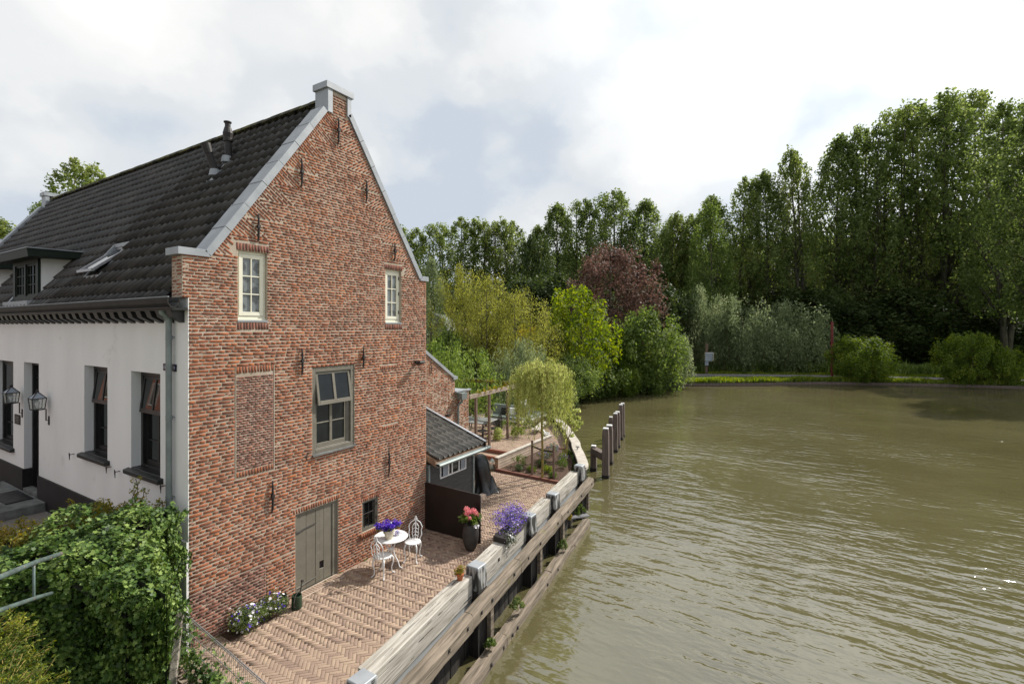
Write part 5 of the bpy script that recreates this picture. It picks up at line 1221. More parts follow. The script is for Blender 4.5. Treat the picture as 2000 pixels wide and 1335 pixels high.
for k in range(3): m2 = MB(); m2.box(12.2,16.9,1.272,1.2795,.14+.12*k,.15+.12*k); m2.part('board_joint', M['pergpost'], cw_)

def foliage_thing(name, loc, cs, rad, n, leaf, m, label, cat, group=None, squash=(1,1,1), aspect=.8, shape=LEAF4, seed=1, stems=None, up=.4, stemr=.012, bark=None, extra=None):
    e = empty(name, loc, label, cat, group)
    cs = np.array([(loc[0]+a, loc[1]+b, loc[2]+c) for a, b, c in cs])
    stuff_leaves('foliage', *blossom(cs, rad, n, leaf, 0, seed, squash, shape, aspect, up), m, e)
    if stems:
        mb = MB()
        for c in cs[::stems]: mb.tube([(loc[0]+(c[0]-loc[0])*.15, loc[1]+(c[1]-loc[1])*.15, loc[2]), (loc[0]+(c[0]-loc[0])*.55, loc[1]+(c[1]-loc[1])*.55, loc[2]+(c[2]-loc[2])*.5), tuple(c)], [stemr, stemr*.7, stemr*.3], 5)
        mb.part('stem', bark or M['bark'], e)
    if extra:
        for nm, m_, r_, n_, l_ in extra: stuff_leaves(nm, *blossom(cs, r_, n_, l_, 0, seed+77, squash, PET, 1, up), m_, e)
    return e
def dome(rx, ry, h, n, seed, z0=.0):
    r = random.Random(seed); o = []
    for i in range(n):
        a = i*2.39996; t = math.sqrt((i+.5)/n); o.append((rx*t*math.cos(a)*r.uniform(.85,1.05), ry*t*math.sin(a)*r.uniform(.85,1.05), z0+(h-z0)*math.sqrt(max(.02,1-t*t))*r.uniform(.75,1.0)))
        if i % 2: o.append((rx*t*math.cos(a)*.8, ry*t*math.sin(a)*.8, z0+(h-z0)*r.uniform(.1,.6)))
    return o
BED = [(12.9,.72,.34,.5,'bush','dusty green shrub in the bed against the cheek wall'),(12.5,-.05,.16,.22,'brightbush','lime tuft left of the willow stem'),(12.75,-.62,.18,.25,'grass','yellow-green tuft just right of the willow stem'),
       (13.3,-.05,.22,.3,'darktree','dark green cushion plant behind the willow stem'),(13.5,-.9,.26,.4,'bush','grey-green shrub in the bed near the quay beam'),(14.4,-.5,.22,.35,'brightbush','bright green clump near the curve of the quay'),
       (14.3,.35,.3,.42,'flowerstem','feathery herb clump in the middle of the bed'),(15.3,.4,.3,.55,'silver','silvery plant at the far end of the bed'),(15.5,-.2,.18,.25,'bush','small green plant beside the slender shrub'),
       (12.35,.45,.14,.24,'silver','pale little tuft at the bed front'),(12.25,-1.1,.14,.18,'bush','small plant in the front corner of the bed')]
for i, (x, y, r_, h, m_, lab) in enumerate(BED):
    foliage_thing('bed_plant', (x, y, .06), dome(r_, r_, h, 9, i, .04), .10, 60, .05, M[m_], lab, 'plant', 'plants in the triangular bed', seed=70+i, aspect=.4, stems=3, stemr=.005,
                  extra=[('blossoms', M['lilac'], .14, 8, .03)] if i in (5, 6, 7) else None)
# twigs and mulch clods
cl_ = rng.random((260, 2)); P = np.stack([12.05+cl_[:,0]*4.2, -1.4+cl_[:,1]*2.6, np.full(260,.065)], 1); P = P[[(y > quay_in(x)+.25) for x, y, z in P]]
V, F = leaves(P, np.tile([0,0,1.], (len(P),1)), np.full(len(P), .09), aspect=.5); o = stuff_leaves('bark_chips', V, F, M['plankwood'], be); o['kind'] = 'stuff'
for i, (x, y, h) in enumerate(((12.05,-.32,1.42),(12.1,-1.22,1.35))):
    mb = MB(); mb.tube([(x,y,0),(x,y,h)], .045, 10); mb.thing('tree_stake', M['pergpost'], (x,y,0), ('left wooden stake of the young weeping willow','right wooden stake of the young weeping willow')[i], 'stake', 'willow stakes')
mb = MB(); mb.bar((12.02,-.32,1.22),(11.98,-.80,1.12),.012,.06); mb.bar((11.98,-.80,1.12),(12.07,-1.22,1.10),.012,.06); mb.thing('tree_tie', M['panel'], (12,-.78,1.1), 'black strap tying the willow stem to its two stakes', 'strap')

# young weeping willow
wx, wy = 11.97, -.80; we = empty('weeping_willow', (wx, wy, .05), 'small weeping willow with yellow-green hanging shoots in the bed', 'tree')
r = np.random.default_rng(9); mb = MB(); zt = 4.25
mb.tube([(wx,wy,.0),(wx+.02,wy-.01,.9),(wx-.01,wy+.02,2.2),(wx+.02,wy,3.3),(wx+.04,wy-.02,zt)], [.055,.045,.042,.04,.03], 8)
strands = []
for k in range(230):
    a = r.random()*2*math.pi; reach = .25+.95*r.random()**.6; top = zt-.3+.95*r.random()*(1-.35*reach); ln = .8+1.7*r.random()*(1.1-.25*reach)
    pts = []
    b = np.array([wx, wy, zt-.1-1.2*r.random()]); pk = np.array([wx+math.cos(a)*reach*.55, wy+math.sin(a)*reach*.55, top]); en = np.array([wx+math.cos(a)*reach, wy+math.sin(a)*reach, top-.3*reach])
    for t in np.linspace(0, 1, 5): pts.append((1-t)**2*b+2*t*(1-t)*pk*1.0+t*t*en)
    dwn = np.array([math.cos(a)*.12, math.sin(a)*.12, -1.0]); q = en
    for t in range(5): dwn = dwn*[.75,.75,1]+r.normal(size=3)*[.06,.06,.02]; q = q+dwn*ln/5; pts.append(q)
    strands.append(np.array(pts)); mb.tube([tuple(p) for p in pts], [.007]*4+[.003]*(len(pts)-4), 3)
mb.part('trunk', M['stemyellow'], we)
P = []
for s_ in strands:
    for i in range(2, len(s_)-1):
        n = 15 if i > 3 else 8; t = r.random(n)[:, None]; P.append(s_[i]*(1-t)+s_[i+1]*t+r.normal(size=(n,3))*[.035,.035,.03])
P = np.concatenate(P); lv_shape = np.array([(0,-.5),(.5,-.1),(0,.5),(-.5,-.1)])
nn = r.normal(size=(len(P),3)); nn[:,2] *= .2; nn = unit(nn); b_ = unit(np.stack([r.normal(size=len(P))*.35, r.normal(size=len(P))*.35, -np.ones(len(P))],1)); t_ = unit(np.cross(nn,b_)); s_ = (.09*(.6+.8*r.random(len(P))))[:,None,None]
V = P[:,None,:]+s_*(lv_shape[None,:,0:1]*.22*t_[:,None,:]+lv_shape[None,:,1:2]*b_[:,None,:]); stuff_leaves('crown', V.reshape(-1,3), np.arange(len(P)*4).reshape(-1,4), M['weep'], we)

# slender multi-stem shrub by the quay edge
sx_, sy_ = 14.75, -.35; se = empty('slender_shrub', (sx_, sy_, .05), 'thin multi-stemmed shrub with lime whorled leaves leaning over the quay', 'shrub'); mb = MB(); tips = []
r = np.random.default_rng(5)
for k in range(9):
    a = -2.4+ .55*k; rc = .25+.85*r.random(); h = 1.3+1.0*r.random(); d = np.array([math.sin(YAW*0+a)*rc*.6+.35, -abs(math.cos(a))*rc*.9+.2, h])
    p0 = np.array([sx_+r.normal()*.08, sy_+r.normal()*.08, .05]); p1 = p0+d*[.35,.35,.55]; p2 = p0+d; mb.tube([tuple(p0), tuple(p1), tuple(p2)], [.016,.012,.006], 5)
    tips += [p2, p0+d*.82+r.normal(size=3)*.12, p0+d*.9+r.normal(size=3)*.16, p0+d+[.15*r.normal(), .15*r.normal(), .05]]
mb.part('stem', M['stemyellow'], se)
V, F = blossom(np.array(tips), .12, 26, .13, 0, 8, (1,1,.7), LV, .6, .8); stuff_leaves('foliage', V, F, M['weep'], se)

# barbecue under its black cover
bx, by = 9.62, .42; bm_ = bmesh.new(); nseg = 22; prof = [(0.02,1.33),(.12,1.32),(.21,1.26),(.27,1.13),(.31,.95),(.30,.7),(.28,.45),(.33,.2),(.42,.012)]
V = []; r = random.Random(2)
for i, (rad, z) in enumerate(prof):
    for k in range(nseg):
        t = 2*math.pi*k/nseg; q = rad*(1+.13*math.sin(5*t+z*3)*(1.35-z)+.09*math.sin(9*t-z*2)*(1.35-z)); V.append((bx+q*math.cos(t)*1.15+.10*(1.3-z), by+q*math.sin(t)*.85-.09*(1.3-z), z))
F = [(i*nseg+k, i*nseg+(k+1)%nseg, (i+1)*nseg+(k+1)%nseg, (i+1)*nseg+k) for i in range(len(prof)-1) for k in range(nseg)]; F.append(tuple(range(nseg)))
ce = empty('covered_barbecue', (bx, by, .01), 'upright barbecue wrapped in a black cover beside the shed', 'cover'); mb = MB(); mb.add(V, F); mb.part('cover', M['tarp'], ce, smooth=True)
V = []; prof = [(.02,.55),(.10,.50),(.17,.34),(.26,.16),(.36,.05),(.40,.012)]
for i, (rad, z) in enumerate(prof):
    for k in range(nseg):
        t = 2*math.pi*k/nseg; q = rad*(1+.22*math.sin(6*t+i)*(i/5)); V.append((bx+.30+q*math.cos(t)*.9, by-.26+q*math.sin(t)*.8, z+.015*math.sin(6*t)))
F = [(i*nseg+k, i*nseg+(k+1)%nseg, (i+1)*nseg+(k+1)%nseg, (i+1)*nseg+k) for i in range(len(prof)-1) for k in range(nseg)]; F.append(tuple(range(nseg)))
mb = MB(); mb.add(V, F); mb.part('slumped_fold', M['tarp'], ce, smooth=True)
mb = MB(); mb.box(8.85,9.25,-.10,.08,.008,.14); mb.thing('doorstep_block', M['cheek'], (9.05,0,0), 'pale low block at the foot of the shed corner', 'step')
# lantern on the steps
le = empty('candle_lantern', (12.2,1.62,.01), 'small glass lantern standing on the brick steps', 'lantern'); mb = MB()
for i, j in ((-1,-1),(1,-1),(1,1),(-1,1)): mb.bar((12.2+i*.09,1.62+j*.09,.01),(12.2+i*.09,1.62+j*.09,.34),.014,.014)
mb.lathe([(.13,0),(.02,.09),(.0,.12)], (12.2,1.62,.34), 4); mb.part('frame', M['oldzinc'], le); mb = MB(); mb.lathe([(.03,0),(.03,.16),(.0,.17)], (12.2,1.62,.02), 10); mb.part('candle', M['cream'], le)
mb = MB(); mb.box(12.115,12.285,1.535,1.705,.02,.33); mb.part('glass', M['lglass'], le)

# pergola
pg = empty('pergola', (14.5, 4, .44), 'open timber pergola of thin brown posts and pale beams over the dining terrace', 'pergola')
ZB = 2.86; UT = .44
mb = MB(); mb.bar((12.05,2.66,ZB),(16.75,3.03,ZB),.09,.16); mb.part('beam', M['pergola'], pg)
mb = MB(); mb.bar((16.75,3.03,ZB-.02),(17.6,6.7,ZB-.02),.09,.15); mb.part('beam', M['pergpost'], pg)
mb = MB(); mb.bar((12.3,7.5,ZB-.02),(17.6,6.7,ZB-.02),.09,.15); mb.part('beam', M['pergpost'], pg)
for x, y in ((12.6,2.72),(13.75,2.81),(15.5,2.93),(16.65,3.02),(17.3,5.4),(17.55,6.65),(12.5,7.45)):
    mb = MB(); mb.box(x-.05,x+.05,y-.05,y+.05,(UT if x > 13.35 else .14),ZB-.08); mb.part('post', M['pergpost'], pg)
mb = MB(); mb.add([(13.0,7.2,2.8),(13.0,7.2,.44),(13.45,7.0,.44),(13.2,7.1,2.8)], [(0,1,2,3)])
cv = [(16.9+.0*i,3.4+.33*i,ZB+.06) for i in range(10)]+[(12.8+.5*i,2.74+.04*i,ZB+.1) for i in range(6)]
stuff_leaves('climbing_leaves', *blossom(cv, .13, 45, .07, 0, 88), M['privet'], pg)
cv = [(15.55,2.95,.7+.28*i) for i in range(7)]+[(16.7,3.0,.7+.3*i) for i in range(7)]+[(13.8,2.85,.9+.3*i) for i in range(4)]
stuff_leaves('climbing_stem_leaves', *blossom(cv, .11, 22, .06, 0, 89), M['weep'], pg)
# dark canvas panel at the back of the pergola
mb = MB(); V = []; 
for i in range(8):
    x = 12.6+.12*i; V += [(x,7.2+.05*math.sin(i*2),.45),(x,7.2+.05*math.sin(i*2+.5),2.8)]
mb.add(V, [(2*i,2*i+1,2*i+3,2*i+2) for i in range(7)]); mb.thing('shade_curtain', M['tarp'], (13,7.2,.45), 'dark hanging curtain at the back corner of the pergola', 'curtain')

# dining table and chairs
de = empty('dining_table', (15.6,4.6,.45), 'grey rectangular dining table under the pergola', 'table'); mb = MB()
rt = Matrix.Rotation(R(5), 3, 'Z'); mb.obox((15.35,4.75,1.17), (1.5,1.9,.04), rt); mb.part('table_top', M['greypaint'], de, bevel=.01)
for i, j in ((-1,-1),(1,-1),(1,1),(-1,1)):
    p = rt @ Vector((i*.66,j*.84,0)); mb = MB(); mb.bar((15.35+p.x,4.75+p.y,.45),(15.35+p.x,4.75+p.y,1.15),.05,.05); mb.part('leg', M['iron'], de)
mb = MB(); mb.lathe([(.05,0),(.07,.05),(.06,.16),(.03,.2)], (14.95,4.95,1.19), 12); mb.thing('yellow_jug', M['yellow'], (14.95,4.95,1.19), 'small yellow jug on the dining table', 'jug')
mb = MB(); mb.box(14.75,15.0,5.3,5.6,1.19,1.36); mb.thing('white_box', M['whitepaint'], (14.9,5.45,1.19), 'white box at the end of the dining table', 'box')
def dine(x, y, rz, label, rnd=False):
    e = empty('dining_chair', (x, y, .45), label, 'chair', 'dark chairs round the dining table', rz)
    mb = MB(); mb.box(-.22,.22,-.22,.22,.42,.46); link('seat', mb.mesh('seat', M['iron']), e)
    for i, j in ((-1,-1),(1,-1),(1,1),(-1,1)): mb = MB(); mb.tube([(i*.19,j*.19,.43),(i*.23,j*.22,0)], .014, 6); link('leg', mb.mesh('leg', M['iron']), e)
    mb = MB(); n = 10; pts = [(-.22-.03*math.sin(math.pi*t/n), -.24+.48*t/n, .5+.42*math.sin(math.pi*t/n)**.4) for t in range(n+1)]; mb.tube(pts, .014, 6)
    for k in range(1, n): a = pts[k]; mb.tube([(-.21,a[1],.45), a], .009 if not rnd else .02, 4)
    link('backrest', mb.mesh('backrest', M['pergpost'] if rnd else M['iron']), e)
    mb = MB(); mb.tube([(-.22,.24,.62),(.1,.25,.66),(.16,.23,.45)], .012, 6); mb.tube([(-.22,-.24,.62),(.1,-.25,.66),(.16,-.23,.45)], .012, 6); link('armrest', mb.mesh('armrest', M['iron']), e)
dine(14.55,3.75,R(80),'dark chair at the near side of the dining table, closest to the shed'); dine(15.3,3.6,R(95),'dark chair at the near side of the dining table, middle'); dine(16.3,4.1,R(150),'dark chair at the lounge end of the dining table')
dine(15.7,6.1,R(-95),'brown round-backed wicker chair behind the dining table', True)
# lounge sofa with cushions
sf = empty('lounge_sofa', (18.6,4.9,.45), 'white framed corner sofa with grey-green cushions', 'sofa'); mb = MB()
mb.obox((18.9,5.0,.62), (.85,2.3,.10)); mb.obox((20.2,4.2,.62), (2.2,.8,.10)); mb.part('frame', M['whitepaint'], sf)
mb = MB(); mb.obox((18.9,5.0,.74), (.8,2.25,.14)); mb.obox((20.3,4.2,.74), (1.9,.76,.14)); mb.part('seat_cushion', M['cushion'], sf, bevel=.04)
mb = MB(); mb.obox((19.35,5.1,1.05), (.24,2.3,.62), Matrix.Rotation(R(12),3,'Y')); mb.part('back_cushion', M['cushion'], sf, bevel=.06)
for k, (y, m_, lab) in enumerate(((4.3,'tarp','dark scatter cushion at the right of the sofa'),(4.85,'whitepaint','white scatter cushion in the middle of the sofa'),(5.35,'tarp','dark scatter cushion at the left of the sofa'))):
    mb = MB(); mb.obox((19.08,y,1.02), (.14,.46,.44), Matrix.Rotation(R(18),3,'Y')); mb.thing('scatter_cushion', M[m_], (19.08,y,.8), lab, 'cushion', 'scatter cushions on the sofa', bevel=.05)
# white slatted bench on the terrace edge
sb_ = empty('slatted_bench', (16.9,2.1,.0), 'white slatted bench frame at the edge of the upper terrace', 'bench')
for k in range(5): mb = MB(); mb.obox((17.3,1.9,.12+.11*k), (.9+.12*k,.12,.035), Matrix.Rotation(R(40),3,'Z')); mb.part('slat', M['whitepaint'], sb_)
mb = MB(); mb.box(16.9,17.02,1.45,1.57,0,.62); mb.part('leg', M['whitepaint'], sb_)
mb = MB(); mb.obox((18.0,2.5,.66), (2.2,.35,.05), Matrix.Rotation(R(15),3,'Z')); mb.part('seat', M['capwood'], sb_)
wc = empty('white_garden_seat', (21.5,5.2,.3), 'white armed garden seat by the lawn', 'seat'); mb = MB(); mb.box(21.1,21.9,4.9,5.6,.72,.8); mb.part('seat', M['whitepaint'], wc)
for x, y in ((21.15,4.95),(21.85,4.95),(21.15,5.55),(21.85,5.55)): mb = MB(); mb.box(x-.04,x+.04,y-.04,y+.04,.3,1.1); mb.part('leg', M['whitepaint'], wc)
mb = MB(); mb.box(21.1,21.9,5.5,5.56,.95,1.3); mb.part('backrest', M['whitepaint'], wc)
for i, (x, y, r_, h, m_, lab) in enumerate([(15.85,2.55,.42,.62,'brightbush','bright green shrub between the pergola posts'),(17.4,4.3,.5,.4,'bush','low green planting in front of the sofa'),(14.9,3.1,.2,.6,'weep','thin upright plant beside the pergola post'),(18.2,3.3,.28,.5,'silver','silver-leaved plant beside the slatted bench')]):
    foliage_thing('terrace_shrub', (x, y, .44), dome(r_, r_, h, 12, i+30, .05), .13, 70, .06, M[m_], lab, 'shrub', 'shrubs on the upper terrace', seed=120+i, aspect=.5, stems=4, stemr=.006)

# ================================================================== IVY BANK, FENCE, RAILING
def sample_quad(q, dens, r):
    q = [np.array(p, float) for p in q]; A = (np.linalg.norm(np.cross(q[1]-q[0], q[3]-q[0]))+np.linalg.norm(np.cross(q[1]-q[2], q[3]-q[2])))/2
    n = int(A*dens); u = r.random((n,1)); v = r.random((n,1)); P = (1-u)*(1-v)*q[0]+u*(1-v)*q[1]+u*v*q[2]+(1-u)*v*q[3]
    nn = np.cross(q[1]-q[0], q[3]-q[0]); nn = nn/np.linalg.norm(nn); return P, np.tile(nn, (n,1))
def bumps(P, s, seed=0):
    r = np.random.default_rng(seed); o = np.zeros(len(P))
    for k in range(7):
        w = r.normal(size=3)*s*(1+.5*k); o += np.sin(P @ w + r.random()*6)/(1+.5*k)
    return o/2.2
iv = empty('ivy_bank', (-1.6, -.8, 0), 'thick mass of glossy ivy between the brick gable and the street railing', 'ivy')
def zt_(x): return 2.52 if x > -.5 else 2.60
a0=(-.17,.02); b0=(-.9,.62); c0=(-2.3,.75); c1=(-3.6,1.4); d0=(-4.2,-.75); d1=(-2.55,-.45); e0=(-1.84,-.95); f0=(-1.68,-2.45); g0=(-1.6,-2.42); h0=(-.74,-.62)
def qd(p, q, z1, z2, z3, z4): return [(p[0],p[1],z1),(q[0],q[1],z2),(q[0]+(0),q[1],z3),(p[0],p[1],z4)]
quads = [ # top surfaces
 [(h0[0],h0[1],2.5),(a0[0],a0[1],2.62),(b0[0],b0[1],2.72),(e0[0],e0[1],2.52)],
 [(g0[0],g0[1],2.36),(h0[0],h0[1],2.5),(e0[0],e0[1],2.52),(f0[0],f0[1],2.38)],
 [(e0[0],e0[1],2.52),(b0[0],b0[1],2.72),(c0[0],c0[1],2.66),(d1[0],d1[1],2.55)],
 [(d1[0],d1[1],2.55),(c0[0],c0[1],2.66),(c1[0],c1[1],2.6),(d0[0],d0[1],2.5)],
 # dark faces towards the camera side
 [(f0[0]+.15,f0[1]+.45,-.1),(f0[0],f0[1],2.38),(e0[0],e0[1],2.52),(e0[0]+.35,e0[1]+.5,-.1)],
 [(e0[0]+.35,e0[1]+.5,-.1),(e0[0],e0[1],2.52),(d1[0],d1[1],2.55),(d1[0]+.35,d1[1]+.6,-.1)],
 [(d1[0]+.35,d1[1]+.6,-.1),(d1[0],d1[1],2.55),(d0[0],d0[1],2.5),(d0[0]+.3,d0[1]+.6,-.1)],
 # lit faces towards the terrace
 [(g0[0],g0[1],-.1),(h0[0],h0[1],-.1),(h0[0],h0[1],2.5),(g0[0],g0[1],2.36)],
 [(h0[0]+.05,h0[1],-.1),(a0[0],a0[1]-.05,-.1),(a0[0],a0[1],2.62),(h0[0],h0[1],2.5)],
 [(f0[0],f0[1],-.1),(g0[0],g0[1],-.1),(g0[0],g0[1],2.36),(f0[0],f0[1],2.38)],
 [(-.42,-.50,.75),(-.07,-.05,.9),(-.06,-.03,2.58),(-.45,-.42,2.5)],
 [(f0[0]+.15,f0[1]+.45,-.1),(f0[0],f0[1],-.1),(f0[0],f0[1],2.37),(f0[0],f0[1]+.02,2.38)]]
OUTW = [(0,0,1)]*4+[(-1,-.2,0),(-.6,-1,0),(0,-1,0),(1,-.2,0),(1,-.2,0),(.2,-1,0),(1,-.6,0),(-1,-.1,0)]; PP = []; NN = []; r = np.random.default_rng(21)
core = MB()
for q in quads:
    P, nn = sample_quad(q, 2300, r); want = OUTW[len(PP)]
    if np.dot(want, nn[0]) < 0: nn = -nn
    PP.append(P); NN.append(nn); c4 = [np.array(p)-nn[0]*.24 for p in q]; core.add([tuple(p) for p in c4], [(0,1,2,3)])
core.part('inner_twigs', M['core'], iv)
P = np.concatenate(PP); NN = np.concatenate(NN); bmp = bumps(P, 2.4, 3); bm2 = bumps(P, 7, 5)
P = P+NN*(bmp*.15+bm2*.07+r.random(len(P))*.24-.19)[:,None]+np.array([0,0,1.0])*(np.clip(bmp,-.2,1)*.06)[:,None]
keep = (r.random(len(P)) < .93); P = P[keep]; NN = NN[keep]
nn = unit(NN+r.normal(size=P.shape)*.55+np.array([0,0,.25])); dn = unit(np.stack([r.normal(size=len(P))*.5, r.normal(size=len(P))*.5, -np.ones(len(P))],1)); t_ = unit(np.cross(nn, dn)); b_ = np.cross(nn, t_)
ivm = []; order = np.argsort(np.linalg.norm(P-np.array(CAM), axis=1))
lfv = np.concatenate([IVY*[1,1], (np.abs(IVY[:,0:1])*.18)], 1)
for i in order[:260]:
    s = .062*(.7+.6*r.random()); Mx = Matrix.Identity(4)
    for k, v in enumerate((t_[i]*s, b_[i]*s, nn[i]*s, P[i])):
        for j in range(3): Mx[j][k] = float(v[j])
    ivm.append(Mx)
pieces('leaf', [(lfv, np.arange(10)[None,:])], ivm, M['ivy'], iv)
rest = order[260:]; s_ = (.056*(.6+.9*r.random(len(rest))))[:,None,None]
V = P[rest][:,None,:]+s_*(IVY[None,:,0:1]*t_[rest][:,None,:]+IVY[None,:,1:2]*b_[rest][:,None,:]+np.abs(IVY[None,:,0:1])*.18*nn[rest][:,None,:])
o = stuff_leaves('ivy_leaves', V.reshape(-1,3), np.arange(len(rest)*10).reshape(-1,10), M['ivy'], iv); o['kind'] = 'stuff'
print('ivy', len(P))
# yellow-tipped privet in front of the white wall
pv_ = empty('privet_hedge', (-1.6, .8, 1.2), 'privet shrubs with yellow tips in front of the white wall', 'hedge')
cs = []
for k in range(70):
    x = -.25-3.6*r.random(); y = .35+.9*r.random()-.12*x; cs.append((x, y, 2.35+.32*r.random()*(1 if x < -.8 else .8)))
V, F = blossom(cs, .17, 120, .05, 0, 5, (1,1,.9), LV, .6); stuff_leaves('foliage', V, F, M['privet'], pv_)
mb = MB(); tp = []
for (x, y, h) in [(-.52,.72,.62),(-.60,.65,.42),(-.44,.8,.34),(-.95,.9,.26),(-1.3,1.1,.36),(-1.5,1.0,.22),(-1.9,1.15,.3),(-2.3,1.2,.22),(-.22,.5,.2),(-1.15,.9,.2)]:
    p = np.array([x,y,2.5]); pts = [tuple(p)]
    for t in range(4): p = p+np.array([r.normal()*.02, r.normal()*.02, h/4]); pts.append(tuple(p)); tp += [p+r.normal(size=3)*.03 for _ in range(2)]
    mb.tube(pts, .006, 4)
o = mb.part('stem', M['bark'], pv_); o['kind'] = 'stuff'; V, F = blossom(np.array(tp), .05, 9, .048, 0, 6, (1,1,1), LV, .6); stuff_leaves('shoots', V, F, M['privet'], pv_)['kind'] = 'stuff'
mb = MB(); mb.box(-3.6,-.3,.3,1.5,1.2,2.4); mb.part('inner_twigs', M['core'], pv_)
# juniper at the lower left
jn = empty('golden_juniper', (-4.0,-3.6,2.2), 'golden-green juniper sprays at the bottom left corner', 'shrub')
cs = []
jc = [(*ray_at(a, d), top_z(b, d)) for a, b, d in ((5,1255,3.7),(35,1300,3.6),(-25,1310,3.4),(10,1345,3.3),(65,1355,3.5),(-30,1250,3.6),(0,1290,3.5),(-10,1380,3.0))]
jc_old = np.array([(-3.95,-4.25,2.75),(-4.1,-4.0,2.9),(-3.75,-4.4,2.45),(-4.2,-3.9,2.6),(-3.9,-4.1,2.35),(-4.05,-4.3,2.2),(-3.6,-4.3,2.1),(-3.85,-4.6,2.1),(-3.6,-4.7,1.9)])
mb = MB(); tw = []
for c_ in jc:
    c_ = np.array(c_)
    for k in range(34):
        d = unit(r.normal(size=(1,3)))[0]*[1,1,.7]+[0,0,.35]; p = c_.copy(); pts = [tuple(p)]
        for t in range(5): p = p+d*.038+r.normal(size=3)*.006; pts.append(tuple(p)); tw += [p+r.normal(size=3)*.012 for _ in range(9)]
        mb.tube(pts, .003, 3)
o = mb.part('twigs', M['stemyellow'], jn); o['kind'] = 'stuff'
V, F = leaves(np.array(tw), np.tile([0,0,1.],(len(tw),1)), np.full(len(tw), .028), aspect=.35, spread=1.2); stuff_leaves('foliage', V, F, M['juniper'], jn)
# mesh fence from the house corner along the end of the terrace
fe = empty('wire_mesh_fence', (-.3,-1.6,0), 'ivy-grown galvanised mesh fence closing off the near end of the terrace', 'fence')
FA = Vector((-.27,-.33,.98)); FB = Vector((-.62,-3.9,.98)); fd_ = (FB-FA); fl = fd_.length; fd_.normalize()
for k, z in enumerate((0,.27,.52,.75,.97)):
    mb = MB(); mb.tube([FA-Vector((0,0,z-0)), FB-Vector((0,0,z))], .009 if k == 0 else .0055, 6)
    if k == 0: mb.tube([FA-Vector((.02,0,.006)), FB-Vector((.02,0,.006))], .006, 6)
    mb.part('rail', M['galv'], fe)
nW = int(fl/.062)
for i in range(nW):
    p = FA+fd_*(i*.062); mb = MB(); mb.tube([(p.x,p.y,.98),(p.x,p.y,.02)], .0028, 4); mb.part('wire', M['galv'], fe)
mb = MB(); mb.bar((-.33,-.40,1.0),(-.78,-1.02,-.35),.11,.11); mb.part('leaning_post', M['concrete'], fe, bevel=.01)
P = []; 
for k in range(1500):
    t = r.random()**1.2; zz = .98*(r.random()**(1.0)); 
    if t > .5 and zz > .75: continue
    if .1 < t < .55 and zz > .5 and r.random() < .8: continue
    p = FA+fd_*(t*fl); P.append((p.x+r.normal()*.05, p.y+r.normal()*.04, zz if t > .15 else zz*1.15))
P = np.array(P); V, F = leaves(P, np.tile([.6,-.5,.6],(len(P),1)), np.full(len(P), .065), shape=IVY, spread=.7); o = stuff_leaves('ivy_leaves', V, F, M['ivy'], fe)
cs = [(-.40-.06*r.random(), -.9-1.8*r.random(), .05+.5*r.random()) for _ in range(16)]
V, F = blossom(cs, .13, 40, .07, 0, 9, (1,1,1), IVY); stuff_leaves('ivy_clusters', V, F, M['ivy'], fe)['kind'] = 'stuff'
# street railing of blue-green pipe
re_ = empty('pipe_railing', (-3.3,-3.4,2.2), 'old blue-green pipe railing disappearing into the ivy', 'railing')
def D_(px, py, t):
    x, y = ray_at(px, t); return Vector((x, y, top_z(py, t)))
mb = MB(); mb.tube([D_(-120,1172,3.2), D_(0,1126,4.1), D_(70,1097,5.0), D_(118,1081,5.6)], .024, 12); mb.part('top_rail', M['pipe'], re_, smooth=True)
mb = MB(); mb.tube([D_(-120,1244,3.2), D_(0,1191,4.1), D_(72,1166,5.0), D_(100,1158,5.5)], .020, 12); mb.part('lower_rail', M['pipe'], re_, smooth=True)
mb = MB(); mb.tube([D_(66,1099,4.95), D_(66,1166,4.95), D_(66,1172,4.95)], .012, 10); mb.part('baluster', M['pipe'], re_, smooth=True)
# red flowers in a pot on the step
foliage_thing('red_flower_pot', (-1.05,7.35,1.40), [(0,0,.55),(.12,.1,.6),(-.12,.05,.62),(.05,-.12,.5),(0,0,.8)], .2, 120, .08, M['bush'], 'red-flowering plant in a pot at the left edge by the doorstep', 'potted plant', seed=300, shape=LV, extra=[('blossoms', M['red'], .22, 10, .09)], stems=2)
mb = MB(); mb.lathe([(.13,0),(.19,.34),(.2,.36),(.17,.36),(.02,.33)], (-1.05,7.35,1.402), 16); mb.part('pot', M['panel'], bpy.data.objects['red_flower_pot'])
wp = [(x, quay_in(x)+.05+.05*rr.random(), .015+.02*rr.random()) for x in [ .3+12*rr.random()**1.3 for _ in range(60)]]+[(6.2*rr.random(), -.02-.03*rr.random(), .02) for _ in range(14)]
V, F = blossom(wp, .035, 26, .02, 0, 71, (1.4,1,.6)); o = link('moss_tufts', np_mesh('moss_tufts', V, F, M['flowerstem'])); tag(o, 'small weeds and moss along the foot of the quay beams and gable', 'weeds', kind='stuff')
# weeds on the timbers
for i, (x, off, z, m_, lab, rd) in enumerate([(4.28,-.44,-1.1,'bush','small green weed on the nearest waterline beam',.10),(5.75,-.44,-1.1,'flowerstem','bushier pale weed rooted at the beam joint',.17),(9.3,-.45,-1.1,'flowerstem','sparse weed on the far waterline beam',.15),(11.6,-.35,-.9,'bush','bright green weeds on the last pile of the quay',.2),(10.6,-.2,-.7,'privet','yellow-green weed hanging under the last fender beam',.12)]):
    foliage_thing('weed_tuft', (x, beam_y(x)+off, z), dome(rd, rd, rd*1.9, 7, i+60, .02), .07, 45, .045, M[m_], lab, 'weed', 'weeds on the quay timbers', seed=310+i, stems=3, stemr=.004)

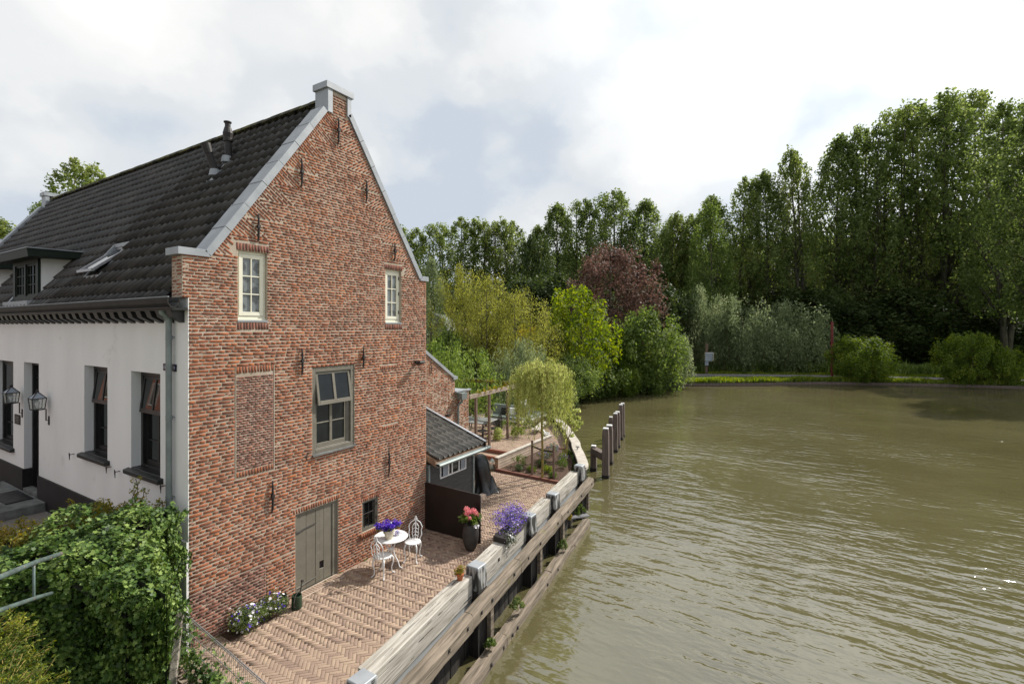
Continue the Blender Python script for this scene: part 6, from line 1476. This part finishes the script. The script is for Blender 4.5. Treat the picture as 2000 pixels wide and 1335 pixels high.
# neighbour across the street, seen only as a reflection in the panes of the white wall
nb = empty('neighbour_house', (-21, 10, 1.2), 'brown brick neighbour house across the street, mirrored in the window panes', 'house')
mb = MB(); mb.box(-26, -19.5, -4, 75, 1.18, 6.4); mb.part('wall', M['brick_brown'], nb)
mb = MB(); mb.prism([(-26.4,6.4),(-19.1,6.4),(-22.75,11.6)], 'y', -4.3, 75.3); mb.part('roof', M['shedtile'], nb)
for k in range(18): mb = MB(); frame_rect(mb, 'x', -19.47, 2.8+3.6*k, 4.2+3.6*k, 2.6, 4.8, .09, .06); w_ = mb.part('window', M['whitepaint'], nb); pane('x', -19.49, 2.89+3.6*k, 4.11+3.6*k, 2.69, 4.71, w_)

# ================================================================== BACKGROUND
GZ = -.72
tree_mesh('poplarA', 28, 8.5, .22, 190, .92, 75, .33, M['poplar'], M['barkgrey'], 1, forks=1)
tree_mesh('poplarB', 28, 9.5, .20, 200, .98, 70, .34, M['poplar'], M['barkgrey'], 2, forks=3, squash=(1.1,1.1,1.15))
tree_mesh('poplarC', 28, 8.0, .26, 170, .92, 75, .33, M['poplar2'], M['barkgrey'], 3, forks=2)
tree_mesh('poplarD', 28, 10.5, .24, 190, 1.02, 70, .34, M['poplar2'], M['barkgrey'], 4, forks=4, squash=(1.15,1.15,1.05))
tree_mesh('round', 10, 9, .22, 80, 1.0, 150, .24, M['olivewillow'], M['bark'], 5, shape='round', forks=3, aspect=.4)
tree_mesh('maple', 9, 7, .12, 70, .85, 150, .26, M['maple'], M['bark'], 6, shape='round', forks=2)
tree_mesh('beech', 15, 10.5, .22, 100, 1.15, 150, .30, M['beech'], M['bark'], 7, shape='round', forks=3)
tree_mesh('darkt', 14, 8, .06, 90, 1.3, 130, .40, M['darktree'], M['bark'], 8, shape='round', forks=2)
tree_mesh('silvert', 12, 5, .08, 80, .75, 150, .20, M['silver'], M['bark'], 9, shape='poplar', forks=1, aspect=.5)
tree_mesh('bush', 5, 6, .02, 60, .75, 170, .20, M['brightbush'], M['bark'], 10, shape='round', forks=3, trunk=.06)
tree_mesh('ball', 5, 5.2, .02, 110, .62, 190, .15, M['brightbush'], M['bark'], 14, shape='round', forks=3, trunk=.06)
tree_mesh('gbush', 5, 8, .02, 80, .9, 160, .22, M['silver'], M['bark'], 11, shape='round', forks=3, trunk=.06, aspect=.5)
tree_mesh('wbush', 6, 6, .0, 80, .85, 170, .22, M['bush'], M['bark'], 12, shape='round', forks=3, trunk=.06)
BASEW = {'poplarA':(28,8.5),'poplarB':(28,9.5),'poplarC':(28,8),'poplarD':(28,10.5),'round':(10,9),'maple':(9,7),'beech':(15,10.5),'darkt':(14,8),'silvert':(12,5),'bush':(5,6),'ball':(5,5.2),'gbush':(5,8),'wbush':(6,6)}
tcnt = [0]
def tree_at(name, key, px, depth, top, wpx, label, cat='tree', group=None, z=GZ, rz=None, lm=None, base_py=None):
    tcnt[0] += 1; x, y = ray_at(px, depth)
    H = top_z(top, depth)-z; W = wpx/961*depth; h0_, w0_ = BASEW[key]
    cr = None
    if lm is not None:
        k = key+lm
        if k not in TREES: c = TREES[key][1].copy(); c.name = 'crown'; c.materials[0] = M[lm]; TREES[k] = (None, c)
        cr = TREES[k][1]
    return put_tree(name, key, (x, y, z), label, cat, group, rz if rz is not None else tcnt[0]*1.7, (W/w0_, W/w0_, H/h0_), cr)
gp = 'tall poplars beyond the water'; gr = 'row of distant poplars'
for px, top, k, w, lab in ((800,441,'poplarC',82,'leftmost visible poplar of the distant row, against the gable'),(853,436,'poplarD',88,'second poplar from the left in the distant row'),(908,430,'poplarC',92,'distant poplar above the olive willows, third from the left'),(955,433,'poplarD',84,'distant poplar with bare lower trunk, fourth from the left'),
    (1003,427,'poplarC',84,'distant poplar showing sky between its lower boughs'),(1046,441,'poplarA',70,'small distant poplar at the right end of the row')):
    tree_at('poplar_tree', k, px, 96, top, w, lab, group=gr, lm='poplar2')
for px, d, top, k, w, lab in ((1088,94,396,'poplarA',92,'poplar left of the tallest middle group'),(1140,92,390,'poplarB',95,'poplar behind the left side of the copper beech'),(1200,90,373,'poplarB',110,'broad poplar rising above the copper beech'),
    (1255,91,390,'poplarA',100,'poplar on the right shoulder of the middle group'),(1300,93,420,'poplarC',72,'shorter poplar at the gap in the skyline'),
    (1345,92,415,'poplarC',70,'slim poplar just right of the skyline gap'),(1384,90,385,'poplarA',110,'poplar directly above the white notice board'),
    (1452,92,352,'poplarC',78,'poplar with a split twin top'),(1500,91,333,'poplarA',90,'rounded poplar left of the narrow leader'),(1566,90,288,'poplarC',82,'narrow poplar standing proud of its neighbours'),
    (1632,94,266,'poplarA',110,'poplar behind the red pole'),(1690,93,245,'poplarB',120,'tall poplar behind the left round bush'),(1752,94,212,'poplarD',130,'tall poplar with ascending boughs'),
    (1832,93,186,'poplarB',170,'largest poplar with sky showing between its forks'),(1905,95,178,'poplarD',130,'tall poplar above the right round bushes'),(1965,78,200,'poplarB',130,'dark-stemmed poplar near the right edge'),
    (2040,62,182,'poplarA',150,'poplar cut by the right edge of the view'),(2150,60,190,'poplarB',180,'poplar just outside the right edge')):
    tree_at('poplar_tree', k, px, d, top, w, lab, group=gp)
WPOS = ['left of the copper beech','behind the gap in the skyline','left behind the notice board','right behind the notice board','above the middle grey willow bush','above the wide grey willow bush','just left of the red pole','above the left round bush','between the two groups of round bushes','left behind the paired round bushes','above the paired round bushes','behind the lower right round bush','at the right edge of the view']
UPOS = ['right of the copper beech','left of the red pole','between the red pole and the left round bush','right behind the left round bush','midway between the round bushes','just left of the paired round bushes','behind the paired round bushes','at the right edge behind the last round bush','behind the right half of the wide grey willow bush','behind the middle grey willow bush','behind the tall pale willow shrub','between the grey willow bushes']
for i, (px, d, top, w) in enumerate(((1110,114,500,120),(1290,112,470,120),(1360,114,500,120),(1420,114,480,130),(1480,114,480,130),(1545,112,465,140),(1610,112,470,150),(1680,112,450,150),(1760,112,450,160),(1840,112,430,170),(1925,112,440,170),(2010,110,430,180),(2110,110,440,180))):
    tree_at('wood_edge_tree', 'darkt', px, d, top, w, 'dark tree inside the wood, '+WPOS[i], group='dark trees inside the wood')
for i, (px, d, top, w) in enumerate(((1320,96,590,90),(1600,88,592,110),(1660,88,585,120),(1740,88,600,130),(1810,88,585,130),(1880,87,592,140),(1960,86,590,140),(2040,86,600,140),(1560,88,590,120),(1440,94,570,120),(1380,95,580,110),(1500,94,565,110))):
    tree_at('understory_shrub', 'darkt', px, d, top+(26, -22, 14, -30, 8, 30, -14)[i % 7], w, 'dark undergrowth shrub, '+UPOS[i], 'shrub', 'shaded undergrowth below the poplars')
BACKW = ['left of the copper beech','behind the copper beech','right of the copper beech','behind the notice board','behind the middle grey willow bush','behind the wide grey willow bush','behind the red pole','behind the left round bush','midway between the round bushes','behind the paired round bushes','behind the last round bush','at the far right edge']
for i, px in enumerate((1100,1180,1270,1350,1425,1500,1580,1660,1740,1820,1900,1985)):
    tree_at('thicket_tree', 'darkt', px, 104, 545-(i % 3)*14, 125, 'low dark thicket deep in the wood, '+BACKW[i], group='dark thicket deep in the wood')
tree_at('conifer_like_tree', 'darkt', 1046, 74, 470, 62, 'narrow blue-dark tree between the poplar rows')
tree_at('wood_edge_tree', 'darkt', 1010, 66, 548, 90, 'dark brownish tree behind the olive willows', group='dark trees behind the garden')
tree_at('wood_edge_tree', 'darkt', 1075, 66, 540, 100, 'dark tree left of the copper beech', group='dark trees behind the garden')
tree_at('wood_edge_tree', 'darkt', 1290, 74, 560, 110, 'dark tree right of the copper beech', group='dark trees behind the garden')
tree_at('wood_edge_tree', 'darkt', 900, 80, 560, 160, 'dark shrubbery low behind the olive willows', group='dark trees behind the garden')
tree_at('wood_edge_tree', 'darkt', 1150, 74, 570, 150, 'dark shrubbery below the copper beech', group='dark trees behind the garden')
tree_at('copper_beech', 'beech', 1197, 62, 492, 165, 'copper-red leaved beech on the far side of the garden')
tree_at('silver_poplar', 'silvert', 843, 44, 508, 62, 'silvery-leaved tree right beside the gable edge', z=0)
tree_at('silver_poplar', 'silvert', 1390, 80, 400, 90, 'soft grey-green drooping tree in front of the poplars', lm='bush')
for px, d, top, w, lab in ((898,43,532,105,'left olive-green willow with a straight dark stem'),(955,41,548,115,'middle olive-green willow with forked stems'),(1018,40,578,125,'right olive-green willow with a leaning stem')):
    tree_at('garden_willow', 'round', px, d, top, w, lab, group='olive willows in the garden', z=0)
tree_at('maple_tree', 'maple', 1133, 47, 570, 135, 'bright yellow-green maple beside the water', z=-.5)
tree_at('bank_bush', 'wbush', 1262, 53.5, 618, 125, 'big leafy bush overhanging the water', 'bush', z=-1.3)
tree_at('bank_bush', 'wbush', 1205, 55, 655, 90, 'yellow-green bush left of the big bush', 'bush', z=-1.0, lm='brightbush')
tree_at('bank_bush', 'bush', 1150, 50, 690, 130, 'dark leaves under the maple reaching the water', 'bush', z=-1.4, lm='bush')
tree_at('bank_bush', 'wbush', 1312, 57, 655, 70, 'looser pale bush at the right of the big bush', 'bush', z=-1.2, lm='silver')
tree_at('bank_bush', 'bush', 1205, 51.5, 712, 90, 'low bush dipping into the water by the maple', 'bush', z=-1.4, lm='brightbush')
tree_at('grey_willow_bush', 'gbush', 1367, 72, 578, 70, 'tall pale willow shrub behind the notice board', 'bush', 'grey willow bushes along the path')
tree_at('grey_willow_bush', 'gbush', 1440, 71, 596, 120, 'grey-green willow bush in the middle of the far bank', 'bush', 'grey willow bushes along the path')
tree_at('grey_willow_bush', 'gbush', 1530, 71, 606, 150, 'wide grey-green willow bush left of the red pole', 'bush', 'grey willow bushes along the path')
tree_at('round_bush', 'ball', 1683, 61, 662, 94, 'single round bush on the far bank', 'bush', z=-.95)
tree_at('round_bush', 'ball', 1888, 58.5, 656, 92, 'left and taller of the paired round bushes at the right', 'bush', z=-.95)
tree_at('round_bush', 'ball', 1950, 58, 682, 70, 'lower round bush joined to its left neighbour', 'bush', z=-.95)
tree_at('garden_shrub', 'gbush', 1018, 33, 680, 95, 'feathery grey-green willow shrub behind the weeping willow', 'shrub', z=0)
tree_at('garden_shrub', 'bush', 1030, 52, 648, 60, 'shrub with bright yellow leaves deep in the garden', 'shrub', z=0, lm='yellow')
for px, d, top, w, k, lm_, lab in ((960,44,640,120,'wbush','olivewillow','low olive foliage below the middle willow'),(880,40,655,90,'wbush','bush','leafy shrub below the left willow'),(1075,45,650,90,'wbush','olivewillow','shrub between the willows and the maple'),(1050,38,715,90,'wbush','darktree','dark shrub behind the weeping willow'),(1110,42,700,90,'wbush','bush','shrub under the maple crown'),(1085,30,750,70,'bush','darktree','dark shrub at the lawn edge by the water')):
    tree_at('garden_shrub', k, px, d, top, w, lab, 'shrub', 'mixed garden shrubs', z=0, lm=lm_)
# sumac with drooping pinnate leaves
tree_mesh('sumac', 4.4, 4.2, .3, 46, .55, 60, .26, M['sumac'], M['bark'], 13, shape='round', forks=3, aspect=.28, trunk=.05); BASEW['sumac'] = (4.4,4.2)
tree_at('sumac_tree', 'sumac', 868, 25, 672, 80, 'staghorn sumac rising behind the annexe roof', z=0)
tree_at('sumac_tree', 'sumac', 915, 26, 690, 105, 'spreading sumac with long drooping leaves left of the pergola', z=0)
# clipped hedge behind the pergola
he = empty('garden_hedge', (19,9,.3), 'dark clipped hedge closing the dining terrace', 'hedge')
P = []
for k in range(9000): t = r.random(); x, y = 14.5+7.5*t, 9.2-.9*t; P.append((x+r.normal()*.12, y-.35*r.random(), .35+2.2*r.random()))
P = np.array(P); V, F = leaves(P, np.tile([-.5,-.8,.3],(len(P),1)), np.full(len(P), .12), spread=.7); stuff_leaves('foliage', V, F, M['bush'], he)
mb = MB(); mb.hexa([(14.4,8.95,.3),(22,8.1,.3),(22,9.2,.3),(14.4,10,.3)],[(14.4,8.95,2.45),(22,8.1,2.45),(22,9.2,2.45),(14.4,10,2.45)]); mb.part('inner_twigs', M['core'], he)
# trees behind the house on the left
tree_at('poplar_tree', 'poplarC', 140, 42, 318, 125, 'tree top showing above the far end of the house ridge', lm='poplar2', z=0)
tree_at('poplar_tree', 'poplarA', 5, 44, 425, 130, 'tree crown beyond the far roof edge at the left', lm='poplar2', z=0)
tree_at('poplar_tree', 'poplarB', 85, 55, 395, 70, 'smaller tree behind the far chimney block', z=0)

# bank vegetation: grass and herbs along the far shore and beyond the path
def strip_grass(name, pts, w0, w1, n, h, label, seed, z0, lm='grass'):
    r = np.random.default_rng(seed); seg = []
    for a, b in zip(pts[:-1], pts[1:]): seg.append(math.hypot(b[0]-a[0], b[1]-a[1]))
    seg = np.array(seg); cum = np.concatenate([[0], np.cumsum(seg)]); u = r.random(n)*cum[-1]; k = np.clip(np.searchsorted(cum, u)-1, 0, len(seg)-1); t = (u-cum[k])/seg[k]
    A = np.array([p[:2] for p in pts], float); p = A[k]*(1-t)[:,None]+A[k+1]*t[:,None]; d = A[k+1]-A[k]; nn = np.stack([-d[:,1], d[:,0]], 1)/seg[k][:,None]
    c = A - np.array([26,-32]); sgn = np.sign((nn*(p-np.array([26,-32]))).sum(1)); nn = nn*sgn[:,None]
    w = w0+(w1-w0)*r.random(n); q = p+nn*w[:,None]; cl = .5+.5*np.sin(q[:,0]*.9+q[:,1]*1.3)*np.sin(q[:,0]*.37-q[:,1]*.51+1); hh = h*(.5+.7*r.random(n))*(.6+.8*cl)
    a = r.random(n)*math.pi; tx = np.stack([np.cos(a), np.sin(a), np.zeros(n)],1); ln = r.normal(size=(n,2))*.25; z = np.full(n, z0)
    base = np.stack([q[:,0], q[:,1], z],1); tip = base+np.stack([ln[:,0]*hh, ln[:,1]*hh, hh],1); wd = .045+.05*r.random(n)
    V = np.stack([base-tx*wd[:,None], base+tx*wd[:,None], (base*.4+tip*.6)+tx*wd[:,None]*.8, tip, (base*.4+tip*.6)-tx*wd[:,None]*.8],1).reshape(-1,3)
    o = link(name, np_mesh(name, V, np.arange(n*5).reshape(-1,5), M[lm])); tag(o, label, 'grass', kind='stuff'); return o
sh = [(27,7.2),(31,9.8),(36,11.6),(41,12.2),(45.5,11.3),(51,10.0),(56.9,3.4),(61.5,-3.5),(67.0,-10.3),(70.8,-19),(74,-30.3),(76,-46)]
strip_grass('shore_grass', sh, .05, 1.7, 26000, .42, 'rough yellow-green grass and herbs fringing the far shore', 1, -.95)
strip_grass('shore_herbs', sh, .0, 1.4, 9000, .55, 'taller dark green herbs overhanging the water edge', 2, -1.1, 'bush')
strip_grass('verge_grass', path_pts, 1.6, 4.0, 12000, .3, 'short bright mown grass behind the footpath', 3, -.75)
strip_grass('tall_grass', path_pts, 4.5, 9.0, 16000, 1.3, 'tall dark grass and nettles at the foot of the wood', 4, -.75, 'bush')
strip_grass('shore_reeds', [(23.9,5.3),(25.5,6.4),(27,7.4),(31,10)], .1, 1.8, 2500, .6, 'long grass where the garden lawn meets the water', 5, -.05)
# notice board, red pole, rail and houses
x, y = ray_at(1380, 67); ne = empty('notice_board', (x, y, -.7), 'small framed board with striped edges on a wooden post on the far bank', 'sign')
sc = 67/961; rv = Vector((math.sin(R(YAW)), -math.cos(R(YAW)), 0)); up = Vector((0,0,1)); fw = Vector((math.cos(R(YAW)), math.sin(R(YAW)), 0)); o0 = Vector((x, y, 0))
def bp(px, py, f=0): return o0+rv*(px-1380)*sc+fw*f+up*(CAM.z-(py-637)*sc)
mb = MB(); mb.bar(bp(1380,728), bp(1380.3,670), .28, .28); mb.part('post', M['pergpost'], ne)
mb = MB(); c = bp(1383,696.5,-.3); mb.obox(c, (.12, 17*sc, 16*sc), Matrix.Rotation(R(YAW+12),3,'Z')); mb.part('board', M['mirror'], ne)
for k in range(8):
    for sx in (-8.2, 8.2):
        mb = MB(); mb.obox(bp(1383+sx, 690+k*1.9,-.4), (.1, 1.3*sc, 1.0*sc), Matrix.Rotation(R(YAW+12),3,'Z')); mb.part('edge_stripe', M['yellow'] if k % 2 else M['whitepaint'], ne)
mb = MB(); mb.obox(bp(1383,688.3,-.35), (.2, 17*sc, .9*sc), Matrix.Rotation(R(YAW+12),3,'Z')); mb.part('top_edge', M['whitepaint'], ne)
mb = MB(); mb.obox(bp(1378.5,709,-.3), (.08, 7*sc, 8*sc), Matrix.Rotation(R(YAW),3,'Z')); mb.part('lower_plate', M['mirror'], ne)
x, y = ray_at(1625, 63.5); mb = MB(); mb.tube([(x,y,-.8),(x,y,top_z(628,63.5))], .15, 8); mb.thing('red_pole', M['rust'], (x,y,-.8), 'thin dark red pole in front of the wood', 'pole')
re2 = empty('path_railing', (*ray_at(1165, 62), -.6), 'low dark rail beside the path seen under the maple', 'railing')
for p in (1140,1165,1190): q = ray_at(p, 62); mb = MB(); mb.bar((q[0],q[1],-.7),(q[0],q[1],top_z(713,62)),.15,.15); mb.part('post', M['pergpost'], re2)
a, b = ray_at(1138,62), ray_at(1192,62); mb = MB(); mb.bar((*a,top_z(714,62)),(*b,top_z(714,62)),.14,.16); mb.part('rail', M['pergpost'], re2)
# grey mansard house beyond the garden
d = 50; cxh, cyh = ray_at(826, d); mh = empty('mansard_house', (cxh, cyh, 0), 'grey house with curved mansard roof half hidden behind the gable', 'house')
rh = Matrix.Rotation(R(YAW-90), 3, 'Z')
def hp(px, py, f=0): r_ = (px-826)/961*d; return Vector((cxh,cyh,0))+rh @ Vector((r_, f, 0))+Vector((0,0,CAM.z-(py-637)/961*d))
def hprism(mb, pts, f0, f1):
    n = len(pts); V = [hp(a,b,f0) for a,b in pts]+[hp(a,b,f1) for a,b in pts]; mb.add(V, [tuple(range(n))[::-1], tuple(range(n,2*n))]+[(i,(i+1)%n,n+(i+1)%n,n+i) for i in range(n)])
mb = MB(); hprism(mb, [(800,652),(872,652),(872,745),(800,745)], 0, 8); mb.part('wall', M['greywall'], mh)
mb = MB(); hprism(mb, [(796,651.5),(877,651.5),(872,637),(866,624),(858,616),(848,611),(800,611)], -.4, 8.4); mb.part('roof', M['thatch'], mh)
mb = MB()
for a, b in (((878,652.5),(872.5,637)),((872.5,637),(866.5,623.5)),((866.5,623.5),(858,615.3)),((858,615.3),(846,610))): mb.bar(hp(a[0],a[1],-.5), hp(b[0],b[1],-.5), .10, .12)
mb.bar(hp(800,652.5,-.5), hp(878,652.5,-.5), .1, .12); mb.bar(hp(800,604,-.5), hp(842,604.5,-.5), .3, .2); mb.part('white_trim', M['whitepaint'], mh)
for k in range(2): mb = MB(); hprism(mb, [(836+14*k,632),(845+14*k,632),(845+14*k,645),(836+14*k,645)], -.46, -.41); mb.part('window', M['glass'], mh)
d = 58; cxh, cyh = ray_at(826, d)
gh = empty('garden_house', (*ray_at(908, 58), 0), 'small pale garden house glimpsed between the willow stems', 'house')
mb = MB(); hprism(mb, [(896,662),(922,662),(922,705),(896,705)], 0, 4); mb.part('wall', M['plaster'], gh)
mb = MB(); hprism(mb, [(893,663),(908,642),(924,656),(924,663)], -.3, 4.3); mb.part('roof', M['cheek'], gh)
mb = MB(); hprism(mb, [(904,671),(910,671),(910,681),(904,681)], -.03, 0.02); mb.part('window', M['glass'], gh)
mb = MB(); hprism(mb, [(925,658),(952,658),(952,664),(925,664)], 0, 4); mb.part('low_roof', M['panel'], gh)
bpy.context.view_layer.update()
